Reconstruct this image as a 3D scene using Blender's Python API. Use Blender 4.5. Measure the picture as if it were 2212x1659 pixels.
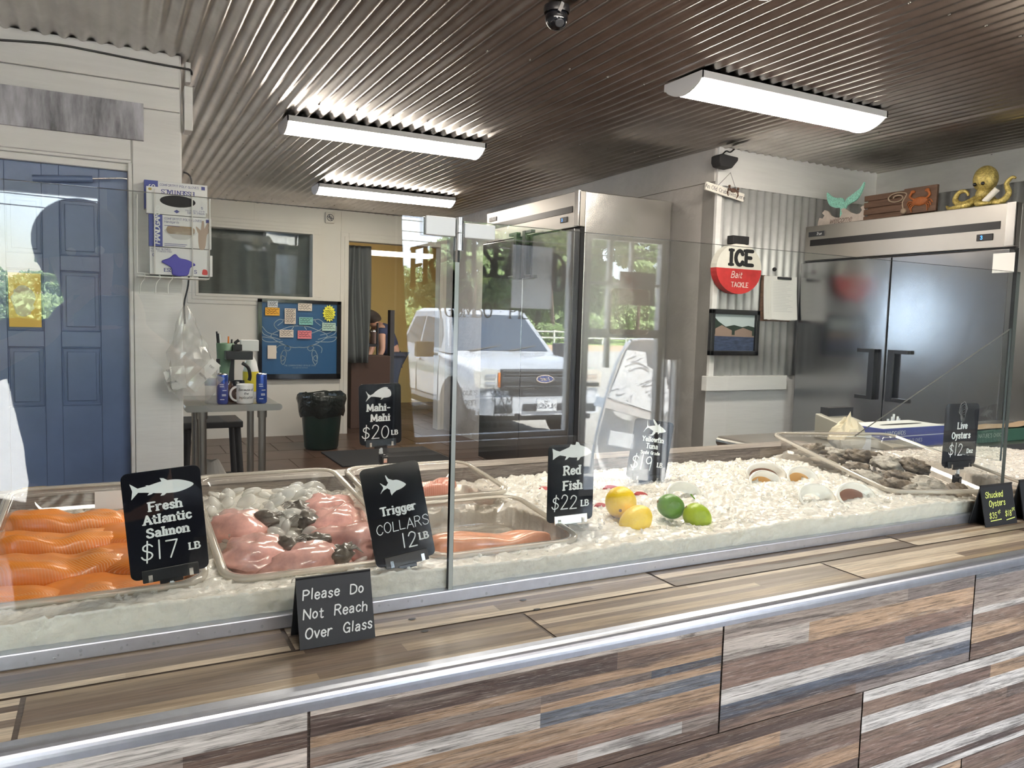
import bpy, bmesh, math, random
import numpy as np
from mathutils import Vector, Matrix, noise

random.seed(7); RNG = np.random.default_rng(7)
SC = bpy.context.scene
COL = SC.collection
for _o in list(bpy.data.objects): bpy.data.objects.remove(_o, do_unlink=True)
PI = math.pi

# ---------------------------------------------------------------- camera
W_, H_, F_ = 2212.0, 1659.0, 1674.7
YAW, PITCH, ROLL = math.radians(27.495), math.radians(4.579), math.radians(1.569)
CAM = Vector((0, 0, 1.42))
_f = Vector((math.sin(YAW)*math.cos(PITCH), math.cos(YAW)*math.cos(PITCH), -math.sin(PITCH)))
_r0 = Vector((math.cos(YAW), -math.sin(YAW), 0)); _u0 = _r0.cross(_f)
_r = math.cos(ROLL)*_r0 + math.sin(ROLL)*_u0
_u = -math.sin(ROLL)*_r0 + math.cos(ROLL)*_u0
cd = bpy.data.cameras.new('camera'); cam = bpy.data.objects.new('camera', cd); COL.objects.link(cam)
cd.sensor_fit = 'HORIZONTAL'; cd.sensor_width = 36.0; cd.lens = F_/W_*36.0
cd.clip_start = 0.05; cd.clip_end = 300
_m = Matrix((_r, _u, -_f)).transposed().to_4x4(); _m.translation = CAM
cam.matrix_world = _m
SC.camera = cam

# ---------------------------------------------------------------- world, sun, exposure
SC.view_settings.view_transform = 'Standard'; SC.view_settings.look = 'None'
SC.view_settings.gamma = 1.0; SC.view_settings.use_curve_mapping = False
SC.view_settings.exposure = 0.62
SC.cycles.use_denoising = True
SC.cycles.max_bounces = 8; SC.cycles.diffuse_bounces = 4; SC.cycles.glossy_bounces = 4
SC.cycles.transmission_bounces = 6; SC.cycles.transparent_max_bounces = 24
SC.cycles.caustics_reflective = False; SC.cycles.caustics_refractive = False
SC.cycles.sample_clamp_indirect = 6.0
wd = bpy.data.worlds.new('sky'); SC.world = wd; wd.use_nodes = True
nt = wd.node_tree; nt.nodes.clear()
_out = nt.nodes.new('ShaderNodeOutputWorld'); _bg = nt.nodes.new('ShaderNodeBackground')
_sky = nt.nodes.new('ShaderNodeTexSky'); _sky.sky_type = 'NISHITA'; _sky.sun_disc = False
_sky.sun_elevation = math.radians(55); _sky.sun_rotation = math.radians(200); _sky.air_density = 1.0; _sky.dust_density = 2.0
_tc = nt.nodes.new('ShaderNodeTexCoord'); _nz = nt.nodes.new('ShaderNodeTexNoise')
_nz.inputs['Scale'].default_value = 2.6; _nz.inputs['Detail'].default_value = 6
_rp = nt.nodes.new('ShaderNodeValToRGB'); _rp.color_ramp.elements[0].position = .42; _rp.color_ramp.elements[1].position = .68
_sc = nt.nodes.new('ShaderNodeVectorMath'); _sc.operation = 'SCALE'; _sc.inputs['Scale'].default_value = 0.75
_mx = nt.nodes.new('ShaderNodeMix'); _mx.data_type = 'RGBA'
_mx.inputs[7].default_value = (7.2, 8.2, 9.8, 1)
nt.links.new(_tc.outputs['Generated'], _nz.inputs['Vector']); nt.links.new(_nz.outputs['Fac'], _rp.inputs['Fac'])
nt.links.new(_sky.outputs['Color'], _sc.inputs[0]); nt.links.new(_sc.outputs['Vector'], _mx.inputs[6])
nt.links.new(_rp.outputs['Color'], _mx.inputs[0]); nt.links.new(_mx.outputs[2], _bg.inputs['Color'])
_bg.inputs['Strength'].default_value = 1.3
nt.links.new(_bg.outputs[0], _out.inputs['Surface'])
sl = bpy.data.lights.new('sun', 'SUN'); sl.energy = 74.0; sl.angle = math.radians(1.5); sl.color = (1, .95, .87)
so = bpy.data.objects.new('sun', sl); COL.objects.link(so)
so.rotation_euler = Vector((-0.45, -0.40, -1.0)).to_track_quat('-Z', 'Y').to_euler()
LAMP_E = 26.0          # radiance of the ceiling lamp lenses

# ---------------------------------------------------------------- geometry of the place
D = 1.05               # the upright glass of the counter
ZL = 0.996             # tiled ledge
YE = 0.846             # ledge edge / front face
ZC = 2.53              # ceiling
ZF = 0.17              # raised floor behind the counter
YW = 3.82              # partition walls left and right
YB = 8.2               # back wall
XM = 3.39              # side wall behind the first fridge
XR = 4.87              # right wall
YV = 5.2; YFR = 2*D-YV # shop front (behind the photographer)
ZG = -0.333             # parking lot

def ray(px, py):
    return _r*((px-W_/2)/F_) + _u*(-(py-H_/2)/F_) + _f
def P(px, py, X=None, Y=None, Z=None):
    d = ray(px, py)
    t = (X-CAM.x)/d.x if X is not None else (Y-CAM.y)/d.y if Y is not None else (Z-CAM.z)/d.z
    return CAM + d*t
def MR(v): return Vector((v.x, 2*D-v.y, v.z))     # the same spot seen in the glass, on this side of it

# ---------------------------------------------------------------- materials
def _n(nt, t, **kw):
    n = nt.nodes.new(t)
    for k, v in kw.items():
        setattr(n, k, v)
    return n
def M(name, col, rough=.5, metal=0., spec=.5, noise_=None, bump=None, coat=0., emis=None, sss=0., trans=0., ior=1.45, attr=None, stretch=None, sheen=0.):
    m = bpy.data.materials.new(name); m.use_nodes = True; nt = m.node_tree
    b = nt.nodes['Principled BSDF']; I = b.inputs
    c4 = (*col, 1)
    I['Base Color'].default_value = c4; I['Roughness'].default_value = rough; I['Metallic'].default_value = metal
    I['Specular IOR Level'].default_value = spec; I['Coat Weight'].default_value = coat; I['Coat Roughness'].default_value = .08
    I['IOR'].default_value = ior
    if trans: I['Transmission Weight'].default_value = trans
    if sss:
        I['Subsurface Weight'].default_value = sss; I['Subsurface Radius'].default_value = (.012, .011, .010) if name.startswith('ice') else (.012, .008, .006); I['Subsurface Scale'].default_value = .5
    if emis: I['Emission Color'].default_value = (*emis[0], 1); I['Emission Strength'].default_value = emis[1]
    vec = None
    if noise_ or bump:
        tc = _n(nt, 'ShaderNodeTexCoord'); mp = _n(nt, 'ShaderNodeMapping')
        if stretch: mp.inputs['Scale'].default_value = stretch
        nt.links.new(tc.outputs['Object'], mp.inputs['Vector']); vec = mp.outputs['Vector']
    src = None
    if attr:
        a = _n(nt, 'ShaderNodeVertexColor'); a.layer_name = attr; src = a.outputs['Color']
        nt.links.new(src, I['Base Color'])
    if noise_:
        sc, amt = noise_[0], noise_[1]
        nz = _n(nt, 'ShaderNodeTexNoise'); nz.inputs['Scale'].default_value = sc; nz.inputs['Detail'].default_value = 6; nz.inputs['Roughness'].default_value = .65
        nt.links.new(vec, nz.inputs['Vector'])
        mr = _n(nt, 'ShaderNodeMapRange'); mr.inputs['From Min'].default_value = .3; mr.inputs['From Max'].default_value = .7
        mr.inputs['To Min'].default_value = 1-amt; mr.inputs['To Max'].default_value = 1+amt
        nt.links.new(nz.outputs['Fac'], mr.inputs['Value'])
        mu = _n(nt, 'ShaderNodeMix', data_type='RGBA', blend_type='MULTIPLY'); mu.inputs[0].default_value = 1
        if src: nt.links.new(src, mu.inputs[6])
        else: mu.inputs[6].default_value = c4
        nt.links.new(mr.outputs[0], mu.inputs[7]); nt.links.new(mu.outputs[2], I['Base Color'])
    if bump:
        nb = _n(nt, 'ShaderNodeTexNoise'); nb.inputs['Scale'].default_value = bump[0]; nb.inputs['Detail'].default_value = 4
        nt.links.new(vec, nb.inputs['Vector'])
        bp = _n(nt, 'ShaderNodeBump'); bp.inputs['Strength'].default_value = bump[1]; bp.inputs['Distance'].default_value = bump[2] if len(bump) > 2 else .004
        nt.links.new(nb.outputs['Fac'], bp.inputs['Height']); nt.links.new(bp.outputs['Normal'], I['Normal'])
    return m
def clear(name, tint=(.97, .99, .98), haze=0., rough=0., ior=1.5, hazecol=(.8, .8, .78)):
    m = bpy.data.materials.new(name); m.use_nodes = True; nt = m.node_tree; nt.nodes.clear()
    o = _n(nt, 'ShaderNodeOutputMaterial'); t = _n(nt, 'ShaderNodeBsdfTransparent'); g = _n(nt, 'ShaderNodeBsdfGlossy')
    t.inputs[0].default_value = (*tint, 1); g.inputs['Roughness'].default_value = rough; g.inputs[0].default_value = (1, 1, 1, 1)
    f = _n(nt, 'ShaderNodeFresnel'); f.inputs['IOR'].default_value = ior
    # the same reflection from both sides of a thin sheet
    geo = _n(nt, 'ShaderNodeNewGeometry'); mx0 = _n(nt, 'ShaderNodeMix', data_type='FLOAT')
    f2 = _n(nt, 'ShaderNodeFresnel'); f2.inputs['IOR'].default_value = 1/ior if False else ior
    mx = _n(nt, 'ShaderNodeMixShader'); last = t.outputs[0]
    if haze:
        d = _n(nt, 'ShaderNodeBsdfDiffuse'); d.inputs[0].default_value = (*hazecol, 1)
        mh = _n(nt, 'ShaderNodeMixShader'); mh.inputs[0].default_value = haze
        nt.links.new(t.outputs[0], mh.inputs[1]); nt.links.new(d.outputs[0], mh.inputs[2]); last = mh.outputs[0]
    # layer-weight style fresnel independent of facing
    lw = _n(nt, 'ShaderNodeLayerWeight'); lw.inputs['Blend'].default_value = .5
    pw = _n(nt, 'ShaderNodeMath', operation='POWER'); pw.inputs[1].default_value = 5.0
    nt.links.new(lw.outputs['Facing'], pw.inputs[0])
    r0 = ((ior-1)/(ior+1))**2
    ma = _n(nt, 'ShaderNodeMath', operation='MULTIPLY_ADD'); ma.inputs[1].default_value = 1-r0; ma.inputs[2].default_value = r0
    nt.links.new(pw.outputs[0], ma.inputs[0]); nt.links.new(ma.outputs[0], mx.inputs[0])
    nt.links.new(last, mx.inputs[1]); nt.links.new(g.outputs[0], mx.inputs[2]); nt.links.new(mx.outputs[0], o.inputs['Surface'])
    for n in (f, geo, mx0, f2): nt.nodes.remove(n)
    return m

MAT = {}
def K(name, *a, **k):
    MAT[name] = M(name, *a, **k); return MAT[name]
K('white_paint', (.74, .735, .72), .55, noise_=(3, .06), bump=(25, .25))
K('white_board', (.76, .755, .745), .5, noise_=(4, .07), bump=(40, .2), stretch=(.3, 1, 3))
K('cream_wall', (.70, .66, .59), .6, noise_=(2, .05))
K('grey_wall', (.46, .44, .42), .6, noise_=(3, .1), bump=(12, .8, .01))
K('weathered', (.36, .36, .40), .7, noise_=(2.2, .75), stretch=(5, 1, 1), bump=(9, .4))
K('blue_door', (.13, .185, .33), .33, noise_=(4, .12), bump=(30, .25))
K('corrugated', (.52, .495, .47), .30, 1., noise_=(3, .2))
K('corrugated_wall', (.62, .63, .63), .50, .45, noise_=(4, .15))
K('steel', (.36, .345, .32), .36, 1., noise_=(2, .05), bump=(3, .05, .02))
K('steel_bright', (.72, .71, .69), .2, 1.)
K('steel_smooth', (.66, .645, .62), .27, 1., bump=(2.2, .22, .03))
K('steel_door', (.31, .31, .315), .19, 1., bump=(1.6, .12, .03))
K('chrome', (.8, .8, .8), .16, 1.)
K('black_plastic', (.012, .012, .014), .3)
K('black_gloss', (.007, .008, .011), .08, spec=.5, coat=.3)
K('sign_black', (.007, .008, .012), .16, spec=.22)
K('black_matte', (.02, .02, .022), .75)
K('chalk_black', (.014, .016, .02), .5)
K('white_print', (.86, .88, .88), .5)
K('chalk_white', (.72, .75, .76), .8)
K('chalk_lime', (.72, .80, .22), .8)
K('navy_print', (.05, .06, .25), .5)
K('paper', (.82, .82, .80), .7)
K('carton', (.78, .79, .80), .55)
K('carton_blue', (.06, .08, .33), .5)
K('cardboard', (.42, .31, .2), .8)
K('glove_blue', (.07, .06, .42), .45)
K('floor_tile', (.088, .050, .034), .32, noise_=(5, .3))
K('front_paint', (.10, .11, .13), .6, noise_=(3, .1))
K('scale_case', (.40, .38, .31), .45)
K('floor_shop', (.20, .18, .16), .4, noise_=(5, .2))
K('grout', (.10, .065, .05), .8)
m_ = K('wood_tile', (.4, .3, .2), .40, attr='col', noise_=(9, .38), stretch=(1., 22, 22), bump=(9, .25, .0015))
def grain(m, layers=((3.5, (1.0, 11, 11), .54, .68, (.56, .50, .45), .42), (3.1, (.9, 14, 14), .53, .66, (.085, .07, .07), .8), (15, (1.2, 34, 34), .50, .62, (.04, .03, .028), .7), (24, (1.1, 44, 44), .57, .66, (.8, .75, .7), .45), (5, (2.2, 7, 7), .62, .70, (.05, .035, .03), .7))):
    # long fibres, weathered patches and darker cracks printed into the tile
    nt = m.node_tree; b = nt.nodes['Principled BSDF']; src = b.inputs['Base Color'].links[0].from_socket
    tc = _n(nt, 'ShaderNodeTexCoord')
    def layer(scale, st, lo, hi, col, fac, blend='MIX'):
        global _
        mp = _n(nt, 'ShaderNodeMapping'); mp.inputs['Scale'].default_value = st; nt.links.new(tc.outputs['Object'], mp.inputs['Vector'])
        nz = _n(nt, 'ShaderNodeTexNoise'); nz.inputs['Scale'].default_value = scale; nz.inputs['Detail'].default_value = 8; nz.inputs['Roughness'].default_value = .7; nz.inputs['Distortion'].default_value = .6
        nt.links.new(mp.outputs[0], nz.inputs['Vector'])
        mr = _n(nt, 'ShaderNodeMapRange'); mr.inputs['From Min'].default_value = lo; mr.inputs['From Max'].default_value = hi; mr.inputs['To Max'].default_value = fac
        nt.links.new(nz.outputs['Fac'], mr.inputs['Value']); mx = _n(nt, 'ShaderNodeMix', data_type='RGBA', blend_type=blend); mx.inputs[7].default_value = (*col, 1)
        nt.links.new(mr.outputs[0], mx.inputs[0]); return mx
    s_ = src
    for args in layers:
        mx = layer(*args); nt.links.new(s_, mx.inputs[6]); s_ = mx.outputs[2]
    nt.links.new(s_, b.inputs['Base Color'])
grain(m_)
m2_ = K('ledge_tile', (.4, .3, .2), .34, attr='col', noise_=(9, .30), stretch=(1., 22, 22), bump=(9, .2, .0012))
grain(m2_, ((3.0, (.8, 14, 14), .55, .68, (.10, .075, .055), .6), (14, (1.2, 34, 34), .54, .66, (.06, .045, .035), .5)))
K('anod', (.56, .585, .66), .34, .9, noise_=(60, .06))
K('ice', (.76, .73, .675), .09, spec=.7, noise_=(30, .06), sss=.7, ior=1.31, bump=(140, .45, .003))
K('ice_clear', (.95, .94, .92), .05, spec=.9, trans=.45, ior=1.25, sss=.2)
K('lemon', (.92, .62, .02), .38, noise_=(9, .08), bump=(220, .35, .002))
K('lime', (.10, .25, .012), .34, noise_=(20, .35), bump=(240, .3, .002))
K('lime_light', (.36, .48, .02), .34, noise_=(20, .25), bump=(240, .3, .002))
K('stem', (.25, .16, .05), .7)
K('clear_edge', (.34, .38, .365), .15, spec=.8)
K('dark_glass_edge', (.10, .12, .12), .2)
K('trash', (.010, .014, .012), .22, bump=(18, .8, .02))
K('trash_green', (.008, .026, .018), .3)
K('poster_blue', (.018, .10, .24), .4)
K('note_yellow', (.9, .85, .08), .7); K('note_orange', (.9, .45, .05), .7); K('note_pink', (.85, .25, .28), .7)
K('note_cream', (.78, .68, .58), .7); K('note_teal', (.25, .55, .50), .7); K('note_mint', (.50, .68, .58), .7); K('note_white', (.72, .76, .80), .7)
K('ink', (.03, .03, .05), .8)
K('can_blue', (.03, .08, .36), .25, .4)
K('silver', (.7, .7, .7), .25, 1.)
K('mug', (.82, .82, .82), .25)
K('cup_green', (.18, .30, .20), .5)
K('spray_yellow', (.85, .68, .05), .4)
K('curtain', (.16, .18, .17), .85, noise_=(6, .12))
K('curtain_grey', (.15, .165, .17), .85)
K('yellow_wall', (.50, .38, .14), .7)
K('brown_box', (.10, .055, .04), .6)
K('skin', (.48, .27, .19), .5); K('hair', (.035, .025, .02), .6); K('shirt_dark', (.03, .03, .05), .8); K('shirt_navy', (.03, .04, .09), .85); K('trouser', (.05, .06, .09), .85)
K('octo', (.48, .38, .12), .4, .35, noise_=(80, .5), bump=(120, .8, .004))
K('plaque_wood', (.13, .075, .05), .7, noise_=(6, .4), stretch=(1, 1, 8))
K('crab_red', (.36, .11, .03), .6, noise_=(30, .4)); K('rope', (.35, .27, .2), .9)
K('driftwood', (.55, .48, .43), .7, noise_=(8, .2)); K('glitter_teal', (.30, .66, .55), .35, noise_=(180, .5))
K('red_paint', (.55, .045, .045), .5, noise_=(10, .25)); K('cream_paint', (.80, .77, .70), .6, noise_=(8, .1)); K('red_dark', (.25, .03, .03), .6)
K('scratch', (.70, .72, .75), .7)
K('photo_sky', (.50, .58, .60), .4); K('photo_water', (.05, .07, .13), .3, noise_=(14, .6), stretch=(1, 1, 6)); K('photo_trees', (.03, .05, .04), .6); K('photo_hut', (.30, .22, .18), .6)
K('led_blue', (.0, .05, .4), .4, emis=((.05, .25, 1.), 3.)); K('green_box', (.05, .13, .09), .5)
K('tape_cream', (.78, .70, .52), .6)
K('salmon_dark', (.74, .20, .02), .3, coat=.4)
K('fish_orange', (.86, .26, .035), .30, coat=.35, noise_=(14, .1)); K('fish_red', (.86, .40, .24), .26, coat=.45, noise_=(26, .2))
K('fish_pink', (.84, .47, .42), .22, coat=.5, noise_=(30, .28), sss=.15); K('fish_skin', (.16, .14, .12), .3, coat=.4, noise_=(60, .6)); K('tuna', (.45, .06, .06), .3, coat=.4)
K('fat', (.85, .47, .22), .3, coat=.4); K('oyster', (.20, .16, .12), .45, noise_=(35, .75), bump=(60, 1., .006)); K('oyster_pale', (.46, .42, .36), .4, noise_=(30, .5), bump=(60, 1., .006))
K('shell', (.86, .83, .77), .2, coat=.4); K('orange_meat', (.72, .38, .12), .4); K('brown_meat', (.25, .12, .08), .4)
K('asphalt', (.42, .41, .39), .9, noise_=(2, .12)); K('gravel', (.36, .345, .32), .95, noise_=(30, .2)); K('dirt', (.46, .33, .23), .95, noise_=(3, .2)); K('grass_ground', (.14, .22, .05), .95, noise_=(6, .3))
K('leaf', (.36, .47, .26), .6, noise_=(.7, .35)); K('leaf_dark', (.27, .37, .22), .6, noise_=(.7, .35)); K('bark', (.12, .085, .065), .9, noise_=(5, .3))
K('truck_white', (.48, .505, .55), .22, coat=.6); K('truck_glass', (.03, .045, .07), .05, spec=.8); K('tire', (.015, .015, .016), .8); K('grille', (.035, .038, .045), .35)
K('amber', (.80, .22, .02), .3); K('lamp_clear', (.70, .70, .66), .12, .4); K('plate', (.78, .80, .82), .5); K('ford_blue', (.02, .05, .20), .25)
K('boat_white', (.82, .83, .85), .35); K('boat_silver', (.62, .63, .65), .3, .6)
K('door_frame', (.60, .61, .62), .5); K('window_paint', (.02, .02, .02), .7, spec=.2); K('window_green', (.02, .06, .04), .6)
K('wire_white', (.82, .82, .80), .4); K('lamp_housing', (.62, .62, .64), .5)
MAT['lens'] = M('lens', (.9, .9, .88), .4, emis=((1.0, .90, .78), LAMP_E))
MAT['lens_dim'] = M('lens_dim', (.9, .9, .88), .4, emis=((1.0, .86, .66), 3.))
MAT['glass'] = clear('glass', (.955, .972, .965), 0, 0.0, 1.52)
MAT['window_glass'] = clear('window_glass', (.97, .98, .98), 0, 0, 1.5)
MAT['poly'] = clear('poly', (.95, .935, .92), .055, .03, 1.5, (.80, .74, .68))
MAT['poly_rim'] = clear('poly_rim', (.86, .84, .80), .34, .06, 1.5, (.86, .80, .72))
MAT['bag'] = clear('bag', (.93, .93, .93), .16, .1, 1.5)
MAT['ice_cube'] = clear('ice_cube', (.97, .97, .96), .42, .03, 1.31, (.95, .94, .91))
MAT['pet'] = clear('pet', (.9, .92, .94), .08, .04, 1.5)
def translucent(name, col, f=.5):
    m = bpy.data.materials.new(name); m.use_nodes = True; nt = m.node_tree; nt.nodes.clear(); o = _n(nt, 'ShaderNodeOutputMaterial'); d = _n(nt, 'ShaderNodeBsdfDiffuse'); t = _n(nt, 'ShaderNodeBsdfTranslucent'); x = _n(nt, 'ShaderNodeMixShader'); x.inputs[0].default_value = f
    d.inputs[0].default_value = (*col, 1); t.inputs[0].default_value = (*col, 1); nt.links.new(d.outputs[0], x.inputs[1]); nt.links.new(t.outputs[0], x.inputs[2]); nt.links.new(x.outputs[0], o.inputs['Surface']); return m
MAT['backlit_paper'] = translucent('backlit_paper', (.88, .88, .88), .75)
MAT['leaf'] = translucent('leaf', (.36, .46, .25), .45); MAT['leaf_dark'] = translucent('leaf_dark', (.27, .37, .22), .45)
MAT['sheer'] = clear('sheer', (.55, .58, .56), .45, .5, 1.2, (.45, .47, .45))

# ---------------------------------------------------------------- mesh builder
class MB:
    def __init__(s): s.v = []; s.f = []; s.m = []; s.c = []; s.sm = []
    def add(s, vs, fs, mi=0, col=None, smooth=False):
        b = len(s.v); s.v += [tuple(v) for v in vs]
        for f in fs:
            s.f.append([b+i for i in f]); s.m.append(mi); s.c.append(col); s.sm.append(smooth)
        return s
    def box(s, c, d, R=None, mi=0, col=None):
        x, y, z = d[0]/2, d[1]/2, d[2]/2
        vs = [Vector(p) for p in ((-x,-y,-z),(x,-y,-z),(x,y,-z),(-x,y,-z),(-x,-y,z),(x,-y,z),(x,y,z),(-x,y,z))]
        if R is not None: vs = [R @ v for v in vs]
        c = Vector(c); vs = [v+c for v in vs]
        return s.add(vs, [(0,3,2,1),(4,5,6,7),(0,1,5,4),(1,2,6,5),(2,3,7,6),(3,0,4,7)], mi, col)
    def bb(s, a, b, mi=0, col=None):
        a = Vector(a); b = Vector(b); d = b-a
        return s.box((a+b)/2, (abs(d.x), abs(d.y), abs(d.z)), None, mi, col)
    def tube(s, pts, r, n=8, mi=0, cap=True, closed=False):
        pts = [Vector(p) for p in pts]; N = len(pts); rs = r if isinstance(r, (list, tuple)) else [r]*N
        rings = []; up = None
        for i, p in enumerate(pts):
            if closed: t = pts[(i+1) % N]-pts[i-1]
            else: t = pts[min(i+1, N-1)]-pts[max(i-1, 0)]
            t.normalize()
            if up is None:
                up = Vector((0, 0, 1)) if abs(t.z) < .9 else Vector((1, 0, 0))
            a = t.cross(up)
            if a.length < 1e-4: a = t.orthogonal()
            a.normalize(); b = a.cross(t).normalized(); up = b
            rings.append([p+(a*math.cos(2*PI*k/n)+b*math.sin(2*PI*k/n))*rs[i] for k in range(n)])
        vs = [v for R_ in rings for v in R_]; fs = []
        for i in range(N if closed else N-1):
            j = (i+1) % N
            for k in range(n): fs.append((i*n+k, i*n+(k+1) % n, j*n+(k+1) % n, j*n+k))
        s.add(vs, fs, mi, None, True)
        if cap and not closed:
            s.add(rings[0], [tuple(range(n))], mi); s.add(rings[-1], [tuple(range(n-1, -1, -1))], mi)
        return s
    def lathe(s, prof, c, n=24, R=None, mi=0, sx=1, sy=1):
        vs = []; c = Vector(c)
        for (r, z) in prof:
            for k in range(n):
                v = Vector((r*sx*math.cos(2*PI*k/n), r*sy*math.sin(2*PI*k/n), z))
                vs.append((R @ v if R is not None else v)+c)
        fs = [(i*n+k, i*n+(k+1) % n, (i+1)*n+(k+1) % n, (i+1)*n+k) for i in range(len(prof)-1) for k in range(n)]
        return s.add(vs, fs, mi, None, True)
    def prism(s, poly, o, ux, uy, th, mi=0, mi_side=None, col=None):
        """outline poly (2D, counter-clockwise) in the plane o + a*ux + b*uy, thickened along ux x uy by th (backwards)"""
        o = Vector(o); ux = Vector(ux); uy = Vector(uy); n = ux.cross(uy).normalized()
        A = [o+ux*a+uy*b for a, b in poly]; N = len(A)
        if th == 0: return s.add(A, [tuple(range(N))], mi, col)
        B = [p-n*th for p in A]
        s.add(A+B, [tuple(range(N))], mi, col); s.f.append([len(s.v)-N+i for i in range(N-1, -1, -1)]); s.m.append(mi); s.c.append(col); s.sm.append(False)
        base = len(s.v)-2*N
        for i in range(N):
            j = (i+1) % N
            s.f.append([base+i, base+N+i, base+N+j, base+j]); s.m.append(mi if mi_side is None else mi_side); s.c.append(col); s.sm.append(False)
        return s
    def grid(s, P2, mi=0, smooth=True, closed_u=False):
        """P2: rows of points"""
        r, c = len(P2), len(P2[0]); vs = [p for row in P2 for p in row]; fs = []
        for i in range(r-1):
            for j in range(c if closed_u else c-1):
                k = (j+1) % c
                fs.append((i*c+j, i*c+k, (i+1)*c+k, (i+1)*c+j))
        return s.add(vs, fs, mi, None, smooth)
    def sphere(s, c, r, n=16, m=10, R=None, mi=0):
        r = (r, r, r) if isinstance(r, (int, float)) else r; c = Vector(c); rows = []
        for i in range(m+1):
            t = PI*i/m
            row = []
            for k in range(n):
                v = Vector((r[0]*math.sin(t)*math.cos(2*PI*k/n), r[1]*math.sin(t)*math.sin(2*PI*k/n), r[2]*math.cos(t)))
                row.append((R @ v if R is not None else v)+c)
            rows.append(row)
        return s.grid(rows[::-1], mi, True, True)
    def build(s, name, mat, parent=None, loc=None, bevel=0, smooth=False, seg=2):
        me = bpy.data.meshes.new(name); o = bpy.data.objects.new(name, me); COL.objects.link(o)
        if parent is not None:
            root = parent
            while root.parent: root = root.parent
            inv = root.matrix_basis.inverted(); vs = [inv @ Vector(v) for v in s.v]; o.parent = parent
        elif loc is not None:
            loc = Vector(loc); vs = [Vector(v)-loc for v in s.v]; o.location = loc
        else: vs = s.v
        me.from_pydata([tuple(v) for v in vs], [], s.f)
        for mm in (mat if isinstance(mat, (list, tuple)) else [mat]): me.materials.append(MAT[mm] if isinstance(mm, str) else mm)
        me.polygons.foreach_set('material_index', s.m)
        me.polygons.foreach_set('use_smooth', [bool(smooth or q) for q in s.sm])
        if any(c is not None for c in s.c):
            ca = me.color_attributes.new('col', 'FLOAT_COLOR', 'CORNER'); arr = []
            for p, c in zip(me.polygons, s.c): arr += list((*(c or (.5, .5, .5)), 1))*p.loop_total
            ca.data.foreach_set('color', arr)
        me.update()
        if bevel:
            b = o.modifiers.new('bevel', 'BEVEL'); b.width = bevel; b.segments = seg; b.limit_method = 'ANGLE'; b.angle_limit = math.radians(40)
        return o
def tag(o, label, cat, group=None, kind=None):
    o['label'] = label; o['category'] = cat
    if group: o['group'] = group
    if kind: o['kind'] = kind
    return o
def thing(name, label, cat, loc, rz=0, group=None):
    o = bpy.data.objects.new(name, None); COL.objects.link(o); o.empty_display_size = .05
    o.matrix_basis = Matrix.Translation(Vector(loc)) @ Matrix.Rotation(rz, 4, 'Z')
    return tag(o, label, cat, group)
def struct(o): o['kind'] = 'structure'; return o
def Rz(a): return Matrix.Rotation(a, 3, 'Z')
def Rx(a): return Matrix.Rotation(a, 3, 'X')
def Ry(a): return Matrix.Rotation(a, 3, 'Y')
def frame_rot(ux, uy):
    ux = Vector(ux).normalized(); n = ux.cross(Vector(uy)).normalized(); uy = n.cross(ux)
    return Matrix((ux, uy, n)).transposed()
def catmull(pts, k=5, closed=False):
    pts = [Vector(p) for p in pts]; n = len(pts); out = []
    for i in range(n if closed else n-1):
        if closed: a, b, c, d = pts[i-1], pts[i], pts[(i+1) % n], pts[(i+2) % n]
        else: a, b, c, d = pts[max(i-1, 0)], pts[i], pts[i+1], pts[min(i+2, n-1)]
        for j in range(k):
            t = j/k
            out.append(.5*((2*b)+(-a+c)*t+(2*a-5*b+4*c-d)*t*t+(-a+3*b-3*c+d)*t**3))
    if not closed: out.append(pts[-1])
    return out
def rrect(w, h, r, k=4):
    out = []
    for cx, cy, a0 in ((w/2-r, h/2-r, 0), (-w/2+r, h/2-r, 90), (-w/2+r, -h/2+r, 180), (w/2-r, -h/2+r, 270)):
        for i in range(k+1):
            a = math.radians(a0+90*i/k); out.append((cx+r*math.cos(a), cy+r*math.sin(a)))
    return out
def ellipse(rx, ry, n=24, c=(0, 0)): return [(c[0]+rx*math.cos(2*PI*i/n), c[1]+ry*math.sin(2*PI*i/n)) for i in range(n)]

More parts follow.
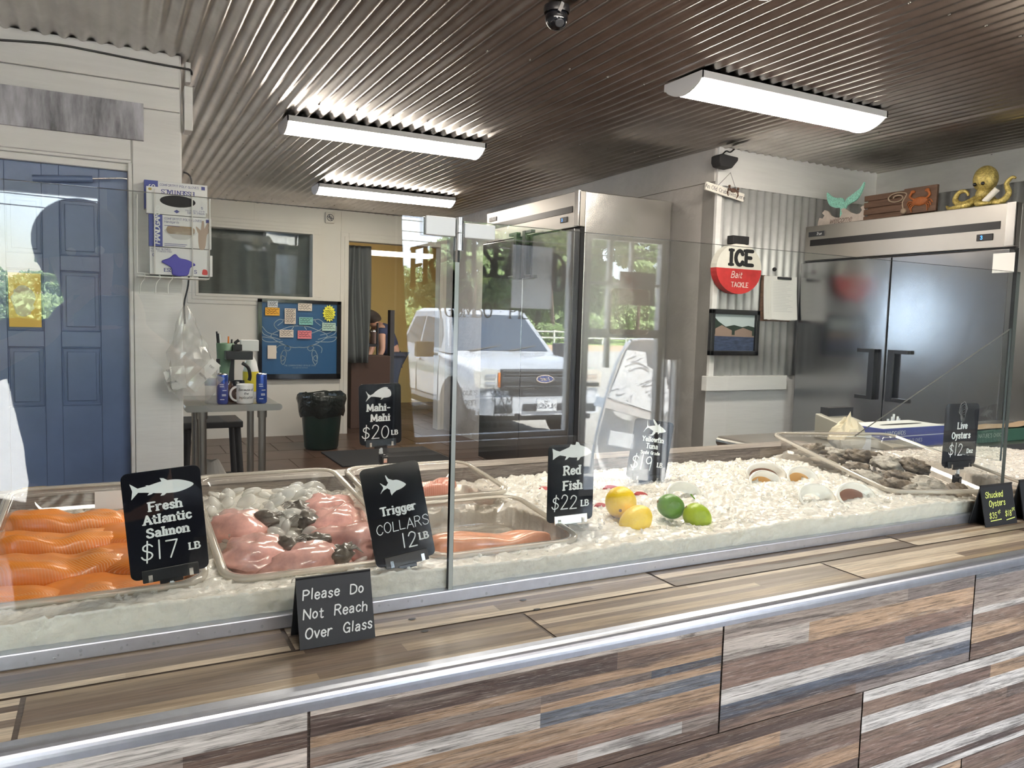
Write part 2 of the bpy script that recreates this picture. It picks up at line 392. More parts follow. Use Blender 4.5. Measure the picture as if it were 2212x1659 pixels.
# ---------------------------------------------------------------- lettering: skeleton glyphs swept with an elliptical pen
GL = {
'A':(5.4,'0,0 2.6,7 5.2,0;1,2.4 4.3,2.4'),'B':(5,'0,0 0,7;~0,7 2.6,7 3.9,5.4 2.6,3.8 0,3.8;~0,3.8 3,3.7 4.5,1.9 3,0 0,0'),
'C':(5,'~4.5,5.4 3.6,6.7 2.3,7 .8,5.8 .1,3.5 .8,1.2 2.3,0 3.7,.3 4.6,1.5'),'D':(5.2,'0,0 0,7;~0,7 2.4,6.9 4.3,5.6 4.8,3.5 4.3,1.4 2.4,.1 0,0'),
'E':(4.6,'0,0 0,7;0,7 4.1,7;0,3.6 3.1,3.6;0,0 4.3,0'),'F':(4.4,'0,0 0,7;0,7 4.1,7;0,3.6 3,3.6'),
'G':(5.3,'~4.5,5.4 3.6,6.7 2.3,7 .8,5.8 .1,3.5 .8,1.2 2.3,0 3.8,.3 4.6,1.2;4.7,0 4.7,3 2.8,3'),'H':(5.2,'0,0 0,7;4.8,0 4.8,7;0,3.6 4.8,3.6'),
'I':(1.6,'.6,0 .6,7'),'J':(3.4,'~2.8,7 2.8,3.5 2.6,.9 1.4,0 .1,.8'),'K':(5,'0,0 0,7;4.4,7 .2,3.2;1.4,4.4 4.8,0'),'L':(4.2,'0,0 0,7;0,0 4,0'),
'M':(6.4,'0,0 .3,7 3,1.2 5.7,7 6,0'),'N':(5.4,'0,0 0,7 4.9,0 4.9,7'),'O':(5.4,'~o 2.5,7 .7,5.9 0,3.5 .7,1.1 2.5,0 4.3,1.1 5,3.5 4.3,5.9'),
'P':(4.8,'0,0 0,7;~0,7 2.8,7 4.3,5.3 2.8,3.5 0,3.5'),'Q':(5.6,'~o 2.5,7 .7,5.9 0,3.5 .7,1.1 2.5,0 4.3,1.1 5,3.5 4.3,5.9;3,1.8 5.2,-.6'),
'R':(5,'0,0 0,7;~0,7 2.8,7 4.2,5.4 2.8,3.7 0,3.7;2.2,3.7 4.7,0'),'S':(4.8,'~4.2,5.7 3.4,6.8 2.1,7 .6,6.3 .5,4.8 2,3.8 3.8,3 4.4,1.6 3.6,.3 2.1,0 .8,.3 0,1.5'),
'T':(5,'2.4,0 2.4,7;0,7 4.8,7'),'U':(5.2,'~0,7 0,2.5 .8,.5 2.4,0 4,.5 4.8,2.5 4.8,7'),'V':(5.2,'0,7 2.5,0 5,7'),'W':(7,'0,7 1.7,0 3.4,6 5.1,0 6.8,7'),
'X':(5,'0,7 4.7,0;4.7,7 0,0'),'Y':(5,'0,7 2.4,3.4 4.8,7;2.4,3.4 2.4,0'),'Z':(4.8,'0,7 4.4,7 0,0 4.6,0'),
'a':(4,'~.5,4 1.6,4.7 2.8,4.3 3.2,3.2 3.2,0;~3.2,2.7 1.4,2.6 .3,1.6 .5,.4 1.5,0 2.6,.5 3.2,1.4'),'b':(4,'0,7 0,0;~0,3.4 .9,4.5 2,4.7 3.2,3.7 3.4,2.3 3,.8 1.9,0 .7,.3 0,1.2'),
'c':(3.6,'~3.2,3.7 2.4,4.6 1.3,4.5 .3,3.4 .1,2.1 .6,.7 1.6,0 2.5,.2 3.3,1'),'d':(4.1,'3.4,7 3.4,0;~3.4,3.4 2.5,4.5 1.5,4.7 .3,3.7 .1,2.3 .5,.8 1.6,0 2.7,.3 3.4,1.2'),
'e':(3.7,'~.2,2.5 3.3,2.6 3,4 1.8,4.7 .6,4 .1,2.4 .6,.7 1.7,0 2.6,.2 3.3,1'),'f':(2.9,'~2.9,6.6 2,7 1.2,6.3 1.1,5 1.1,0;0,4.6 2.4,4.6'),
'g':(4,'3.3,4.6 3.3,0;~3.3,0 3.1,-1.6 1.8,-2.2 .4,-1.6;~3.3,3.4 2.4,4.5 1.4,4.7 .3,3.7 .1,2.4 .6,.9 1.6,.2 2.6,.6 3.3,1.5'),
'h':(4.1,'0,7 0,0;~0,3.2 1,4.4 2.2,4.6 3.2,3.7 3.3,2.6 3.3,0'),'i':(1.5,'.5,4.6 .5,0;.5,6.4 .5,6.5'),'j':(1.8,'~.9,4.6 .9,0 .6,-1.7 -.3,-2.1;.9,6.4 .9,6.5'),
'k':(3.8,'0,7 0,0;3,4.6 .2,2;1.1,2.8 3.4,0'),'l':(1.4,'.5,7 .5,0'),'m':(6.2,'0,4.6 0,0;~0,3.3 .9,4.4 1.8,4.6 2.6,3.8 2.7,2.8 2.7,0;~2.7,3.3 3.6,4.4 4.5,4.6 5.3,3.8 5.4,2.8 5.4,0'),
'n':(4.1,'0,4.6 0,0;~0,3.2 1,4.4 2.2,4.6 3.2,3.7 3.3,2.6 3.3,0'),'o':(4,'~o 1.7,4.7 .5,3.9 .1,2.3 .5,.8 1.7,0 2.9,.8 3.4,2.3 2.9,3.9'),
'p':(4,'0,4.6 0,-2.2;~0,3.4 .9,4.5 2,4.7 3.2,3.7 3.4,2.3 3,.8 1.9,0 .7,.3 0,1.2'),'q':(4,'3.4,4.6 3.4,-2.2;~3.4,3.4 2.5,4.5 1.5,4.7 .3,3.7 .1,2.3 .5,.8 1.6,0 2.7,.3 3.4,1.2'),
'r':(3.1,'0,4.6 0,0;~0,3 .9,4.2 1.9,4.7 2.7,4.4'),'s':(3.4,'~2.9,3.8 2.2,4.6 1.2,4.6 .4,3.8 .8,2.8 2.2,2.1 2.9,1.2 2.2,.1 1.1,0 .1,.8'),
't':(2.8,'~1,6.4 1,2 1.1,.6 1.8,0 2.6,.3;0,4.6 2.4,4.6'),'u':(4.1,'~0,4.6 0,1.6 .5,.3 1.5,0 2.6,.5 3.3,1.6;3.3,4.6 3.3,0'),'v':(3.7,'0,4.6 1.7,0 3.4,4.6'),
'w':(5.4,'0,4.6 1.3,0 2.6,4 3.9,0 5.2,4.6'),'x':(3.6,'0,4.6 3.2,0;3.2,4.6 0,0'),'y':(3.7,'0,4.6 1.8,.2;3.5,4.6 1.8,.2 1,-1.6 0,-2.2'),'z':(3.5,'0,4.6 3,4.6 0,0 3.2,0'),
'0':(4.4,'~o 2,7 .6,5.9 0,3.5 .6,1.1 2,0 3.4,1.1 4,3.5 3.4,5.9'),'1':(2.2,'.9,0 .9,7'),'2':(4.4,'~.2,5.4 .9,6.7 2.1,7 3.5,6.1 3.5,4.6 2.4,2.8 .2,.1;0,0 4.1,0'),
'3':(4.3,'~.2,6 1.2,6.9 2.6,6.8 3.4,5.6 2.8,4.2 1.5,3.8;~1.5,3.8 3.2,3.2 3.8,1.8 3,.4 1.6,0 .1,.9'),'5':(4.3,'3.6,7 .6,7 .3,4;~.3,4 1.7,4.4 3.2,3.8 3.8,2.1 3,.5 1.6,0 .2,.8'),
'4':(4.5,'3,0 3,7 0,2.2 4.2,2.2'),'6':(4.3,'~3.4,6.6 2.2,7 .8,5.6 .1,3 .4,1 1.8,0 3.3,.8 3.7,2.2 2.8,3.7 1.4,3.8 .3,2.6'),'7':(4.2,'0,7 4,7 1.6,0'),
'8':(4.3,'~o 2,7 .7,6.2 .8,4.7 2,3.8 3.4,2.7 3.5,1 2,0 .5,1 .6,2.7 2,3.8 3.2,4.7 3.3,6.2'),'9':(4.2,'~3.5,5 2.9,6.6 1.7,7 .4,6.1 .3,4.5 1.4,3.4 2.8,3.8 3.5,5;3.5,5 3.3,0'),
'$':(4.6,'~3.8,5.4 2.9,6.2 1.8,6.3 .6,5.6 .7,4.4 2,3.7 3.4,3 3.9,1.9 3.1,.9 1.9,.6 .8,.9 .1,1.8;2,7.6 2,-.6'),'.':(1.3,'.4,0 .4,.15'),'-':(3,'.2,2.6 2.4,2.6'),"'":(1.1,'.4,7 .4,5.6'),
'\u2022':(4,'1.6,3.3 1.6,3.4'),'*':(3.4,'1.4,4.6 1.4,2.4;.4,3 2.4,4;.4,4 2.4,3'),'&':(5,'~4.6,0 1,5.4 1.4,6.8 2.7,6.6 2.6,5.2 .5,2.6 .3,.9 1.7,0 3.3,.7 4.5,2.8')}
def hull(pts):
    pts = sorted(set(pts))
    def half(ps):
        h = []
        for p in ps:
            while len(h) > 1 and (h[-1][0]-h[-2][0])*(p[1]-h[-2][1])-(h[-1][1]-h[-2][1])*(p[0]-h[-2][0]) <= 0: h.pop()
            h.append(p)
        return h
    a = half(pts); b = half(pts[::-1]); return a[:-1]+b[:-1]
def text_width(s, sp=.9): return sum((GL[c][0] if c in GL else 2.4)+sp for c in s)-sp
def text(mb, s, o, ux, uy, h, pen=(.45, .45), serif=0., align='c', sp=.9, lift=.0006, slant=0., jit=0., mi=0, sx=1., path=None, scr=None, rng=None):
    """letters of cap height h on the plane o + a*ux + b*uy, lifted off it; path(x)->(dx, dy) bends the baseline; scr(x) -> height factor"""
    o = Vector(o); ux = Vector(ux).normalized(); n = ux.cross(Vector(uy)).normalized(); uy = n.cross(ux)
    k = h/7; x = -text_width(s, sp)/2 if align == 'c' else (-text_width(s, sp) if align == 'r' else 0)
    rnd = random.Random(len(s)*31+ord(s[0])); lay = 0
    for ci, ch in enumerate(s):
        if ch == ' ' or ch not in GL: x += 2.4+sp; continue
        adv, st = GL[ch]
        if rng and not rng[0] <= ci < rng[1]: x += (adv+sp)*(sx if sx != 1 else 1); continue
        jy = rnd.uniform(-jit, jit)*7; js = 1+rnd.uniform(-jit, jit); ja = rnd.uniform(-jit, jit)*.6
        for stroke in st.split(';'):
            clo = stroke.startswith('~o'); smo = stroke.startswith('~')
            pts = [tuple(map(float, p.split(','))) for p in stroke.lstrip('~o ').split()]
            ext = []
            if serif and not clo:
                for e, e2 in ((0, 1), (-1, -2)):
                    dx = pts[e][0]-pts[e2][0]; dy = pts[e][1]-pts[e2][1]
                    if abs(dy) > 2.2*abs(dx) and abs(dy) > .6 and min(abs(pts[e][1]-q) for q in (0, 7, 4.6, -2.2)) < .1: ext.append([(pts[e][0]-serif, pts[e][1]), (pts[e][0]+serif, pts[e][1])])
            if smo: pts = [(v.x, v.y) for v in catmull([(a, b, 0) for a, b in pts], 4, clo)]
            if clo: pts = pts+[pts[0]]
            for ps, pen_ in [(pts, pen)]+[(e, (pen[0]*.45, pen[1] if pen[1] < pen[0]*.6 else pen[1]*.75)) for e in ext]:
                for (a, b), (c, d) in zip(ps[:-1], ps[1:]):
                    def tr(p, q):
                        q2 = q*js; return (x+(p+slant*q2-ja*q2)*sx if sx == 1 else x+(p+slant*q2)*sx, q2+jy)
                    a2, b2 = tr(a, b); c2, d2 = tr(c, d)
                    nn = 10 if max(pen_)*k > .004 else 6
                    q = hull([(round(px+pen_[0]*math.cos(2*PI*i/nn+.3), 4), round(py+pen_[1]*math.sin(2*PI*i/nn+.3), 4)) for px, py in ((a2, b2), (c2, d2)) for i in range(nn)])
                    if len(q) < 3: continue
                    lay += 1; lf = lift+(lay % 7)*2e-5
                    out = []
                    for px, py in q:
                        if path:
                            fy = scr(px*k) if scr else 1
                            ddx, ddy = path(px*k); out.append(o+ux*(px*k+ddx)+uy*(py*k*fy+ddy)+n*lf)
                        else: out.append(o+ux*(px*k)+uy*(py*k)+n*lf)
                    mb.add(out, [tuple(range(len(out)))], mi)
        x += (adv+sp)*(sx if sx != 1 else 1)
    return mb
def stroke_line(mb, pts, o, ux, uy, r, lift=.0008, mi=0, smooth=True, closed=False):
    o = Vector(o); ux = Vector(ux).normalized(); n = ux.cross(Vector(uy)).normalized(); uy = n.cross(ux)
    if smooth: pts = [(v.x, v.y) for v in catmull([(a, b, 0) for a, b in pts], 4, closed)]
    if closed: pts = list(pts)+[pts[0]]
    for (a, b), (c, d) in zip(pts[:-1], pts[1:]):
        q = hull([(px+r*math.cos(2*PI*i/6+.3), py+r*math.sin(2*PI*i/6+.3)) for px, py in ((a, b), (c, d)) for i in range(6)])
        if len(q) > 2: mb.add([o+ux*px+uy*py+n*lift for px, py in q], [tuple(range(len(q)))], mi)
    return mb
# ---------------------------------------------------------------- the room
XL = -2.2
mb = MB(); mb.bb((XL-.3, YFR-.2, -.12), (XR+.3, 1.8, 0)); struct(mb.build('floor', 'floor_shop'))
mb = MB(); mb.bb((-1.35, 1.76, -.1), (XR+.2, 11.2, ZF-.004), 1)
ty = 1.8
for i in range(-3, 12):
    for j in range(0, 21):
        a = i*.46+(.23 if j % 2 else 0); b = 1.78+j*.46
        x0, x1 = max(a+.004, -1.33), min(a+.456, XR+.1)
        if x1 > x0: mb.bb((x0, b+.004, ZF-.02), (x1, b+.456, ZF))
struct(mb.build('floor_tiles', ['floor_tile', 'grout']))
# corrugated metal ceiling, flutes running front to back
def corrugated(x0, x1, pitch, amp, seam=.66, n=10):
    xs = np.arange(x0, x1, pitch/n); z = amp*np.sin(2*PI*xs/pitch)
    z = z+.0035*(np.floor(xs/seam) % 2)+.0012*np.sin(xs*9.3)
    return list(zip(xs.tolist(), z.tolist()))
pr = corrugated(XL-.1, XR+.1, .0677, .0085)
ys = [YFR-.1, -1.6, -.2, 1.1, 2.3, 3.4, 4.6, 5.7, 6.9, 8.25, 11.0]
rows = []
for k, y in enumerate(ys):
    rows.append([Vector((x, y, ZC+.009+z+.004*math.sin(x*1.7+y*2.1))) for x, z in pr])
mb = MB(); mb.grid(rows[::-1]); mb.bb((XL-.3, YFR-.4, ZC+.06), (XR+.3, 11.2, ZC+.16)); o = struct(mb.build('ceiling', 'corrugated'))
# screws in the ceiling sheets
mb = MB()
for y in (.6, 1.8, 3.0, 4.2, 5.4, 6.6, 7.8):
    for i in range(0, 34):
        x = XL+.35+i*.2031
        mb.sphere((x, y+.01*math.sin(i*7), ZC+.001), (.006, .006, .004), 6, 4)
struct(mb.build('trim_1', 'steel'))

# partition with the blue door (left) --------------------------------------------------
jx = P(287, 700, Y=YW).x; cx = P(394, 560, Y=YW).x; zh = P(140, 338, Y=YW).z
DL = -.56
mb = MB()
mb.bb((jx, YW, 0), (cx, YW+.13, ZC+.02)); mb.bb((XL, YW, 0), (DL, YW+.13, ZC+.02)); mb.bb((DL, YW, zh), (jx, YW+.13, ZC+.02))
# overlapping boards of the header
z1 = P(390, 193, Y=YW-.02).z; z2 = P(390, 243, Y=YW-.02).z
mb.bb((XL, YW-.022, z1+.004), (cx-.008, YW, ZC+.015)); mb.bb((XL, YW-.016, z2), (cx-.006, YW, z1))
mb.bb((XL, YW-.014, zh+.012), (jx, YW, P(0, 268, Y=YW).z)); mb.bb((jx+.006, YW-.012, 0), (cx-.004, YW, z2-.003))
mb.bb((jx-.012, YW-.006, 0), (jx+.004, YW+.1, zh)); mb.bb((DL, YW+.02, zh-.03), (jx, YW+.12, zh))
struct(mb.build('wall_left', 'white_board', bevel=.003))
mb = MB(); mb.bb((XL, YW-.032, P(0, 267, Y=YW-.03).z), (P(310, 260, Y=YW-.03).x, YW-.014, P(0, 181, Y=YW-.03).z)); struct(mb.build('trim_2', 'weathered'))
mb = MB(); a = P(397, 187, Y=YW-.03); b = P(416, 285, Y=YW-.03); mb.bb((a.x, YW-.05, b.z), (b.x, YW+.05, a.z)); a = P(400, 134, Y=YW); b = P(412, 180, Y=YW); mb.bb((a.x, YW-.01, b.z), (b.x, YW+.04, a.z))
struct(mb.build('trim_3', 'white_board', bevel=.004))
mb = MB(); mb.tube(catmull([P(px, py, Y=YW-.03) for px, py in ((-40, 84), (60, 90), (130, 97), (200, 110), (300, 130), (390, 147), (411, 151), (414, 162))], 4), .0045)
tag(mb.build('power_cable', 'black_plastic', loc=P(200, 110, Y=YW-.03)), 'black cable stapled along the white header boards above the blue door', 'cable')
mb = MB(); mb.tube(catmull([P(px, py, Y=YW+.1) for px, py in ((396, 372), (408, 378), (414, 398), (410, 470), (408, 600), (398, 655), (400, 700))], 5), .004)
tag(mb.build('power_cable', 'black_plastic', loc=P(408, 600, Y=YW+.1)), 'black cable dropping behind the glove rack on the white post', 'cable')
# blue six-panel door
yd = YW+.045
mb = MB(); dz0 = ZF; dz1 = zh-.03; dx0, dx1 = DL+.01, jx-.014
cols = [(P(14, 640, Y=yd).x, P(94, 640, Y=yd).x), (P(131, 640, Y=yd).x, P(217, 640, Y=yd).x)]
rowsz = [(P(170, 553, Y=yd).z, P(170, 432, Y=yd).z), (P(170, 716, Y=yd).z, P(170, 586, Y=yd).z), (P(170, 876, Y=yd).z, P(170, 750, Y=yd).z)]
mb.bb((dx0, yd+.012, dz0), (dx1, yd+.04, dz1))
xs = [dx0, cols[0][0], cols[0][1], cols[1][0], cols[1][1], dx1]; zs = [dz0, rowsz[2][0], rowsz[2][1], rowsz[1][0], rowsz[1][1], rowsz[0][0], rowsz[0][1], dz1]
for i in (0, 2, 4): mb.bb((xs[i], yd, dz0), (xs[i+1], yd+.013, dz1))
for j in (0, 2, 4, 6):
    for i in (1, 3): mb.bb((xs[i], yd+.0005, zs[j]), (xs[i+1], yd+.013, zs[j+1]))
for (a, b) in cols:
    for (c, d) in rowsz:
        w = .02; mb.bb((a+w, yd+.004, c+w), (b-w, yd+.013, d-w))
        for q in ((a, c, b, c+.006), (a, d-.006, b, d), (a, c, a+.006, d), (b-.006, c, b, d)): mb.bb((q[0], yd+.003, q[1]), (q[2], yd+.013, q[3]))
door = struct(mb.build('door_1', 'blue_door', bevel=.0025))
mb = MB(); za = P(110, 385, Y=yd-.04).z
mb.tube([P(70, 385, Y=yd-.04), P(200, 387, Y=yd-.04)], .014, 12); o = mb.build('door_closer', 'blue_door')
tag(o, 'blue-painted tubular door closer at the top of the blue door', 'door closer'); 
mb = MB(); mb.tube([P(198, 386, Y=yd-.04), P(262, 385, Y=yd-.04), P(286, 388, Y=yd-.03)], .004); mb.build('rod', 'chrome', o)
mb = MB(); a = P(17, 588, Y=yd-.004); b = P(90, 707, Y=yd-.004); mb.bb((a.x, yd-.004, b.z), (b.x, yd, a.z)); o = mb.build('door_notice', 'note_orange', loc=(a.x, yd, b.z))
MAT['notice'] = M('notice', (.80, .50, .06), .4); o.data.materials[0] = MAT['notice']
tag(o, 'yellow notice with a pale worn patch on the blue door', 'notice')
mb = MB(); c = P(50, 650, Y=yd-.0045); mb.prism([(a*(1+.12*math.sin(5*a*60+b*90)), b) for a, b in ellipse(.042, .066, 26)], c, (1, 0, 0), (0, 0, 1), 0); MAT['pale_patch'] = M('pale_patch', (.62, .50, .38), .6); mb.build('worn_patch', 'pale_patch', o)

# back wall with a curtained window and an open doorway ------------------------------------
xl, xr = -1.3, XM+.1
wx0, wx1 = P(428, 560, Y=YB).x, P(674, 560, Y=YB).x; wz0, wz1 = P(560, 638, Y=YB).z, P(560, 498, Y=YB).z
ox0 = P(751, 700, Y=YB).x; ox1 = XM-.08; oz = P(800, 524, Y=YB).z
mb = MB()
for a in (((xl, 0), (wx0, ZC+.02)), ((wx0, 0), (wx1, wz0)), ((wx0, wz1), (wx1, ZC+.02)), ((wx1, 0), (ox0, ZC+.02)), ((ox0, oz), (ox1, ZC+.02)), ((ox1, 0), (xr, ZC+.02))):
    mb.bb((a[0][0], YB, a[0][1]), (a[1][0], YB+.12, a[1][1]))
# batten lines on the panelled upper wall
for px in (550, 738): 
    x = P(px, 470, Y=YB).x; mb.bb((x-.004, YB-.006, oz+.05), (x+.004, YB, ZC))
struct(mb.build('wall_back', 'cream_wall'))
mb = MB()
for w, dy in ((.10, .012), (.06, .02), (.028, .028)):
    for q in ((wx0-w, wz0-w, wx1+w, wz0), (wx0-w, wz1, wx1+w, wz1+w), (wx0-w, wz0, wx0, wz1), (wx1, wz0, wx1+w, wz1)): mb.bb((q[0], YB-dy, q[1]), (q[2], YB, q[3]))
win = struct(mb.build('window_1', 'cream_wall', bevel=.003))
mb = MB(); mb.box(((wx0+wx1)/2, YB+.07, (wz0+wz1)/2), (wx1-wx0, .006, wz1-wz0), Rx(.13)); mb.build('pane', 'window_glass', win)
mb = MB(); 
for w, dy in ((.085, .012), (.045, .022)):
    for q in ((ox0-w, 0, ox0, oz+w), (ox1, 0, ox1+w, oz+w), (ox0, oz, ox1, oz+w)): mb.bb((q[0], YB-dy, q[1]), (q[2], YB, q[3]))
struct(mb.build('trim_4', 'cream_wall', bevel=.003))
def drape(name, x0, x1, y, z0, z1, folds, amp, mat, label):
    rows = []
    for i in range(13):
        t = i/12; row = []
        for j in range(81):
            s = j/80; w = amp*(.5+.5*t)*math.sin(2*PI*folds*s+.9*math.sin(3*s*PI)+.25*math.sin(5*t))
            row.append(Vector((x0+(x1-x0)*s+.02*math.sin(7*s+3*t), y+w+.01*noise.noise(Vector((s*9, t*3, 1))), z1+(z0-z1)*t)))
        rows.append(row)
    mb = MB(); mb.grid(rows); o = mb.build(name, mat, loc=(x0, y, z1)); o.modifiers.new('thick', 'SOLIDIFY').thickness = .003
    return tag(o, label, 'curtain')
drape('curtain', wx0-.1, wx1+.1, YB+.20, wz0-.15, wz1+.02, 6, .035, 'curtain', 'dark grey-green curtain drawn behind the back wall window')
drape('curtain', ox0-.02, P(795, 600, Y=YB+.3).x, YB+.24, ZF+.75, oz-.02, 4, .04, 'curtain_grey', 'grey curtain gathered at the left side of the back doorway')
# room beyond the doorway
mb = MB(); mb.bb((.3, 11.0, 0), (4.6, 11.1, 2.7)); mb.bb((4.5, YB+.12, 0), (4.6, 11, 2.7)); mb.bb((.3, YB+.12, 0), (.4, 11, 2.7)); struct(mb.build('wall_storeroom', 'yellow_wall'))
# side wall, short wall, right wall ------------------------------------------------------
mb = MB(); mb.bb((XM, YW+.001, 0), (XM+.12, YB, ZC+.02)); zt = P(1545, 392, X=XM).z; mb.bb((XM-.012, YW, zt), (XM, YB, ZC+.02)); struct(mb.build('wall_side', 'grey_wall', bevel=.003))
mb = MB(); mb.bb((XM, YW, 0), (XR, YW+.12, ZC+.02))
zb = P(1545, 400, Y=YW).z; mb.bb((XM, YW-.02, zb), (XR, YW, ZC+.015))
zs1 = P(1515, 845, Y=YW-.04).z; zs0 = P(1512, 813, Y=YW-.04).z
mb.bb((XM-.04, YW-.05, zs1), (4.05, YW, zs0)); mb.bb((XM-.004, YW-.026, zs0), (XM+.035, YW, zb))
struct(mb.build('wall_short', 'white_board', bevel=.003))
def wall_sheet(name, o, ux, L, z0, z1, pitch=.0677, amp=.009):
    ux = Vector(ux); n = ux.cross(Vector((0, 0, 1)))
    N = int(L/pitch*8); row = []
    rows = [[Vector(o)+ux*(L*i/N)+n*(amp*math.sin(2*PI*L*i/N/pitch)+amp)+Vector((0, 0, z)) for i in range(N+1)] for z in (z0, z1)]
    mb = MB(); mb.grid(rows); ob = struct(mb.build(name, 'corrugated_wall')); ob.modifiers.new('thick', 'SOLIDIFY').thickness = .0015; return ob
wall_sheet('wall_short_cladding', (XM+.035, YW-.004, 0), (1, 0, 0), XR-XM-.04, zs0, zb)
zr = P(2100, 415, X=XR).z
mb = MB(); mb.bb((XR, 1.7, 0), (XR+.12, YW+.12, ZC+.02)); mb.bb((XR-.02, 1.7, zr+.02), (XR, YW, ZC+.015)); struct(mb.build('wall_right', 'white_board', bevel=.003))
mb = MB(); mb.bb((XR, YFR, 0), (XR+.12, 1.7, ZC+.02)); struct(mb.build('wall_customer_side', 'front_paint'))
wall_sheet('wall_right_cladding', (XR-.003, YW-.02, 0), (0, -1, 0), 2.1, .9, zr+.02)
# outer walls on the left, with a bright window in the back part
mb = MB(); mb.bb((XL-.12, YFR, 0), (XL, YW, ZC+.02)); mb.bb((-1.35, YW+.13, 0), (-1.23, 6.3, ZC+.02)); mb.bb((-1.35, 6.3, 0), (-1.23, 8.0, 1.25)); mb.bb((-1.35, 6.3, 2.1), (-1.23, 8.0, ZC+.02)); mb.bb((-1.35, 8.0, 0), (-1.23, YB+.1, ZC+.02))
struct(mb.build('wall_outer', 'white_paint'))
mb = MB(); mb.bb((-6.3, 2, -.4), (-6.0, 16, 4.2)); MAT['screen_blue'] = M('screen_blue', (.24, .32, .43), .7, noise_=(1.5, .35), stretch=(1, 1, 4)); struct(mb.build('wall_sky_screen', 'screen_blue'))  # unseen bluish wall added to tone down the sky reflected in the fridge door
mb = MB(); mb.bb((-1.30, 6.3, 1.25), (-1.29, 8.0, 2.1)); o = struct(mb.build('window_2', 'window_glass'))
mb = MB()
for q in ((6.3, 1.15, 6.36, 2.1), (7.94, 1.15, 8, 2.1), (7.12, 1.15, 7.18, 2.1), (6.3, 1.15, 8, 1.2), (6.3, 2.05, 8, 2.1)): mb.bb((-1.33, q[0], q[1]), (-1.26, q[2], q[3]))
mb.build('window_frame', 'white_paint', o)

# shop front behind the photographer ----------------------------------------------------
def FR(px, py): return MR(P(px, py, Y=YV))
gx1 = FR(235, 700).x; gx0 = gx1-1.0
sx0 = FR(852, 700).x; sx1 = FR(1243, 700).x; sz0 = FR(1000, 952).z
fx0 = FR(1268, 700).x; fx1 = FR(1441, 700).x; ztop_ = FR(1450, 775).z
mb = MB(); T0, T1 = YFR-.14, YFR
def fw(x0, x1, z0, z1): mb.bb((x0, T0, z0), (x1, T1, z1))
fw(XL, gx0-1.02, 0, ZC); fw(gx0-1.02, gx0-.02, 0, .3); fw(gx1, sx0, 0, ZC); fw(sx0, sx1, 0, sz0); fw(sx1, fx0-.02, 0, ZC); fw(fx1+.17, XR, 0, ZC); fw(fx1+.02, fx1+.17, ztop_, ZC)
fw(gx0-1.02, gx1, 2.44, ZC); fw(sx0, sx1, 2.44, ZC); fw(fx0-.02, fx1+.02, 2.44, ZC); fw(XL, XR, -.4, 0)
struct(mb.build('wall_front', 'front_paint'))
mb = MB(); mb.bb((sx0-.04, T1, sz0-.05), (sx1+.02, T1+.05, sz0)); mb.bb((sx0-.04, T1, sz0-.09), (sx1+.02, T1+.012, sz0-.06)); struct(mb.build('trim_5', 'white_board'))
def window(name, x0, x1, z0, z1, fr=.045, mat='door_frame', bars=(), y=None):
    y = (T0+T1)/2 if y is None else y
    mb = MB()
    for q in ((x0, z0, x0+fr, z1), (x1-fr, z0, x1, z1), (x0+fr, z0, x1-fr, z0+fr), (x0+fr, z1-fr, x1-fr, z1)): mb.bb((q[0], y-.03, q[1]), (q[2], y+.03, q[3]))
    for q in bars: mb.bb((q[0], y-.02, q[1]), (q[2], y+.02, q[3]))
    o = struct(mb.build(name, mat))
    mb = MB(); mb.bb((x0+fr*.5, y-.003, z0+fr*.5), (x1-fr*.5, y+.003, z1-fr*.5)); mb.build('pane', 'window_glass', o)
    return o
window('door_2', gx0, gx1, .02, 2.44, .05, 'door_frame', ((gx0, 2.08, gx1, 2.14),)); window('window_added', gx0-1.02, gx0-.02, .3, 2.44, .04)  # side panel and transoms are unseen glazing, added to admit more daylight
window('window_3', sx0, sx1, sz0, 2.44, .035, 'door_frame')
b1 = FR(1324, 700).x; b2 = FR(1374, 600).x; r0 = FR(1350, 730).z; r1 = FR(1350, 712).z; h1 = FR(1350, 613).z; h2 = FR(1300, 832).z; zlow = FR(1324, 795).z
window('door_3', fx0, fx1, .02, 2.44, .05, 'door_frame', ((fx0, 2.1, fx1, 2.16), (b1-.018, zlow, b1+.018, 2.1), (b2-.012, h1, b2+.012, 2.1), (fx0, r0, fx1, r1), (fx0, h1-.012, fx1, h1+.012), (fx0, h2-.015, FR(1303, 832).x, h2+.015)))
window('window_5', fx1+.03, fx1+.17, .02, ztop_, .012)
# letters painted on the outside of the shop window (they read from the parking lot)
yo = YFR-.075; yl = 2*D-yo
def lett(name, s, pxl, pxr, py0, py1, label, mat='window_paint', pen=(.62, .22), serif=1.0, arc=0, slope=0, fac=1):
    a = MR(P(pxl, py0, Y=yl)); b = MR(P(pxr, py0, Y=yl)); h = abs(P(pxl, py1, Y=yl).z-a.z)*fac
    w = abs(b.x-a.x); k = w/(text_width(s, .9)*h/7)
    mb = MB(); cx_ = (a.x+b.x)/2; z = MR(P((pxl+pxr)/2, py0, Y=yl)).z
    # seen from outside, so the text runs towards the lot's right
    fn = lambda x: (x*(k-1), -arc*(2*x*k/w)**2+slope*x*k)
    t = thing(name, label, 'window lettering', (cx_, yo, z)); i = 0
    for wd in s.split():
        i = s.index(wd, i); mb = MB(); text(mb, s, (cx_, yo, z), (1, 0, 0), (0, 0, 1), h, pen, serif, 'c', .9, .004, path=fn, rng=(i, i+len(wd))); i += len(wd); mb.build('word', mat, t)
    return t
lett('window_lettering', 'FRESH SEAFOOD', 893, 1222, 596, 515, 'tall serif lettering FRESH SEAFOOD arched across the shop window', pen=(1.15, .34), arc=.10)
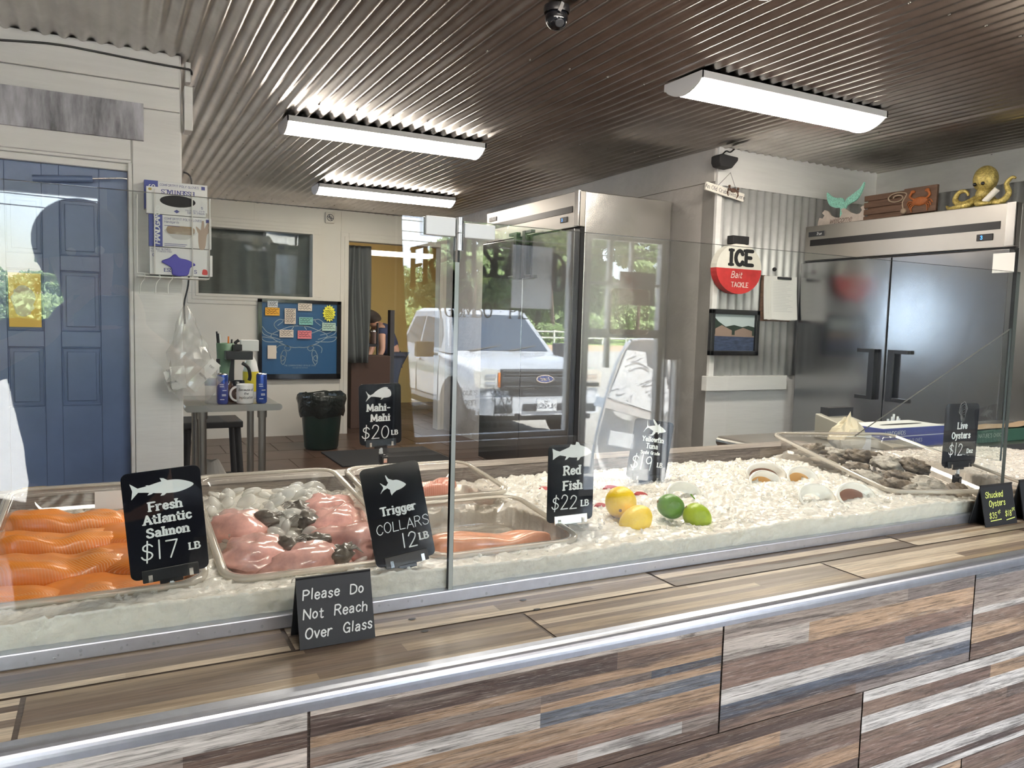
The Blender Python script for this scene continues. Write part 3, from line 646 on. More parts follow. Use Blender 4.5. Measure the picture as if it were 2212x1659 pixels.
lett('window_lettering', 'GUMBO \u2022 PIE', 962, 1143, 686, 655, 'serif lettering GUMBO and PIE in the middle of the shop window')
for s, l, r, y0, y1 in (('Hours of Operation', 990, 1130, 853, 838), ('Open     9 A.M.', 990, 1112, 875, 858), ('Closed     6 P.M.', 988, 1112, 902, 884), ('Seven Days a Week', 988, 1110, 924, 910)):
    lett('window_lettering', s, l, r, y0, y1, 'small serif line reading '+' '.join(s.split())+' low on the shop window', pen=(.5, .2), serif=.8)
# figure with hat and crab claws painted between the lettering
mb = MB(); c = MR(P(985, 632, Y=yl)); 
for el in (ellipse(.05, .05, 16, (0, .11)), ellipse(.12, .018, 16, (0, .07)), ellipse(.05, .045, 14, (-.09, -.01)), ellipse(.05, .045, 14, (.09, -.01)), ellipse(.06, .03, 14, (0, -.03)), ellipse(.02, .06, 10, (-.12, -.08)), ellipse(.02, .06, 10, (.12, -.08)), ellipse(.025, .07, 10, (.03, -.09))):
    mb.prism(el, c+Vector((0, -.004, 0)), (1, 0, 0), (0, 0, 1), 0)
stroke_line(mb, [(-.13, .14), (-.11, .06), (-.06, .02)], c, (1, 0, 0), (0, 0, 1), .008); stroke_line(mb, [(-.02, -.08), (-.03, -.15), (.0, -.19)], c, (1, 0, 0), (0, 0, 1), .006); stroke_line(mb, [(-.12, -.12), (-.11, -.19)], c, (1, 0, 0), (0, 0, 1), .006)
tag(mb.build('window_emblem', 'window_green', loc=c), 'green painted creature emblem with a hat on the shop window', 'window emblem')
# papers hanging inside the shop windows
def hang(name, px0, py0, px1, py1, mat, label, cat, y=YFR+.03):
    v = 2*D-y; a = MR(P(px0, py0, Y=v)); b = MR(P(px1, py1, Y=v))
    mb = MB(); mb.bb((a.x, y, b.z), (b.x, y+.006, a.z)); return tag(mb.build(name, mat, loc=(a.x, y, b.z)), label, cat)
hang('window_poster', 1108, 528, 1190, 668, 'backlit_paper', 'pale paper poster taped inside the shop window above the pickup', 'poster')
hang('window_sheet', 1340, 586, 1414, 661, 'grey_wall', 'grey sheet hung on the glazed shop door', 'sheet')
v = 2*D-(YFR+.04); c = MR(P(1357, 606, Y=v)); mb = MB(); mb.tube([c+Vector((.014*math.sin(t)*(1.2 if math.cos(t) < 0 else .8), 0, .032*math.cos(t))) for t in [2*PI*i/18 for i in range(18)]], .0035, 6, closed=True)
tag(mb.build('carabiner', 'black_plastic', loc=c), 'black carabiner clipped to the grey sheet on the shop door', 'carabiner')
# narrow sheer curtain at the shop window's edge
rows = []
for i in range(9):
    t = i/8; z = 2.3+(sz0-2.3)*t; w = .02+.13*t**1.5
    rows.append([Vector((sx0-.01+w*j/14, YFR+.07+.012*math.sin(j*1.9), z)) for j in range(15)])
mb = MB(); mb.grid(rows); o = tag(mb.build('curtain', 'curtain_grey', loc=(sx0, YFR+.07, 2.3)), 'narrow grey curtain tied at the edge of the lettered shop window', 'curtain'); o.modifiers.new('thick', 'SOLIDIFY').thickness = .003
# ---------------------------------------------------------------- the tiled counter
TONES = [(.64, .61, .59), (.60, .57, .55), (.56, .50, .46), (.30, .25, .225), (.25, .17, .14), (.15, .165, .20), (.105, .12, .155), (.22, .155, .125), (.16, .11, .09), (.12, .085, .075), (.36, .24, .165), (.42, .29, .20), (.25, .21, .20), (.20, .165, .155), (.19, .13, .11), (.28, .19, .145)]
TOPT = [(.34, .26, .18), (.25, .19, .14), (.58, .49, .38), (.50, .41, .31), (.19, .14, .105), (.28, .22, .17), (.38, .29, .20), (.15, .11, .085), (.22, .17, .135)]
rk = random.Random(11)
def planks(mb, x0, x1, a0, a1, place, tones, hmin, hmax, wgt=None):
    """fill a tile (x0..x1 by a0..a1) with printed plank strips"""
    a = a0; last = None
    while a < a1-1e-5:
        h = min(rk.uniform(hmin, hmax), a1-a)
        if a1-a-h < hmin*.6: h = a1-a
        x = x0
        while x < x1-1e-5:
            L = rk.choice((.18, .3, .42, .63, .63, .8)) if hmin < .02 else rk.choice((.2, .35, .63, .8))
            xe = min(x+L, x1)
            if x1-xe < .06: xe = x1
            t = rk.choice([q for q in tones if q is not last]); last = t
            j = rk.uniform(.88, 1.12); mb.add([place(x, a), place(xe, a), place(xe, a+h), place(x, a+h)], [(0, 1, 2, 3)], 0, tuple(min(1, q*j) for q in t))
            x = xe
        a += h
X0, X1 = -.62, 2.75
ct = thing('seafood_counter', 'long counter clad in striped reclaimed-wood tile under the crushed ice', 'counter', (1.0, 1.3, 0))
mb = MB(); g = .0035
zrow = [P(665, 1525, Y=YE).z, P(1556, 1583, Y=YE).z]; rh = .19; zt = ZL-.016
lv = [zt, zrow[1], zrow[1]-rh, zrow[1]-2*rh, zrow[1]-3*rh, 0.0]
xs_ = [P(667, 1560, Y=YE).x, P(1558, 1460, Y=YE).x, P(2094, 1300, Y=YE).x]; TL_ = xs_[1]-xs_[0]; off2 = P(1861, 1550, Y=YE).x
mb.bb((X0, YE+.004, 0), (X1, YE+.02, zt), 1, (.13, .10, .09))
for r in range(5):
    base = xs_[0] if r % 2 == 0 else off2
    for k in range(-4, 6):
        a, b = base+k*TL_+g/2, base+(k+1)*TL_-g/2; a, b = max(a, X0), min(b, X1)
        if b-a > .01: planks(mb, a, b, lv[r+1]+.0007, lv[r]-.0007, lambda x, z: Vector((x, YE, z)), TONES, .011, .034)
mb.build('tiled_front', ['wood_tile', 'wood_tile'], ct)
mb = MB(); ys_ = [YE+.012, P(553, 1420, Z=ZL).y, D+.014]
mb.bb((X0, YE+.008, ZL-.03), (X1, D+.03, ZL-.001), 0, (.11, .085, .07))
cs1 = [P(40, 1555, Z=ZL).x, P(1164, 1355, Z=ZL).x, P(1817, 1232, Z=ZL).x]; cs2 = [P(622, 1383, Z=ZL).x, P(1422, 1249, Z=ZL).x]
L1 = (cs1[2]-cs1[0])/2; L2 = cs2[1]-cs2[0]
for (y0, y1, base, L) in ((ys_[0], ys_[1], cs1[0], L1), (ys_[1], ys_[2], cs2[0], L2)):
    for k in range(-2, 6):
        a, b = max(base+k*L+g/2, X0), min(base+(k+1)*L-g/2, X1)
        if b-a > .01: planks(mb, a+.001, b-.001, y0+g*.8, y1-g*.8, lambda x, y: Vector((x, y, ZL)), TOPT, .011, .026)
# chips at tile corners
for px, py in ((890, 1337), (917, 1363), (1130, 1296), (1160, 1316), (1655, 1186), (1697, 1193)):
    q = P(px, py, Z=ZL+.0006); mb.prism([(a*(1+.3*math.sin(i*2.3)), b) for i, (a, b) in enumerate(ellipse(.006, .0035, 9))], q, (1, 0, 0), (0, 1, 0), 0, 0, None, (.03, .03, .03))
mb.build('tiled_ledge', 'ledge_tile', ct)
mb = MB(); prof = [(0, 0)]+[(-.013*math.sin(t), -.013+.013*math.cos(t)) for t in [PI/2*i/6 for i in range(7)]]+[(-.013, -.020), (.012, -.020), (.012, 0)]
pr2 = [(YE+.012+a, ZL+.001+b) for a, b in prof]; N = len(pr2)
vs = [Vector((x, y, z)) for x in (X0, X1) for y, z in pr2]; mb.add(vs, [(i, (i+1) % N, N+(i+1) % N, N+i) for i in range(N)]+[tuple(range(N)), tuple(range(2*N-1, N-1, -1))], 0, None, False)
o = mb.build('edge_trim', 'anod', ct); [setattr(p, 'use_smooth', False) for p in o.data.polygons]
# ice bin: rear board and ends
YR = 1.70; zrb = P(1490, 977, Y=YR).z
mb = MB(); mb.bb((X0, YR, .70), (1.97, YR+.02, zrb-.012), 0, (.2, .15, .12)); mb.bb((1.97, YR, .70), (X1, YR+.02, 1.022), 0, (.2, .15, .12))
XB = 1.97
planks(mb, X0, XB, ZL-.08, zrb-.001, lambda x, z: Vector((x, YR-.001, z)), [(.26, .21, .18), (.34, .28, .23), (.22, .18, .16)], .03, .05)
planks(mb, X0, XB, YR, YR+.075, lambda x, y: Vector((x, y, zrb)), [(.30, .25, .21), (.24, .2, .17)], .03, .06)
mb.bb((X0, YR+.02, 0), (X1, YR+.06, .9), 0, (.3, .25, .2)); mb.bb((X0, YR+.06, .9), (XB, YR+.074, zrb-.002), 0, (.25, .2, .17))
mb.build('rear_board', 'wood_tile', ct)
mb = MB(); mb.bb((X0, D+.03, .85), (X1, YR, .86)); mb.build('ice_bin', 'steel', ct)
# upright glass
gz0 = 1.013; gz1 = 1.5645; xj = P(983, 800, Y=D).x; XG = P(2188, 800, Y=D).x
sg = thing('sneeze_guard', 'upright clear glass guard standing along the front of the ice', 'glass guard', (xj, D, ZL))
def pane(a, b, z0=gz0, z1=gz1):
    mb = MB(); mb.bb((a, D, z0), (b, D+.008, z1))
    mb.m = [1, 1, 0, 1, 0, 1]
    return mb
pane(X0, xj-.0035).build('glass_pane', ['glass', 'dark_glass_edge'], sg); pane(xj+.0035, XG).build('glass_pane', ['glass', 'dark_glass_edge'], sg)
mb = MB(); mb.bb((xj-.0035, D+.0005, gz0), (xj+.0035, D+.0075, gz1-.06)); mb.build('joint_strip', 'clear_edge', sg)
mb = MB(); mb.bb((X0, D-.004, ZL), (X1, D+.014, gz0+.003)); mb.build('bottom_channel', 'anod', sg, bevel=.002)
mb = MB()
q = [P(921, 466, Y=D-.006), P(990, 474, Y=D-.006), P(990, 506, Y=D-.006), P(921, 506, Y=D-.006)]; mb.bb((q[0].x, D-.006, q[3].z), (xj-.006, D-.0005, q[0].z+.001)); mb.bb((q[0].x, D+.0085, q[3].z), (xj-.006, D+.014, q[0].z+.001))
a = P(1070, 519, Y=D-.006); mb.bb((xj+.008, D-.006, a.z), (a.x, D-.0005, q[1].z-.004)); mb.bb((xj+.008, D+.0085, a.z), (a.x, D+.014, q[1].z-.004)); MAT['clip_white'] = M('clip_white', (.80, .82, .84), .3)
cl = mb.build('top_clip', 'clip_white', sg, bevel=.0015)
mb = MB(); mb.tube([(xj+.001, D-.003, q[0].z-.045), (xj+.001, D-.003, q[0].z-.021)], .0062, 14); mb.tube([(xj+.001, D-.003, q[0].z-.0195), (xj+.001, D-.003, q[0].z+.002)], .0062, 14); mb.build('hinge_pin', 'chrome', cl)
# sloping end glass
a = P(2212, 690, X=XG); b = P(1845, 943, X=XG)
mb = MB(); sl_ = (b.z-a.z)/(b.y-a.y); yb_ = 1.68; za_ = a.z-sl_*(a.y-D-.012)
zb5 = 1.128; yi_ = D+.012+(zb5-za_)/sl_; poly = [(D+.012, zb5), (min(yi_, yb_), zb5), (D+.012, za_)]
n = 3; vs = [Vector((XG+dx, y, z)) for dx in (-.004, .004) for y, z in poly]
mb.add(vs, [(0, 2, 1), (3, 4, 5)], 0); mb.add(vs, [(0, 1, 4, 3)], 0); mb.add(vs, [(1, 2, 5, 4), (2, 0, 3, 5)], 1)
mb.build('end_pane', ['glass', 'dark_glass_edge'], sg)
# water drops on the bottom channel
mb = MB()
for i in range(46):
    x = rk.uniform(-.1, .42) if i < 34 else rk.uniform(.4, 1.4); z = rk.uniform(ZL+.006, gz0-.004); r = rk.uniform(.0009, .0022); mb.sphere((x, D-.004, z), (r, r*.6, r*1.15), 8, 5)
tag(mb.build('water_drops', 'pet', loc=(.2, D, 1.)), 'water drops clinging to the metal channel below the glass', 'water drops', kind='stuff')

# ---------------------------------------------------------------- pans, ice and seafood
TS = .083
def zr(y): return 1.052+TS*(y-1.115)
def pan(name, label, x0, x1, y0, y1, depth=.062, rot=0, group='clear food pans on the ice', mat='poly', rim='poly_rim', rimw=.012, zoff=0.):
    """clear gastronorm pan lying on the sloping ice; returns the root and a local->world map"""
    w, d = x1-x0, y1-y0; c = Vector(((x0+x1)/2, (y0+y1)/2, 0)); c.z = zr(c.y)+zoff
    R = Rz(rot) @ Rx(math.atan(TS)); L = lambda u, v, h: R @ Vector((u, v, h))+c
    t = thing(name, label, 'food pan', L(0, 0, -depth), 0, group)
    def ring(s, r, h): return [L(a, b, h) for a, b in rrect(w-2*s, d-2*s, r, 5)]
    mb = MB(); rr = [ring(rimw, .035, 0), ring(rimw+.004, .034, -.01), ring(rimw+.016, .032, -depth+.008), ring(rimw+.024, .026, -depth)]
    mb.grid(rr, 0, True, True); mb.add(rr[-1], [tuple(range(len(rr[-1])))], 0)
    mb.build('body', mat, t).modifiers.new('thick', 'SOLIDIFY').thickness = .002
    mb = MB(); rg = [ring(rimw+.001, .035, -.003), ring(rimw, .035, .0005), ring(.003, .042, .0015), ring(0, .044, -.001), ring(0, .044, -.007)]
    mb.grid(rg[::-1], 0, True, True); mb.build('rim', rim, t).modifiers.new('thick', 'SOLIDIFY').thickness = .0018
    return t, L, (c, w, d, depth)
PANS = []
p1 = pan('food_pan', 'clear pan at the left end filled with orange salmon fillets', -.168, .122, 1.115, 1.64); PANS.append(p1)
p2 = pan('food_pan', 'clear pan of pink trigger collars and ice cubes', .134, .428, 1.108, 1.65); PANS.append(p2)
p3 = pan('food_pan', 'clear half pan of pink mahi fillets nearest the back board', .440, .735, 1.385, 1.645); PANS.append(p3)
p4 = pan('food_pan', 'clear half pan with one orange red-fish fillet behind the glass joint', .436, .728, 1.10, 1.372, .05); PANS.append(p4)
p5 = pan('food_pan', 'long clear pan of live oysters set aslant at the right end', 1.66, 2.06, 1.06, 1.66, .075, -.34, zoff=.012); PANS.append(p5)
# crushed ice: jumbled flat chips as a height field
def ice_h(x, y):
    t = (y-1.064)/.62
    h = 1.045+.004*np.sin(x*2.3+1)+.010*np.sin(PI*np.clip(t, 0, 1))-.012*t
    h = h+.006*np.exp(-((x-1.6)/.4)**2)
    h = h+.005*np.sin(x*11+y*7)*np.sin(y*13-x*5)
    h = h-.022*np.exp(-((x-1.0)/.16)**2-((y-1.19)/.07)**2)
    return h
st = .0037
gx = np.arange(X0+.01, 2.72, st); gy = np.arange(D+.010, YR-.002, st)
GX, GY = np.meshgrid(gx, gy)
def chips(cell, hs, tilt, seed):
    r = np.random.default_rng(seed); nx, ny = int(4/cell)+6, int(1/cell)+6
    jx_, jy_ = r.random((ny, nx)), r.random((ny, nx)); hh = r.normal(0, hs, (ny, nx)); tx = r.normal(0, tilt, (ny, nx)); ty_ = r.normal(0, tilt, (ny, nx))
    cx_ = ((GX+1.0)/cell).astype(int)+2; cy_ = ((GY-.9)/cell).astype(int)+2
    best = np.full(GX.shape, 1e9); out = np.zeros(GX.shape)
    for dx in (-1, 0, 1):
        for dy in (-1, 0, 1):
            ix = np.clip(cx_+dx, 0, nx-1); iy = np.clip(cy_+dy, 0, ny-1)
            px = (ix-2+jx_[iy, ix])*cell-1.0; py = (iy-2+jy_[iy, ix])*cell+.9
            d2 = (GX-px)**2+(GY-py)**2; m = d2 < best
            best = np.where(m, d2, best); out = np.where(m, hh[iy, ix]+tx[iy, ix]*(GX-px)+ty_[iy, ix]*(GY-py), out)
    return out
fine = chips(.012, .0010, .15, 3)+chips(.028, .0019, .10, 4)+chips(.0065, .0004, .16, 6)
amp = .55+.45*np.clip((GY-1.10)/.1, 0, 1)
HZ = ice_h(GX, GY)+fine*amp
for (t, L, (c, w, d, dep)), rz in zip(PANS, (0, 0, 0, 0, -.34)):
    dx = GX-c.x; dy = GY-c.y; u = dx*math.cos(-rz)-dy*math.sin(-rz); v = dx*math.sin(-rz)+dy*math.cos(-rz)
    e = np.maximum(np.abs(u)-w/2, np.abs(v)-d/2)
    rimz = c.z+TS*v; inside = e < -.012; near = np.exp(-np.clip(e, 0, 1)/.02)
    HZ = np.where(e > -.012, HZ*(1-near)+np.minimum(HZ, rimz-.006+fine*.5)*near, HZ)
    HZ = np.where(inside, np.minimum(HZ, rimz-dep-.012), HZ)
HZ = np.minimum(HZ, 1.05+.5*(GY-D+.02)+.02); HZ = np.where(GX > 2.02, HZ-.012*np.clip((GY-1.3)/.3, 0, 1), HZ)
ny_, nx_ = GX.shape
me = bpy.data.meshes.new('crushed_ice'); V = np.stack([GX, GY, HZ], -1).reshape(-1, 3)
idx = np.arange(nx_*ny_).reshape(ny_, nx_); q = np.stack([idx[:-1, :-1], idx[:-1, 1:], idx[1:, 1:], idx[1:, :-1]], -1).reshape(-1, 4)
# front skirt pressed against the glass
k_ = np.arange(nx_-1); top_i = 0; NS = 14; rs_ = np.random.default_rng(9)
for i in range(1, NS+1):
    fr = V[:nx_].copy(); f_ = i/NS; fr[:, 2] = V[:nx_, 2]*(1-f_)+.985*f_+rs_.normal(0, .0006, nx_)
    nzv = np.repeat(rs_.random(nx_//3+2), 3)[i % 3:nx_+i % 3]; fr[:, 1] = D+.0092+.0035*nzv*(1 if i < NS else 0)
    b0 = len(V); V = np.vstack([V, fr]); q = np.vstack([q, np.stack([b0+k_, b0+k_+1, top_i+k_+1, top_i+k_], -1)]); top_i = b0
me.from_pydata(V.tolist(), [], q.tolist()); me.materials.append(MAT['ice']); me.update(); me.polygons.foreach_set('use_smooth', [True]*len(me.polygons))
ice = bpy.data.objects.new('crushed_ice', me); COL.objects.link(ice); tag(ice, 'bed of white crushed ice filling the counter behind the glass', 'ice', kind='stuff')
def ice_z(x, y):
    i = int(np.clip(round((x-gx[0])/st), 0, nx_-1)); j = int(np.clip(round((y-gy[0])/st), 0, ny_-1)); return float(HZ[max(j-2, 0):j+3, max(i-2, 0):i+3].mean())
def chip(mb, c, r, rnd, flat=.55):
    vs = []
    for k in range(12):
        v = Vector((rnd.gauss(0, 1), rnd.gauss(0, 1), rnd.gauss(0, 1))).normalized(); vs.append(v*r*rnd.uniform(.75, 1.2))
    R = Matrix.Rotation(rnd.uniform(0, 6), 3, Vector((rnd.random(), rnd.random(), rnd.random()+.1)).normalized())
    bm = bmesh.new(); [bm.verts.new(R @ Vector((v.x, v.y, v.z*flat))+Vector(c)) for v in vs]
    g_ = bmesh.ops.convex_hull(bm, input=bm.verts[:]); bmesh.ops.delete(bm, geom=[x for x in g_['geom_interior'] if isinstance(x, bmesh.types.BMVert)], context='VERTS')
    bm.verts.index_update(); mb.add([v.co.copy() for v in bm.verts], [[v.index for v in f.verts] for f in bm.faces]); bm.free()
mb = MB(); rc = random.Random(5)
def in_pan(x, y):
    for (t, L, (c, w, d, dep)), rz in zip(PANS, (0, 0, 0, 0, -.34)):
        dx, dy = x-c.x, y-c.y; u = dx*math.cos(-rz)-dy*math.sin(-rz); v = dx*math.sin(-rz)+dy*math.cos(-rz)
        if abs(u) < w/2+.003 and abs(v) < d/2+.003: return True
    return False
n_ = 0
while n_ < 1300:
    x, y = rc.uniform(-.3, 2.6), rc.uniform(D+.022, YR-.012)
    if in_pan(x, y): continue
    if rc.random() < .25: x, y = rc.uniform(.95, 1.9), rc.uniform(1.5, YR-.012)
    if in_pan(x, y): continue
    chip(mb, (x, y, ice_z(x, y)+.001), rc.uniform(.0028, .0068), rc); n_ += 1
tag(mb.build('ice_chips', 'ice_cube', loc=(1., 1.3, 1.05)), 'loose ice chips scattered over the crushed ice bed', 'ice', kind='stuff')
def fish_mat(name, base, line, scale, ang, thick=.5, rough=.3, dist=1.2):
    m = M(name, base, rough, coat=.35); nt = m.node_tree; b = nt.nodes['Principled BSDF']
    tc = _n(nt, 'ShaderNodeTexCoord'); mp = _n(nt, 'ShaderNodeMapping'); mp.inputs['Rotation'].default_value = (0, 0, ang)
    wv = _n(nt, 'ShaderNodeTexWave', wave_type='BANDS', bands_direction='X'); wv.inputs['Scale'].default_value = scale; wv.inputs['Distortion'].default_value = dist*3; wv.inputs['Detail'].default_value = 2; wv.inputs['Detail Scale'].default_value = .6
    rp = _n(nt, 'ShaderNodeValToRGB'); rp.color_ramp.elements[0].position = .70; rp.color_ramp.elements[1].position = .95
    nz = _n(nt, 'ShaderNodeTexNoise'); nz.inputs['Scale'].default_value = 18
    mx = _n(nt, 'ShaderNodeMix', data_type='RGBA'); mx.inputs[6].default_value = (*base, 1); mx.inputs[7].default_value = (*line, 1)
    mu = _n(nt, 'ShaderNodeMath', operation='MULTIPLY'); mu.inputs[1].default_value = thick
    nt.links.new(tc.outputs['Object'], mp.inputs['Vector']); nt.links.new(mp.outputs[0], wv.inputs['Vector']); nt.links.new(wv.outputs['Fac'], rp.inputs['Fac'])
    nt.links.new(rp.outputs['Color'], mu.inputs[0]); nt.links.new(mu.outputs[0], mx.inputs[0]); nt.links.new(mx.outputs[2], b.inputs['Base Color'])
    bp = _n(nt, 'ShaderNodeBump'); bp.inputs['Strength'].default_value = .25; bp.inputs['Distance'].default_value = .001; nt.links.new(wv.outputs['Fac'], bp.inputs['Height']); nt.links.new(bp.outputs['Normal'], b.inputs['Normal'])
    MAT[name] = m
def stripe_mat(name, base, line, amt, noise_amt=.12):
    m = M(name, base, .36, coat=.18, noise_=(26, noise_amt)); nt = m.node_tree; b = nt.nodes['Principled BSDF']; src = b.inputs['Base Color'].links[0].from_socket
    a = _n(nt, 'ShaderNodeVertexColor'); a.layer_name = 'phase'; sp = _n(nt, 'ShaderNodeSeparateColor'); nt.links.new(a.outputs['Color'], sp.inputs[0])
    mu = _n(nt, 'ShaderNodeMath', operation='MULTIPLY'); mu.inputs[1].default_value = 400.; nt.links.new(sp.outputs[0], mu.inputs[0])
    si = _n(nt, 'ShaderNodeMath', operation='SINE'); nt.links.new(mu.outputs[0], si.inputs[0])
    mr = _n(nt, 'ShaderNodeMapRange'); mr.inputs['From Min'].default_value = .55; mr.inputs['From Max'].default_value = .98; mr.inputs['To Max'].default_value = amt; nt.links.new(si.outputs[0], mr.inputs['Value'])
    m2 = _n(nt, 'ShaderNodeMath', operation='MULTIPLY'); nt.links.new(mr.outputs[0], m2.inputs[0]); nt.links.new(sp.outputs[1], m2.inputs[1])
    mx = _n(nt, 'ShaderNodeMix', data_type='RGBA'); mx.inputs[7].default_value = (*line, 1); nt.links.new(src, mx.inputs[6]); nt.links.new(m2.outputs[0], mx.inputs[0]); nt.links.new(mx.outputs[2], b.inputs['Base Color'])
    MAT[name] = m
stripe_mat('salmon_a', (.86, .27, .035), (.97, .66, .40), .75); stripe_mat('salmon_b', (.85, .245, .028), (.97, .66, .38), 1.)
PH = {}
def fillet(L, cu, cv, ln, wd, th, ang, base, bend=0., seed=0, bulge=.25, taper=.25, spacing=.0042):
    """soft slab: plump towards one end, a dip behind it, thinner belly end; the muscle lines follow a phase attribute"""
    rr = random.Random(seed); NU, NV = 40, 18; ca, sa = math.cos(ang), math.sin(ang); ox = rr.uniform(0, 50)
    def pt(u, v, h):
        x = u*ln/2; y = v*wd/2*(1-taper*max(0, u)**1.5)*(1-.30*max(0, -u-.55)**1.2)+bend*(u*u-.3)*wd
        p = L(cu+x*ca-y*sa, cv+x*sa+y*ca, h); vv = v+.25
        PH[tuple(p)] = ((x+.42*wd*abs(vv)**1.3*(1 if vv > 0 else -.8)+.004*noise.noise(Vector((u*3+ox, v*3, 0))))*2*PI/spacing/400.+.5, .25+.75*min(1, max(0, (u+.35)*1.1)+.5*(abs(vv) < .12)))
        return p
    top = []; bot = []
    for i in range(NU+1):
        u = -1+2*i/NU; a = []; b = []
        for j in range(NV+1):
            v = -1+2*j/NV
            e = (max(0, 1-abs(u)**7))**.5*(max(0, 1-abs(v)**6))**.5
            t = th*(1-.40*(u+1)/2)*(1-bulge*v*.8)*(1-.22*math.exp(-((u-.15)/.22)**2))+.14*th*noise.noise(Vector((u*2.6+ox, v*1.8, seed)))
            edge = .18+.82*e
            a.append(pt(u*(1-.03*(1-e)), v*(1-.03*(1-e)), base+t*edge)); b.append(pt(u*.97, v*.96, base))
        top.append(a); bot.append(b)
    mb = MB(); mb.grid([r[::-1] for r in top]); mb.grid(bot)
    for A, B in ((top[0], bot[0]), (top[-1][::-1], bot[-1][::-1])): mb.grid([A, B], 0, False)
    mb.grid([[r[0] for r in top][::-1], [r[0] for r in bot][::-1]], 0, False); mb.grid([[r[-1] for r in top], [r[-1] for r in bot]], 0, False)
    bld = mb.build
    def build(name, mat, **kw):
        vals = [PH.get(v, (.5, .3)) for v in mb.v]; o = bld(name, mat, **kw)
        ca_ = o.data.color_attributes.new('phase', 'FLOAT_COLOR', 'POINT'); arr = []
        for p, q in vals: arr += [p, q, 0, 1]
        ca_.data.foreach_set('color', arr); return o
    mb.build = build
    return mb
L1_ = p1[1]; dp = -.058
FL = [('whole thick salmon fillet lying at the back of the salmon pan', -.052, .165, .20, .085, .040, -.02, dp+.006, .05, 'salmon_a'),
      ('second salmon fillet from the back of the pan, with a speckled belly edge', -.062, .060, .20, .085, .042, .10, dp+.004, .05, 'salmon_a'),
      ('broad salmon fillet third from the back, its belly flap folded', -.050, -.055, .21, .10, .046, .06, dp+.004, .06, 'salmon_a'),
      ('front salmon fillet nearest the glass at the left of the pan', -.055, -.165, .19, .085, .040, .02, dp+.002, .03, 'salmon_a'),
      ('striped salmon tail piece behind the salmon price sign', .062, .125, .20, .135, .032, 1.35, dp+.002, .1, 'salmon_b'),
      ('striped flat salmon piece in the middle right of the pan', .058, .0, .22, .15, .034, 1.1, dp, .05, 'salmon_b'),
      ('wide striped salmon piece under the foot of the salmon price sign', .040, -.135, .22, .15, .032, .45, dp, .04, 'salmon_b')]
for i, (lab, u, v, ln, wd, th, an, ba, be, mt) in enumerate(FL):
    o = fillet(L1_, u, v, ln, wd, th, an, ba, be, i+3).build('salmon_fillet', mt, loc=L1_(u, v, ba)); tag(o, lab, 'fish fillet', 'salmon fillets in the left pan'); o.rotation_euler = (0, 0, 0)
mb = MB(); a = L1_(.02, .238, -.02); mb.prism([(-.05, -.02), (.075, -.02), (.075, .014), (-.05, .014)], L1_(.045, .229, -.022), L1_(1, 0, 0)-L1_(0, 0, 0), Vector((0, .25, 1)).normalized(), .002)
tag(mb.build('paper_slip', 'paper', loc=a), 'blank white slip standing at the back wall of the salmon pan', 'paper')
# trigger collars
L2_ = p2[1]
def lump(L, u, v, h, rx, ry, rz_, ang, seed, am=.28, n=18, m=12, drop=1.):
    rows = []
    for i in range(m+1):
        t = PI*i/m; row = []
        for k in range(n):
            p = Vector((math.sin(t)*math.cos(2*PI*k/n), math.sin(t)*math.sin(2*PI*k/n), math.cos(t)))
            s = 1+am*noise.noise(p*1.6+Vector((seed*3.1, 0, 0)))+am*.5*noise.noise(p*4+Vector((0, seed*1.7, 0)))
            x, y, z = p.x*rx*s, p.y*ry*s, p.z*rz_*s
            if z < 0: z *= drop
            row.append(L(u+x*math.cos(ang)-y*math.sin(ang), v+x*math.sin(ang)+y*math.cos(ang), h+z))
        rows.append(row)
    return MB().grid(rows[::-1], 0, True, True)
CO = [('large pink trigger collar at the left wall of the pan with ice', -.085, .03, .062, .05, 1.9), ('pink trigger collar with a bloody edge at the front left of the pan', -.075, -.10, .06, .055, 1.5), ('trigger collar with grey skin at the front middle of the pan', -.005, -.165, .075, .04, .25),
      ('red-pink trigger collar highest at the right of the pan', .085, .085, .06, .035, .2), ('pink trigger collar on the right, beside the trigger price sign', .085, .005, .065, .04, .3), ('pale trigger collar with grey fin at the front right of the pan', .075, -.095, .06, .05, -.5)]
for i, (lab, u, v, rx, ry, an) in enumerate(CO):
    t = thing('fish_collar', lab, 'fish collar', L2_(u, v, -.056), 0, 'trigger collars in the ice pan')
    lump(L2_, u, v, -.036, rx, ry, .032, an, i+2, .35).build('flesh', 'fish_pink', t)
    s = -1 if u > 0.02 else 1
    lump(L2_, u+s*.052, v+.004*(-1)**i-.006, -.022, .024, .019, .016, an+.5, i+20, .5).build('skin_flap', 'fish_skin', t)
    mb = MB(); c = L2_(u+s*.052, v-.004, -.008)
    for k in range(7): mb.tube([c+Vector((s*.004, .002*k-.006, -.006)), c+Vector((s*(.02+.002*(k % 3)), .004*k-.014, -.002)), c+Vector((s*.032, .0055*k-.018, -.010))], [.0012, .0009, .0004], 5)
    mb.build('fin', 'fish_skin', t)
rc = random.Random(21); mb = MB()
for i in range(120):
    u = rc.uniform(-.125, .125); v = rc.uniform(-.02, .24) if i < 85 else rc.uniform(-.22, .05)
    if i >= 85: u = rc.gauss(0, .035)
    h = -.050+.030*min(1, max(0, (v+.2)/.3))*(1-(u/.16)**2)+rc.uniform(-.004, .006)
    lumpc = L2_(u, v, h); mb.sphere(lumpc, (rc.uniform(.012, .024), rc.uniform(.010, .019), rc.uniform(.005, .009)), 14, 8, Matrix.Rotation(rc.gauss(0, .5), 3, 'X') @ Matrix.Rotation(rc.gauss(0, .4), 3, 'Y') @ Rz(rc.uniform(0, 3)))
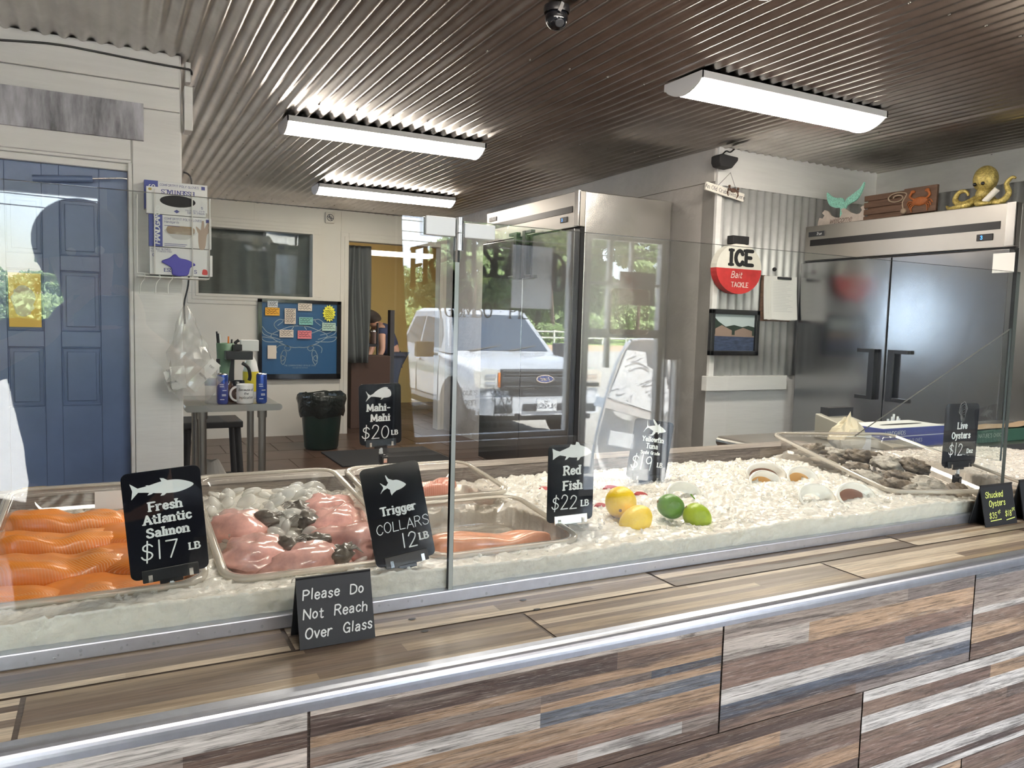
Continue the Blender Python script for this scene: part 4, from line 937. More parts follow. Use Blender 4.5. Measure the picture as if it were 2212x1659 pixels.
tag(mb.build('ice_cubes', 'ice_cube', loc=L2_(0, .1, -.03)), 'heap of melting rounded ice cubes among the trigger collars', 'ice', kind='stuff')
mb = MB(); rows = []
for i in range(15):
    for_ = []
    for j in range(15):
        u, v = -.128+.256*i/14, -.232+.464*j/14; h = -.058+.030*min(1, max(0, (v+.12)/.22))*(1-(u/.15)**4)+.007*noise.noise(Vector((u*40, v*40, 2)))
        for_.append(L2_(u, v, h))
    rows.append(for_)
mb.grid(rows[::-1]); tag(mb.build('ice_bed', 'ice', loc=L2_(0, 0, -.05)), 'packed ice under the cubes in the trigger collar pan', 'ice', kind='stuff')
# mahi fillets and the red-fish fillet
L3_ = p3[1]; L4_ = p4[1]
fish_mat('mahi', (.70, .27, .20), (.82, .48, .38), 70, .3, .7, .28); fish_mat('redfish', (.84, .30, .13), (.90, .52, .36), 45, .1, .5, .26)
for i, (u, v, an, lab) in enumerate(((-.075, .035, .9, 'pink mahi fillet at the left of the back half pan'), (-.02, .04, .75, 'pink mahi fillet in the middle of the back half pan'), (.04, .045, .6, 'pink mahi fillet at the right end of the back half pan'))):
    tag(fillet(L3_, u, v, .15, .06, .034, an, -.055+.004*i, .05, 40+i, .1, .5).build('mahi_fillet', 'mahi', loc=L3_(u, v, -.05)), lab, 'fish fillet', 'mahi fillets in the back half pan')
tag(fillet(L4_, .010, -.045, .24, .066, .034, -.04, -.034, .12, 50, .15, .92).build('redfish_fillet', 'fish_red', loc=L4_(0, -.045, -.034)), 'long tapered orange-pink red-fish fillet alone in the front half pan', 'fish fillet')
# oysters
L5_ = p5[1]
def oyster(L, u, v, h, r, an, seed, mat):
    rows = []; n, m = 26, 16
    for i in range(m+1):
        t = PI*i/m; row = []
        for k in range(n):
            a = 2*PI*k/n; p = Vector((math.sin(t)*math.cos(a), math.sin(t)*math.sin(a), math.cos(t)))
            s = 1+.34*noise.noise(p*2+Vector((seed, 0, 0)))+.30*noise.noise(p*5+Vector((0, seed, 0)))+.10*math.sin(26*p.z+6*p.x+seed)
            x, y, z = p.x*r*1.45*s*(1-.25*p.x), p.y*r*.85*s, p.z*r*.5*s
            row.append(L(u+x*math.cos(an)-y*math.sin(an), v+x*math.sin(an)+y*math.cos(an), h+z))
        rows.append(row)
    return MB().grid(rows[::-1], 0, True, True)
OY = [(-.10, .20, 'dark'), (-.03, .215, 'pale'), (-.09, .12, 'dark'), (0, .13, 'dark'), (.07, .15, 'pale'), (-.06, .05, 'dark'), (.03, .05, 'pale'), (-.09, -.03, 'pale'), (0, -.03, 'dark'), (.08, .03, 'dark'), (-.05, -.11, 'dark'), (.05, -.09, 'pale'), (-.02, -.18, 'pale'), (.09, -.16, 'dark')]
OL = ['at the far left corner of the pan', 'at the far end beside the paper towel', 'on the left, second row from the far end', 'in the middle of the second row', 'at the right of the second row', 'on the left of the third row', 'in the middle of the third row', 'on the left side halfway along', 'in the exact middle of the pan', 'on the right side halfway along', 'left in the nearer half', 'right in the nearer half, below the price sign', 'nearest the front edge, middle', 'in the near right corner']
for i, ((u, v, kd), ol) in enumerate(zip(OY, OL)):
    tag(oyster(L5_, u+rc.uniform(-.01, .01), v, -.045+.016*(i % 3 == 0), rc.uniform(.030, .037), rc.uniform(0, 3), i*1.7, 'oyster').build('oyster', 'oyster' if kd == 'dark' else 'oyster_pale', loc=L5_(u, v, -.05)), ('dark brown' if kd == 'dark' else 'pale grey')+' live oyster '+ol, 'oyster', 'live oysters in the long pan')
mb = MB()
for i in range(90): chip(mb, L5_(rc.uniform(-.14, .14), rc.uniform(-.25, .25), -.058+rc.uniform(0, .012)), rc.uniform(.007, .013), rc)
tag(mb.build('ice_chips', 'ice', loc=L5_(0, 0, -.06)), 'ice chips between the oysters in the long pan', 'ice', kind='stuff')
# fruit
def fruit(name, label, px, py, r, y, mat, ax, group, rl=1.18, nip=True):
    c = P(px, py, Y=y); ax = Vector(ax).normalized(); R = ax.to_track_quat('Z', 'Y').to_matrix()
    t = thing(name, label, name, (c.x, c.y, c.z-r*.9), 0, group)
    prof = []
    for i in range(25):
        a = PI*i/24; z = -math.cos(a)*r*rl; q = r*math.sin(a)**.92
        if nip and a > PI*.86: z += r*.10*((a-PI*.86)/(PI*.14))
        prof.append((max(q, .0003), z))
    MB().lathe(prof, c, 28, R).build('peel', mat, t)
    MB().lathe([(.0028, .0), (.0030, .0012), (.0015, .0016), (.0001, .001)], c+R @ Vector((0, 0, -r*rl-.0004)), 10, R @ Ry(PI)).build('stem_scar', 'stem', t)
    return t
fruit('lemon', 'whole round lemon showing its stem end, behind the other lemon', 1341, 1085, .0305, 1.22, 'lemon', (.62, .85, .28), 'lemons on the ice', 1.06)
fruit('lemon', 'front lemon lying half buried in ice with its pointed end up', 1373, 1126, .0265, 1.155, 'lemon', (.8, .1, .45), 'lemons on the ice', 1.35)
fruit('lime', 'dark green lime behind, next to a white dish', 1449, 1094, .0245, 1.215, 'lime', (.75, -.3, -.3), 'limes on the ice', 1.15)
fruit('lime', 'yellow-green lime in front, at the right of the fruit', 1506, 1117, .0262, 1.17, 'lime_light', (.6, -.35, -.6), 'limes on the ice', 1.12)
# white oval dishes and shells half buried in the ice
def dish(label, px, py, y, w, an, fill=None, tilt=.9):
    c = P(px, py, Z=1.054); t = thing('serving_dish', label, 'dish', (c.x, c.y, c.z-.02), 0, 'white dishes half buried in the ice')
    R = Rz(an) @ Rx(tilt); 
    prof = [(w*.30, -.016), (w*.42, -.012), (w*.5, 0), (w*.5+.004, .003), (w*.5+.009, .0015), (w*.5+.009, -.001), (w*.5+.003, -.002), (w*.42, -.016)]
    MB().lathe(prof, c, 30, R, 0, 1, .62).build('bowl', 'shell', t)
    if fill: MB().lathe([(.0001, -.010), (w*.3, -.009), (w*.42, -.012)], c, 24, R, 0, 1, .62).build('filling', fill, t)
dish('white oval dish behind the dark green lime', 1478, 1068, 1.30, .085, .1)
dish('white rimmed dish with dark meat at the far left of the buried dishes', 1655, 1025, 1.42, .095, -.25, 'brown_meat')
dish('white rimmed dish with orange meat at the far right of the buried dishes', 1735, 1035, 1.40, .095, .1, 'orange_meat')
dish('white rimmed dish with pale orange meat left of centre among the buried dishes', 1655, 1043, 1.36, .09, .05, 'orange_meat')
dish('plain white dish nearest the glass among the buried dishes', 1765, 1075, 1.30, .095, .05)
dish('white dish beside the nearest plain one, with clouded ice inside', 1850, 1072, 1.33, .095, -.05, 'brown_meat')
for i, (px, py, y, lab, w) in enumerate(((1325, 1054, 1.29, 'flat red tuna slice behind the round lemon', .05), (1385, 1066, 1.27, 'red tuna slice peeking out right of the round lemon', .035), (1300, 1090, 1.22, 'thin red tuna strip left of the round lemon', .03), (1180, 1055, 1.30, 'small tuna slice behind the red-fish price sign', .035))):
    c = P(px, py, Z=1.052); mb = MB(); mb.prism([(a*(1+.2*math.sin(3*k)), b) for k, (a, b) in enumerate(ellipse(w*.5, w*.22, 14))], c, (1, .1, -.15), (0, .8, .5), .008); tag(mb.build('tuna_slice', 'tuna', loc=c, bevel=.002), lab, 'fish slice', 'tuna slices in the ice')
c = P(1462, 1068, Y=1.3)+Vector((.03, -.01, 0)); mb = MB(); mb.tube([c, c+Vector((.012, -.005, -.014))], [.002, .0012], 6); tag(mb.build('herb_sprig', 'lime', loc=c), 'tiny green stem beside the dish behind the limes', 'herb')

# ---------------------------------------------------------------- price signs
def sm(pts): return [(v.x, v.y) for v in catmull([(a, b, 0) for a, b in pts], 4, True)]
FISH = {   # outlines in units of the fish length, tail at 0, nose at 1
 'salmon': [sm([(.10, .03), (.28, .065), (.5, .115), (.72, .12), (.9, .07), (1., .005), (.9, -.06), (.7, -.105), (.45, -.085), (.25, -.05), (.10, -.025)]), [(.13, .03), (0, .13), (.035, 0), (.01, -.15), (.13, -.025)], [(.50, .10), (.47, .175), (.53, .165), (.60, .115)], [(.27, .05), (.24, .075), (.29, .075)], [(.30, -.05), (.26, -.10), (.32, -.09), (.37, -.06)], [(.50, -.08), (.46, -.135), (.52, -.13), (.57, -.09)]],
 'trigger': [sm([(.26, .03), (.36, .14), (.5, .19), (.68, .19), (.86, .10), (1., -.02), (.92, -.10), (.74, -.17), (.55, -.19), (.40, -.14), (.28, -.05)]), sm([(.30, .02), (.2, .05), (.04, .17), (.10, .07), (.13, -.02), (.06, -.12), (0, -.22), (.12, -.12), (.28, -.05)]), sm([(.36, .12), (.28, .36), (.30, .42), (.38, .28), (.54, .19)]), sm([(.38, -.12), (.40, -.33), (.46, -.28), (.60, -.18)])],
 'redfish': [sm([(.18, .035), (.32, .09), (.52, .15), (.72, .15), (.9, .08), (1., -.01), (.93, -.06), (.75, -.105), (.5, -.105), (.3, -.06), (.18, -.03)]), [(.22, .035), (.10, .07), (0, .12), (.02, 0), (.02, -.13), (.12, -.07), (.22, -.03)], [(.42, .11), (.46, .19), (.52, .17), (.58, .17), (.60, .235), (.66, .22), (.72, .14)], [(.36, -.07), (.32, -.15), (.37, -.14), (.43, -.09)], [(.64, -.1), (.63, -.18), (.68, -.17), (.73, -.1)]],
 'tuna': [sm([(.14, .015), (.32, .085), (.55, .14), (.75, .13), (.92, .06), (1., 0), (.9, -.06), (.72, -.11), (.5, -.115), (.3, -.07), (.14, -.015)]), sm([(.18, .012), (.09, .07), (.03, .25), (.05, .10), (.07, 0), (.02, -.10), (-.03, -.24), (.08, -.08), (.18, -.012)]), sm([(.46, .12), (.36, .20), (.28, .33), (.40, .28), (.58, .13)]), [(.56, .13), (.60, .22), (.63, .21), (.68, .13)], sm([(.42, -.10), (.38, -.22), (.26, -.30), (.44, -.27), (.54, -.11)]), [(.66, -.11), (.64, -.17), (.69, -.17), (.72, -.11)]],
 'mahi': [sm([(.16, .02), (.34, .10), (.52, .19), (.74, .24), (.92, .22), (1., .10), (.99, -.04), (.86, -.10), (.6, -.09), (.35, -.04), (.16, -.02)]), sm([(.20, .015), (.10, .08), (0, .20), (.06, .05), (.07, -.04), (-.02, -.20), (.10, -.10), (.20, -.018)]), sm([(.28, .06), (.40, .17), (.60, .27), (.78, .31), (.88, .25), (.5, .16)]), [(.62, -.09), (.56, -.17), (.62, -.16), (.72, -.09)]]}
SIGNC = {}
def price_sign(label, cn, Y, lines, fish, fs, fp, clip_px, clip_mat='black_plastic', tip=0.):
    TL, TR, BR, BL = [P(a, b, Y=Y) for a, b in cn]
    w = ((TR-TL).length+(BR-BL).length)/2; h = ((TL-BL).length+(TR-BR).length)/2
    ux = ((TR-TL)+(BR-BL)).normalized(); n = ux.cross((TL-BL)+(TR-BR)).normalized(); uy = n.cross(ux); c = (TL+TR+BR+BL)/4
    if tip: 
        Rt = Matrix.Rotation(tip, 3, ux); uy = Rt @ uy; n = Rt @ n
    foot = P(*clip_px, Y=Y)
    t = thing('price_sign', label, 'price sign', foot, 0, 'black price signs standing in the ice')
    mb = MB(); mb.prism(rrect(w, h, w*.09, 5), c+n*.0012, ux, uy, .0024); bd = mb.build('board', 'black_gloss' if tip else 'sign_black', t)
    pr_ = MB(); bold = 1.27
    for (s, fx, fy, fh, sty) in lines:
        o = c+ux*((fx-.5)*w)+uy*((.5-fy)*h)+n*.0014
        if sty == 'p': text(pr_, s, o, ux, uy, fh*h*1.27, (1.0, .72), 1.15, 'c', 1.45)
        elif sty == 'h': text(pr_, s, o, ux, uy, fh*h*1.22, (.30, .30), 0, 'c', 1.1, slant=.08, jit=.07)
    pr_.build('lettering', 'white_print', bd)
    if fish:
        fb = MB(); sl = fs*w; o = c+ux*((fp[0]-.5)*w)+uy*((.5-fp[1])*h)+n*.0018; ca, sa = math.cos(fp[2]), math.sin(fp[2])
        for i, pl in enumerate(FISH[fish]):
            q = [((x-.5)*sl, y*sl) for x, y in pl]; q = [(x*ca-y*sa, x*sa+y*ca) for x, y in q]
            area = sum(q[k][0]*q[(k+1) % len(q)][1]-q[(k+1) % len(q)][0]*q[k][1] for k in range(len(q)))
            fb.prism(q if area > 0 else q[::-1], o+n*(i*2e-5), ux, uy, 0)
        fb.build('fish_silhouette', 'white_print', bd)
    # clip: bar gripping the bottom edge, ball neck, jaw standing in the ice
    mb = MB(); bw = w*.72; bc = c-uy*(h/2-.004); R = frame_rot(ux, uy)
    mb.box(bc+n*.004, (bw, .017, .003), R @ Rx(-.12)); mb.box(bc-n*.004, (bw, .017, .003), R @ Rx(.12)); mb.box(bc-uy*.009, (w*.30, .010, .007), R)
    ck = mb.build('clip', clip_mat, t, bevel=.001)
    [MB().box(bc+ux*(s*bw*.36)+n*.0062-uy*.003, (.005, .010, .0022), R).build('spring', 'chrome', ck) for s in (-1, 1)]
    nk = bc-uy*.018
    mb = MB(); mb.tube([nk+uy*.006, nk-uy*.004], .0042, 10); mb.sphere(nk-uy*.006, .0052, 12, 8); mb.build('ball_joint', 'clip_white', ck)
    mb = MB(); ft = foot; d = (ft-(nk-uy*.006)); 
    mb.tube([nk-uy*.008, nk-uy*.006+d*.5], [.0048, .006], 10); mb.box(nk-uy*.006+d*.62, (.016, .012, max(.02, d.length*.8)), frame_rot(ux, uy) @ Rx(PI/2)); mb.box(ft+Vector((0, -.008, .004)), (.017, .012, .026)); mb.build('jaw', 'black_plastic', t, bevel=.002)
    mb = MB(); mb.box(ft+Vector((0, -.0146, .008)), (.008, .0012, .010)); mb.build('jaw_plate', 'chrome', t)
    return t, bd, c, ux, uy, n, w, h
price_sign('black price sign for Fresh Atlantic Salmon over the orange fillets', ((262, 1025), (435, 1003), (448, 1225), (280, 1258)), 1.128,
    [('Fresh', .52, .37, .062, 'p'), ('Atlantic', .53, .49, .062, 'p'), ('Salmon', .52, .615, .062, 'p'), ('$17', .38, .835, .135, 'h'), ('LB', .84, .79, .048, 'p')], 'salmon', .80, (.50, .17, -.02), (364, 1296))
price_sign('blue-reflecting price sign for Trigger collars tilted towards the window', ((785, 1014), (913, 996), (929, 1190), (803, 1228)), 1.10,
    [('Trigger', .52, .50, .062, 'p'), ('COLLARS', .54, .675, .080, 'h'), ('12', .60, .865, .120, 'h'), ('LB', .86, .815, .05, 'p')], 'trigger', .44, (.50, .22, -.02), (868, 1232), tip=-.27)
price_sign('black price sign for Mahi-Mahi at the back of the pans', ((776, 832), (866, 826), (866, 957), (776, 962)), 1.70,
    [('Mahi-', .46, .44, .085, 'p'), ('Mahi', .50, .61, .085, 'p'), ('$20', .37, .905, .17, 'h'), ('LB', .84, .85, .055, 'p')], 'mahi', .60, (.46, .19, .03), (828, 1000))
price_sign('black price sign for Red Fish in a silver clip behind the lemons', ((1176, 965), (1271, 957), (1291, 1118), (1190, 1128)), 1.19,
    [('Red', .52, .39, .085, 'p'), ('Fish', .54, .585, .085, 'p'), ('$22', .36, .84, .14, 'h'), ('LB', .82, .815, .058, 'p')], 'redfish', .86, (.5, .11, .0), (1212, 1152), 'silver')
price_sign('black price sign for Yellowfin Tuna Sushi Grade at the back of the ice', ((1367, 902), (1450, 913), (1441, 1040), (1358, 1030)), 1.50,
    [('Yellowfin', .52, .36, .060, 'p'), ('Tuna', .52, .475, .062, 'p'), ('Sushi Grade', .50, .575, .040, 'p'), ('$19', .32, .85, .19, 'h'), ('LB', .80, .775, .055, 'p')], 'tuna', .54, (.54, .14, -.10), (1405, 1060))
t, bd, c, ux, uy, n, w, h = price_sign('black price sign for Live Oysters by the long pan', ((2033, 877), (2102, 873), (2118, 1000), (2045, 1004)), 1.24,
    [('Live', .52, .40, .075, 'p'), ('Oysters', .50, .555, .075, 'p'), ('$12', .36, .83, .15, 'h'), ('Doz', .80, .80, .052, 'p')], None, 0, (0, 0, 0), (2062, 1042))
ob = MB(); o = c+uy*(.36*h)+n*.0016; s = w*.13
for k in range(6):
    f = 1-.15*k; oy = -.06*s*k*2.2
    stroke_line(ob, [(math.cos(a)*s*.95*f*(1 if math.sin(a) > 0 else .62)+.05*s*k, (math.sin(a)*s*1.5*f+oy)*(1 if math.sin(a) > 0 else .95)+.06*s*math.sin(6*a)) for a in [2*PI*i/20 for i in range(20)]], o, ux, uy, .0009, closed=True)
ob.build('oyster_drawing', 'white_print', bd)
# folded chalk signs on the ledge
def tent(label, a, b, depth, hgt, lines, mat, lead=None, group='chalk tent signs on the ledge'):
    a = Vector(a); b = Vector(b); ux = (b-a).normalized(); w = (b-a).length; bk = Vector((-ux.y, ux.x, 0)); mid = (a+b)/2
    t = thing('tent_sign', label, 'tent sign', (mid.x+bk.x*depth/2, mid.y+bk.y*depth/2, ZL), 0, group)
    up = (bk*(depth/2)+Vector((0, 0, hgt))).normalized(); hh = math.hypot(depth/2, hgt); n = ux.cross(up)
    mb = MB(); mb.prism([(0, 0), (w, 0), (w, hh), (0, hh)], a+Vector((0, 0, .0005)), ux, up, .0022); bd = mb.build('front_board', 'chalk_black', t)
    up2 = (bk*(-depth/2)+Vector((0, 0, hgt))).normalized()
    mb = MB(); mb.prism([(0, 0), (w, 0), (w, hh), (0, hh)][::-1], a+bk*depth+Vector((0, 0, .0005)), ux, up2, -.0022); mb.build('back_board', 'chalk_black', t)
    tx = MB()
    for (s, fx, fy, fh) in lines: text(tx, s, a+ux*(fx*w)+up*((1-fy)*hh)+n*.0004, ux, up, fh*hh, (.55, .55) if fh > .13 else (.5, .5), 0, 'l', 1.25, slant=.12, jit=.05)
    if mat == 'chalk_lime':
        stroke_line(tx, [(w*.16, hh*.135), (w*.50, hh*.150)], a+n*.0004, ux, up, .0011, smooth=False); stroke_line(tx, [(w*.66, hh*.115), (w*.93, hh*.15)], a+n*.0004, ux, up, .0011, smooth=False)
    if tx.v: tx.build('chalk_writing', mat, bd)
A = P(648, 1406, Z=ZL); B = P(811, 1378, Z=ZL)
tent('black tent sign chalked Please Do Not Reach Over Glass', A, B, .055, .086, [('Please  Do', .075, .32, .135), ('Not  Reach', .065, .59, .135), ('Over  Glass', .075, .85, .135)], 'chalk_white')
A = P(2130, 1140, Z=ZL); B = P(2208, 1128, Z=ZL); s_ = .115/(B-A).length; B = A+(B-A)*min(1, s_)
tent('black tent sign chalked Shucked Oysters in lime green', A, B, .040, .090, [('Shucked', .10, .31, .135), ('Oysters', .18, .52, .135), ('$35', .14, .81, .13), ('qt', .42, .70, .085), ('$18', .64, .80, .13), ('pt', .88, .68, .085)], 'chalk_lime')
d_ = (B-A).normalized(); tent('black tent sign cut off by the right end of the ledge, behind the oyster one', A+d_*.150+Vector((0, .004, 0)), A+d_*.265+Vector((0, .004, 0)), .038, .092, [], 'chalk_white')
def ceiling_lamp(label, near_l, near_r, w=.26, h=.075, ab=None):
    a, b = ab if ab else (P(*near_l, Z=ZC-.004), P(*near_r, Z=ZC-.004)); y = (a.y+b.y)/2; x0, x1 = a.x, b.x
    t = thing('ceiling_lamp', label, 'ceiling light', ((x0+x1)/2, y+w/2, ZC-.004), 0, 'long ceiling lights')
    prof = [(0, 0), (0, -.028), (.006, -.030)]; lens = []
    for i in range(15):
        s = i/14; lens.append((.010+(w-.02)*s, -.028-(h-.028)*math.sin(PI*s)**.75))
    top = [(0, 0), (w, 0), (w, -.03), (w-.012, -.03), (w-.012, -.022), (.012, -.022), (.012, -.03), (0, -.03)]
    mb = MB(); N = len(top)
    vs = [Vector((x, y+q, ZC-.004+z)) for x in (x0, x1) for q, z in top]; mb.add(vs, [(i, (i+1) % N, N+(i+1) % N, N+i) for i in range(N)]); mb.build('housing', 'lamp_housing', t)
    mb = MB(); rows = [[Vector((x, y+q, ZC-.004+z)) for q, z in lens] for x in (x0+.006, x1-.006)]; mb.grid(rows); mb.build('lens', 'lens', t)
    ec = [(0, 0), (0, -.032)]+[(q, z-.004) for q, z in lens]+[(w, -.032), (w, 0)]
    for nm, x in (('end_cap', x0), ('end_cap', x1-.008)):
        mb = MB(); mb.prism(ec, (x+.008, y, ZC-.004), (0, 1, 0), (0, 0, 1), .008); mb.build(nm, 'lamp_housing', t)
ceiling_lamp('large lit ceiling lamp nearest the camera, at the upper right', (1513, 152), (1924, 239))
ceiling_lamp('lit ceiling lamp in the middle, with a faint crack in its lens', (621, 247), (1050, 310))
ceiling_lamp('smaller lit ceiling lamp farthest away near the back wall', (693, 392), (979, 429))
def added_lamp(label, x0, y, w=.26):  # out-of-view lamps, added because those in frame leave the counter too dark
    a = Vector((x0, y, ZC)); ceiling_lamp(label, None, None, ab=(a, Vector((x0+1.21, y, ZC))))
added_lamp('added out-of-view ceiling lamp straight above the lemons and the crushed ice', .65, 1.72)
added_lamp('added out-of-view ceiling lamp above the customers, left of the shop window', -.15, -.95)
added_lamp('added out-of-view ceiling lamp above the customers, before the lettered shop window', 2.3, -.95)
a = P(792, 541, Y=9.6); b = P(850, 547, Y=9.6)
mb = MB(); mb.bb((a.x, 9.5, a.z-.05), (b.x+.5, 9.7, a.z)); tag(mb.build('tube_light', 'lens_dim', loc=(a.x, 9.6, a.z)), 'short lit strip light seen through the back doorway', 'ceiling light')
# dome camera
c = P(1203, 14, Z=ZC); t = thing('dome_camera', 'black dome security camera on the ceiling', 'security camera', c)
MB().lathe([(.045, 0), (.047, -.012), (.044, -.024)], c, 24).build('base', 'black_plastic', t)
q = c+Vector((0, 0, -.040)); MB().sphere(q, .041, 24, 14).build('ball', 'black_gloss', t)
ln = q+(CAM-q).normalized()*.036+Vector((.012, 0, -.012)); mb = MB(); dr = (ln-q).normalized(); mb.lathe([(.015, -.006), (.016, .004), (.012, .006), (.0001, .004)], ln, 18, dr.to_track_quat('Z', 'Y').to_matrix()); mb.build('camera_lens', 'grille', t)
mb = MB(); mb.box(c+Vector((-.01, -.046, -.018)), (.012, .004, .035), Ry(.4)); mb.build('bracket', 'silver', t)
# glove rack on the white post ---------------------------------------------------------
yk = 3.70
GB = [('glove box at the top of the rack, standing behind the upside-down one', ((312, 387), (448, 402), (448, 462), (312, 450)), .045, True),
      ('upside-down white glove box with a dark oval opening', ((316, 401), (446, 414), (444, 471), (316, 459)), 0, False),
      ('poly glove box with a blue end and a hand picture, middle of the rack', ((322, 461), (457, 473), (456, 540), (322, 530)), 0, True),
      ('bottom glove box with blue gloves spilling from its opening', ((324, 532), (452, 541), (450, 600), (323, 590)), .0, False)]
for i, (lab, cn, dy, stripe) in enumerate(GB):
    TL, TR, BR, BL = [P(a, b, Y=yk+dy) for a, b in cn]
    w = ((TR-TL).length+(BR-BL).length)/2; h = ((TL-BL).length+(TR-BR).length)/2; c = (TL+TR+BR+BL)/4
    dp = .042 if dy == 0 else .05
    t = thing('glove_box', lab, 'glove box', (c.x, c.y+dp/2, c.z-h/2), 0, 'glove boxes in the wire rack'); o = Vector((c.x-w/2, c.y, c.z-h/2)); ux, uz, nn = Vector((1, 0, 0)), Vector((0, 0, 1)), Vector((0, -1, 0))
    mb = MB(); mb.bb(o, (o.x+w, o.y+dp, o.z+h)); bx = mb.build('carton', 'carton', t, bevel=.0015)
    L = lambda a, b, e=.0006: o+ux*(a*w)+uz*(b*h)+nn*e
    if stripe:
        mb = MB(); mb.prism([(0, 0), (w*.21, 0), (w*.21, h), (0, h)], L(0, 0), ux, uz, 0); mb.bb((o.x-.0006, o.y, o.z), (o.x, o.y+dp, o.z+h)); mb.build('blue_end', 'carton_blue', bx)
    tx = MB(); wt = MB()
    if i == 0:
        text(tx, 'COMFORTFIT POLY GLOVES', L(.24, .84), ux, uz, .62*w*7/text_width('COMFORTFIT POLY GLOVES', .9), (.45, .45), 0, 'l', .9); text(wt, 'S', L(.16, .80, .001), uz, -ux, h*.18, (.6, .6), 0, 'c')
        tx.prism([(0, 0), (w*.06, 0), (w*.06, h*.12), (0, h*.12)], L(.9, .82), ux, uz, 0)
    if i == 1:
        text(tx, 'ESSENTIALS', L(.52, .92), -ux, -uz, h*.15, (.8, .5), .8, 'c'); text(tx, 'NITRILE GLOVES', L(.97, .16), -ux, -uz, h*.06, (.5, .4), 0, 'l'); text(tx, 'BLACK  POWDER FREE', L(.97, .24), -ux, -uz, h*.05, (.4, .3), 0, 'l')
        tx.prism([(-w*.05, 0), (0, -h*.07), (w*.05, 0), (0, h*.07)], L(.5, .14), ux, uz, 0); text(tx, 'G', L(.93, .38), -ux, -uz, h*.08, (.6, .6), 0, 'c')
        mb = MB(); mb.prism(ellipse(w*.30, h*.22, 30), L(.52, .52, .0008), ux, uz, 0); mb.build('opening', 'black_matte', bx)
        mb = MB(); mb.prism(ellipse(w*.03, h*.05, 12), L(.06, .90, .0008), ux, uz, 0); MAT['gold'] = M('gold', (.45, .36, .10), .5); mb.build('seal', 'gold', bx)
    if i == 2:
        text(tx, 'COMFORTFIT POLY GLOVES', L(.24, .86), ux, uz, .60*w*7/text_width('COMFORTFIT POLY GLOVES', .9), (.45, .45), 0, 'l', .9); text(tx, 'Handgards', L(.24, .76), ux, uz, h*.07, (.4, .4), 0, 'l'); [stroke_line(tx, [(0, 0), (w*q_, 0)], L(.24, y_), ux, uz, .0011, smooth=False) for q_, y_ in ((.24, .67), (.36, .10), (.33, .05))]
        text(wt, 'HANDGARDS', L(.165, .08, .0012), uz, -ux, w*.085, (.75, .55), 0, 'l', .8, slant=.2); tx.prism([(0, 0), (w*.06, 0), (w*.06, h*.11), (0, h*.11)], L(.91, .84), ux, uz, 0)
        mb = MB(); mb.prism(rrect(w*.46, h*.26, h*.12), L(.50, .55, .0007), ux, uz, 0); mb.build('opening', 'cardboard', bx)
        mb = MB(); g0 = L(.50, .48, .004); mb.grid([[g0+ux*(w*.24*math.cos(a)*r*(1+.2*math.sin(3*a)))+uz*(h*.2*math.sin(a)*r-.004*r)+nn*(.012*(1-r*r)+.004*noise.noise(Vector((a*2, r*4, 3)))) for a in [2*PI*k/20 for k in range(20)]] for r in (0.01, .3, .6, .85, 1)], 0, True, True); mb.build('glove_wad', 'bag', bx)
        hd = MB(); hc = L(.86, .5, .0009)
        for q in (sm([(-.06*w, -.48*h), (.03*w, -.48*h), (.06*w, -.1*h), (.075*w, .05*h), (.05*w, .16*h), (-.03*w, .12*h), (-.075*w, -.02*h)]), sm([(.01*w, .05*h), (.055*w, .0), (.10*w, .26*h), (.085*w, .36*h), (.06*w, .30*h)]), sm([(-.03*w, .05*h), (.02*w, .05*h), (.02*w, .37*h), (-.01*w, .40*h), (-.02*w, .30*h)]), sm([(.05*w, 0), (.085*w, 0), (.125*w, .2*h), (.12*w, .26*h), (.095*w, .18*h)]), sm([(-.07*w, -.02*h), (-.04*w, .08*h), (-.10*w, .20*h), (-.115*w, .17*h)])): hd.prism(q, hc+nn*(.0004*len(hd.f)), ux, uz, 0)
        MAT['hand_print'] = M('hand_print', (.46, .36, .30), .6); hd.build('hand_picture', 'hand_print', bx)
    if i == 3:
        text(tx, 'ESS', L(.24, .12), ux, uz, h*.12, (.8, .5), .8, 'l'); text(tx, 'S', L(.75, .10), ux, uz, h*.12, (.8, .5), .8, 'l'); text(tx, 'NITRILE GLOVES', L(.02, .90), ux, uz, h*.065, (.5, .4), 0, 'l'); text(tx, 'BLUE  POWDER FREE', L(.02, .82), ux, uz, h*.055, (.4, .3), 0, 'l'); text(tx, 'G', L(.06, .66), ux, uz, h*.09, (.6, .6), 0, 'c')
        mb = MB(); g0 = L(.48, .42, .002)
        mb.prism(sm([(-.29*w, .06*h), (-.16*w, .20*h), (-.06*w, .36*h), (.02*w, .22*h), (.16*w, .16*h), (.29*w, 0), (.2*w, -.12*h), (.14*w, -.42*h), (-.10*w, -.42*h), (-.13*w, -.15*h)]), g0+nn*.008, ux, uz, .009); mb.build('gloves', 'glove_blue', bx, bevel=.004)
        mb = MB(); mb.prism(sm([(-.04*w, -.09*h), (.04*w, -.09*h), (.045*w, .04*h), (.02*w, .1*h), (-.03*w, .1*h), (-.045*w, 0)]), L(.93, .16), ux, uz, 0); mb.build('hand_mark', 'red_paint', bx)
    if tx.v: tx.build('print', 'navy_print', bx)
    if wt.v: wt.build('white_print', 'white_print', bx)
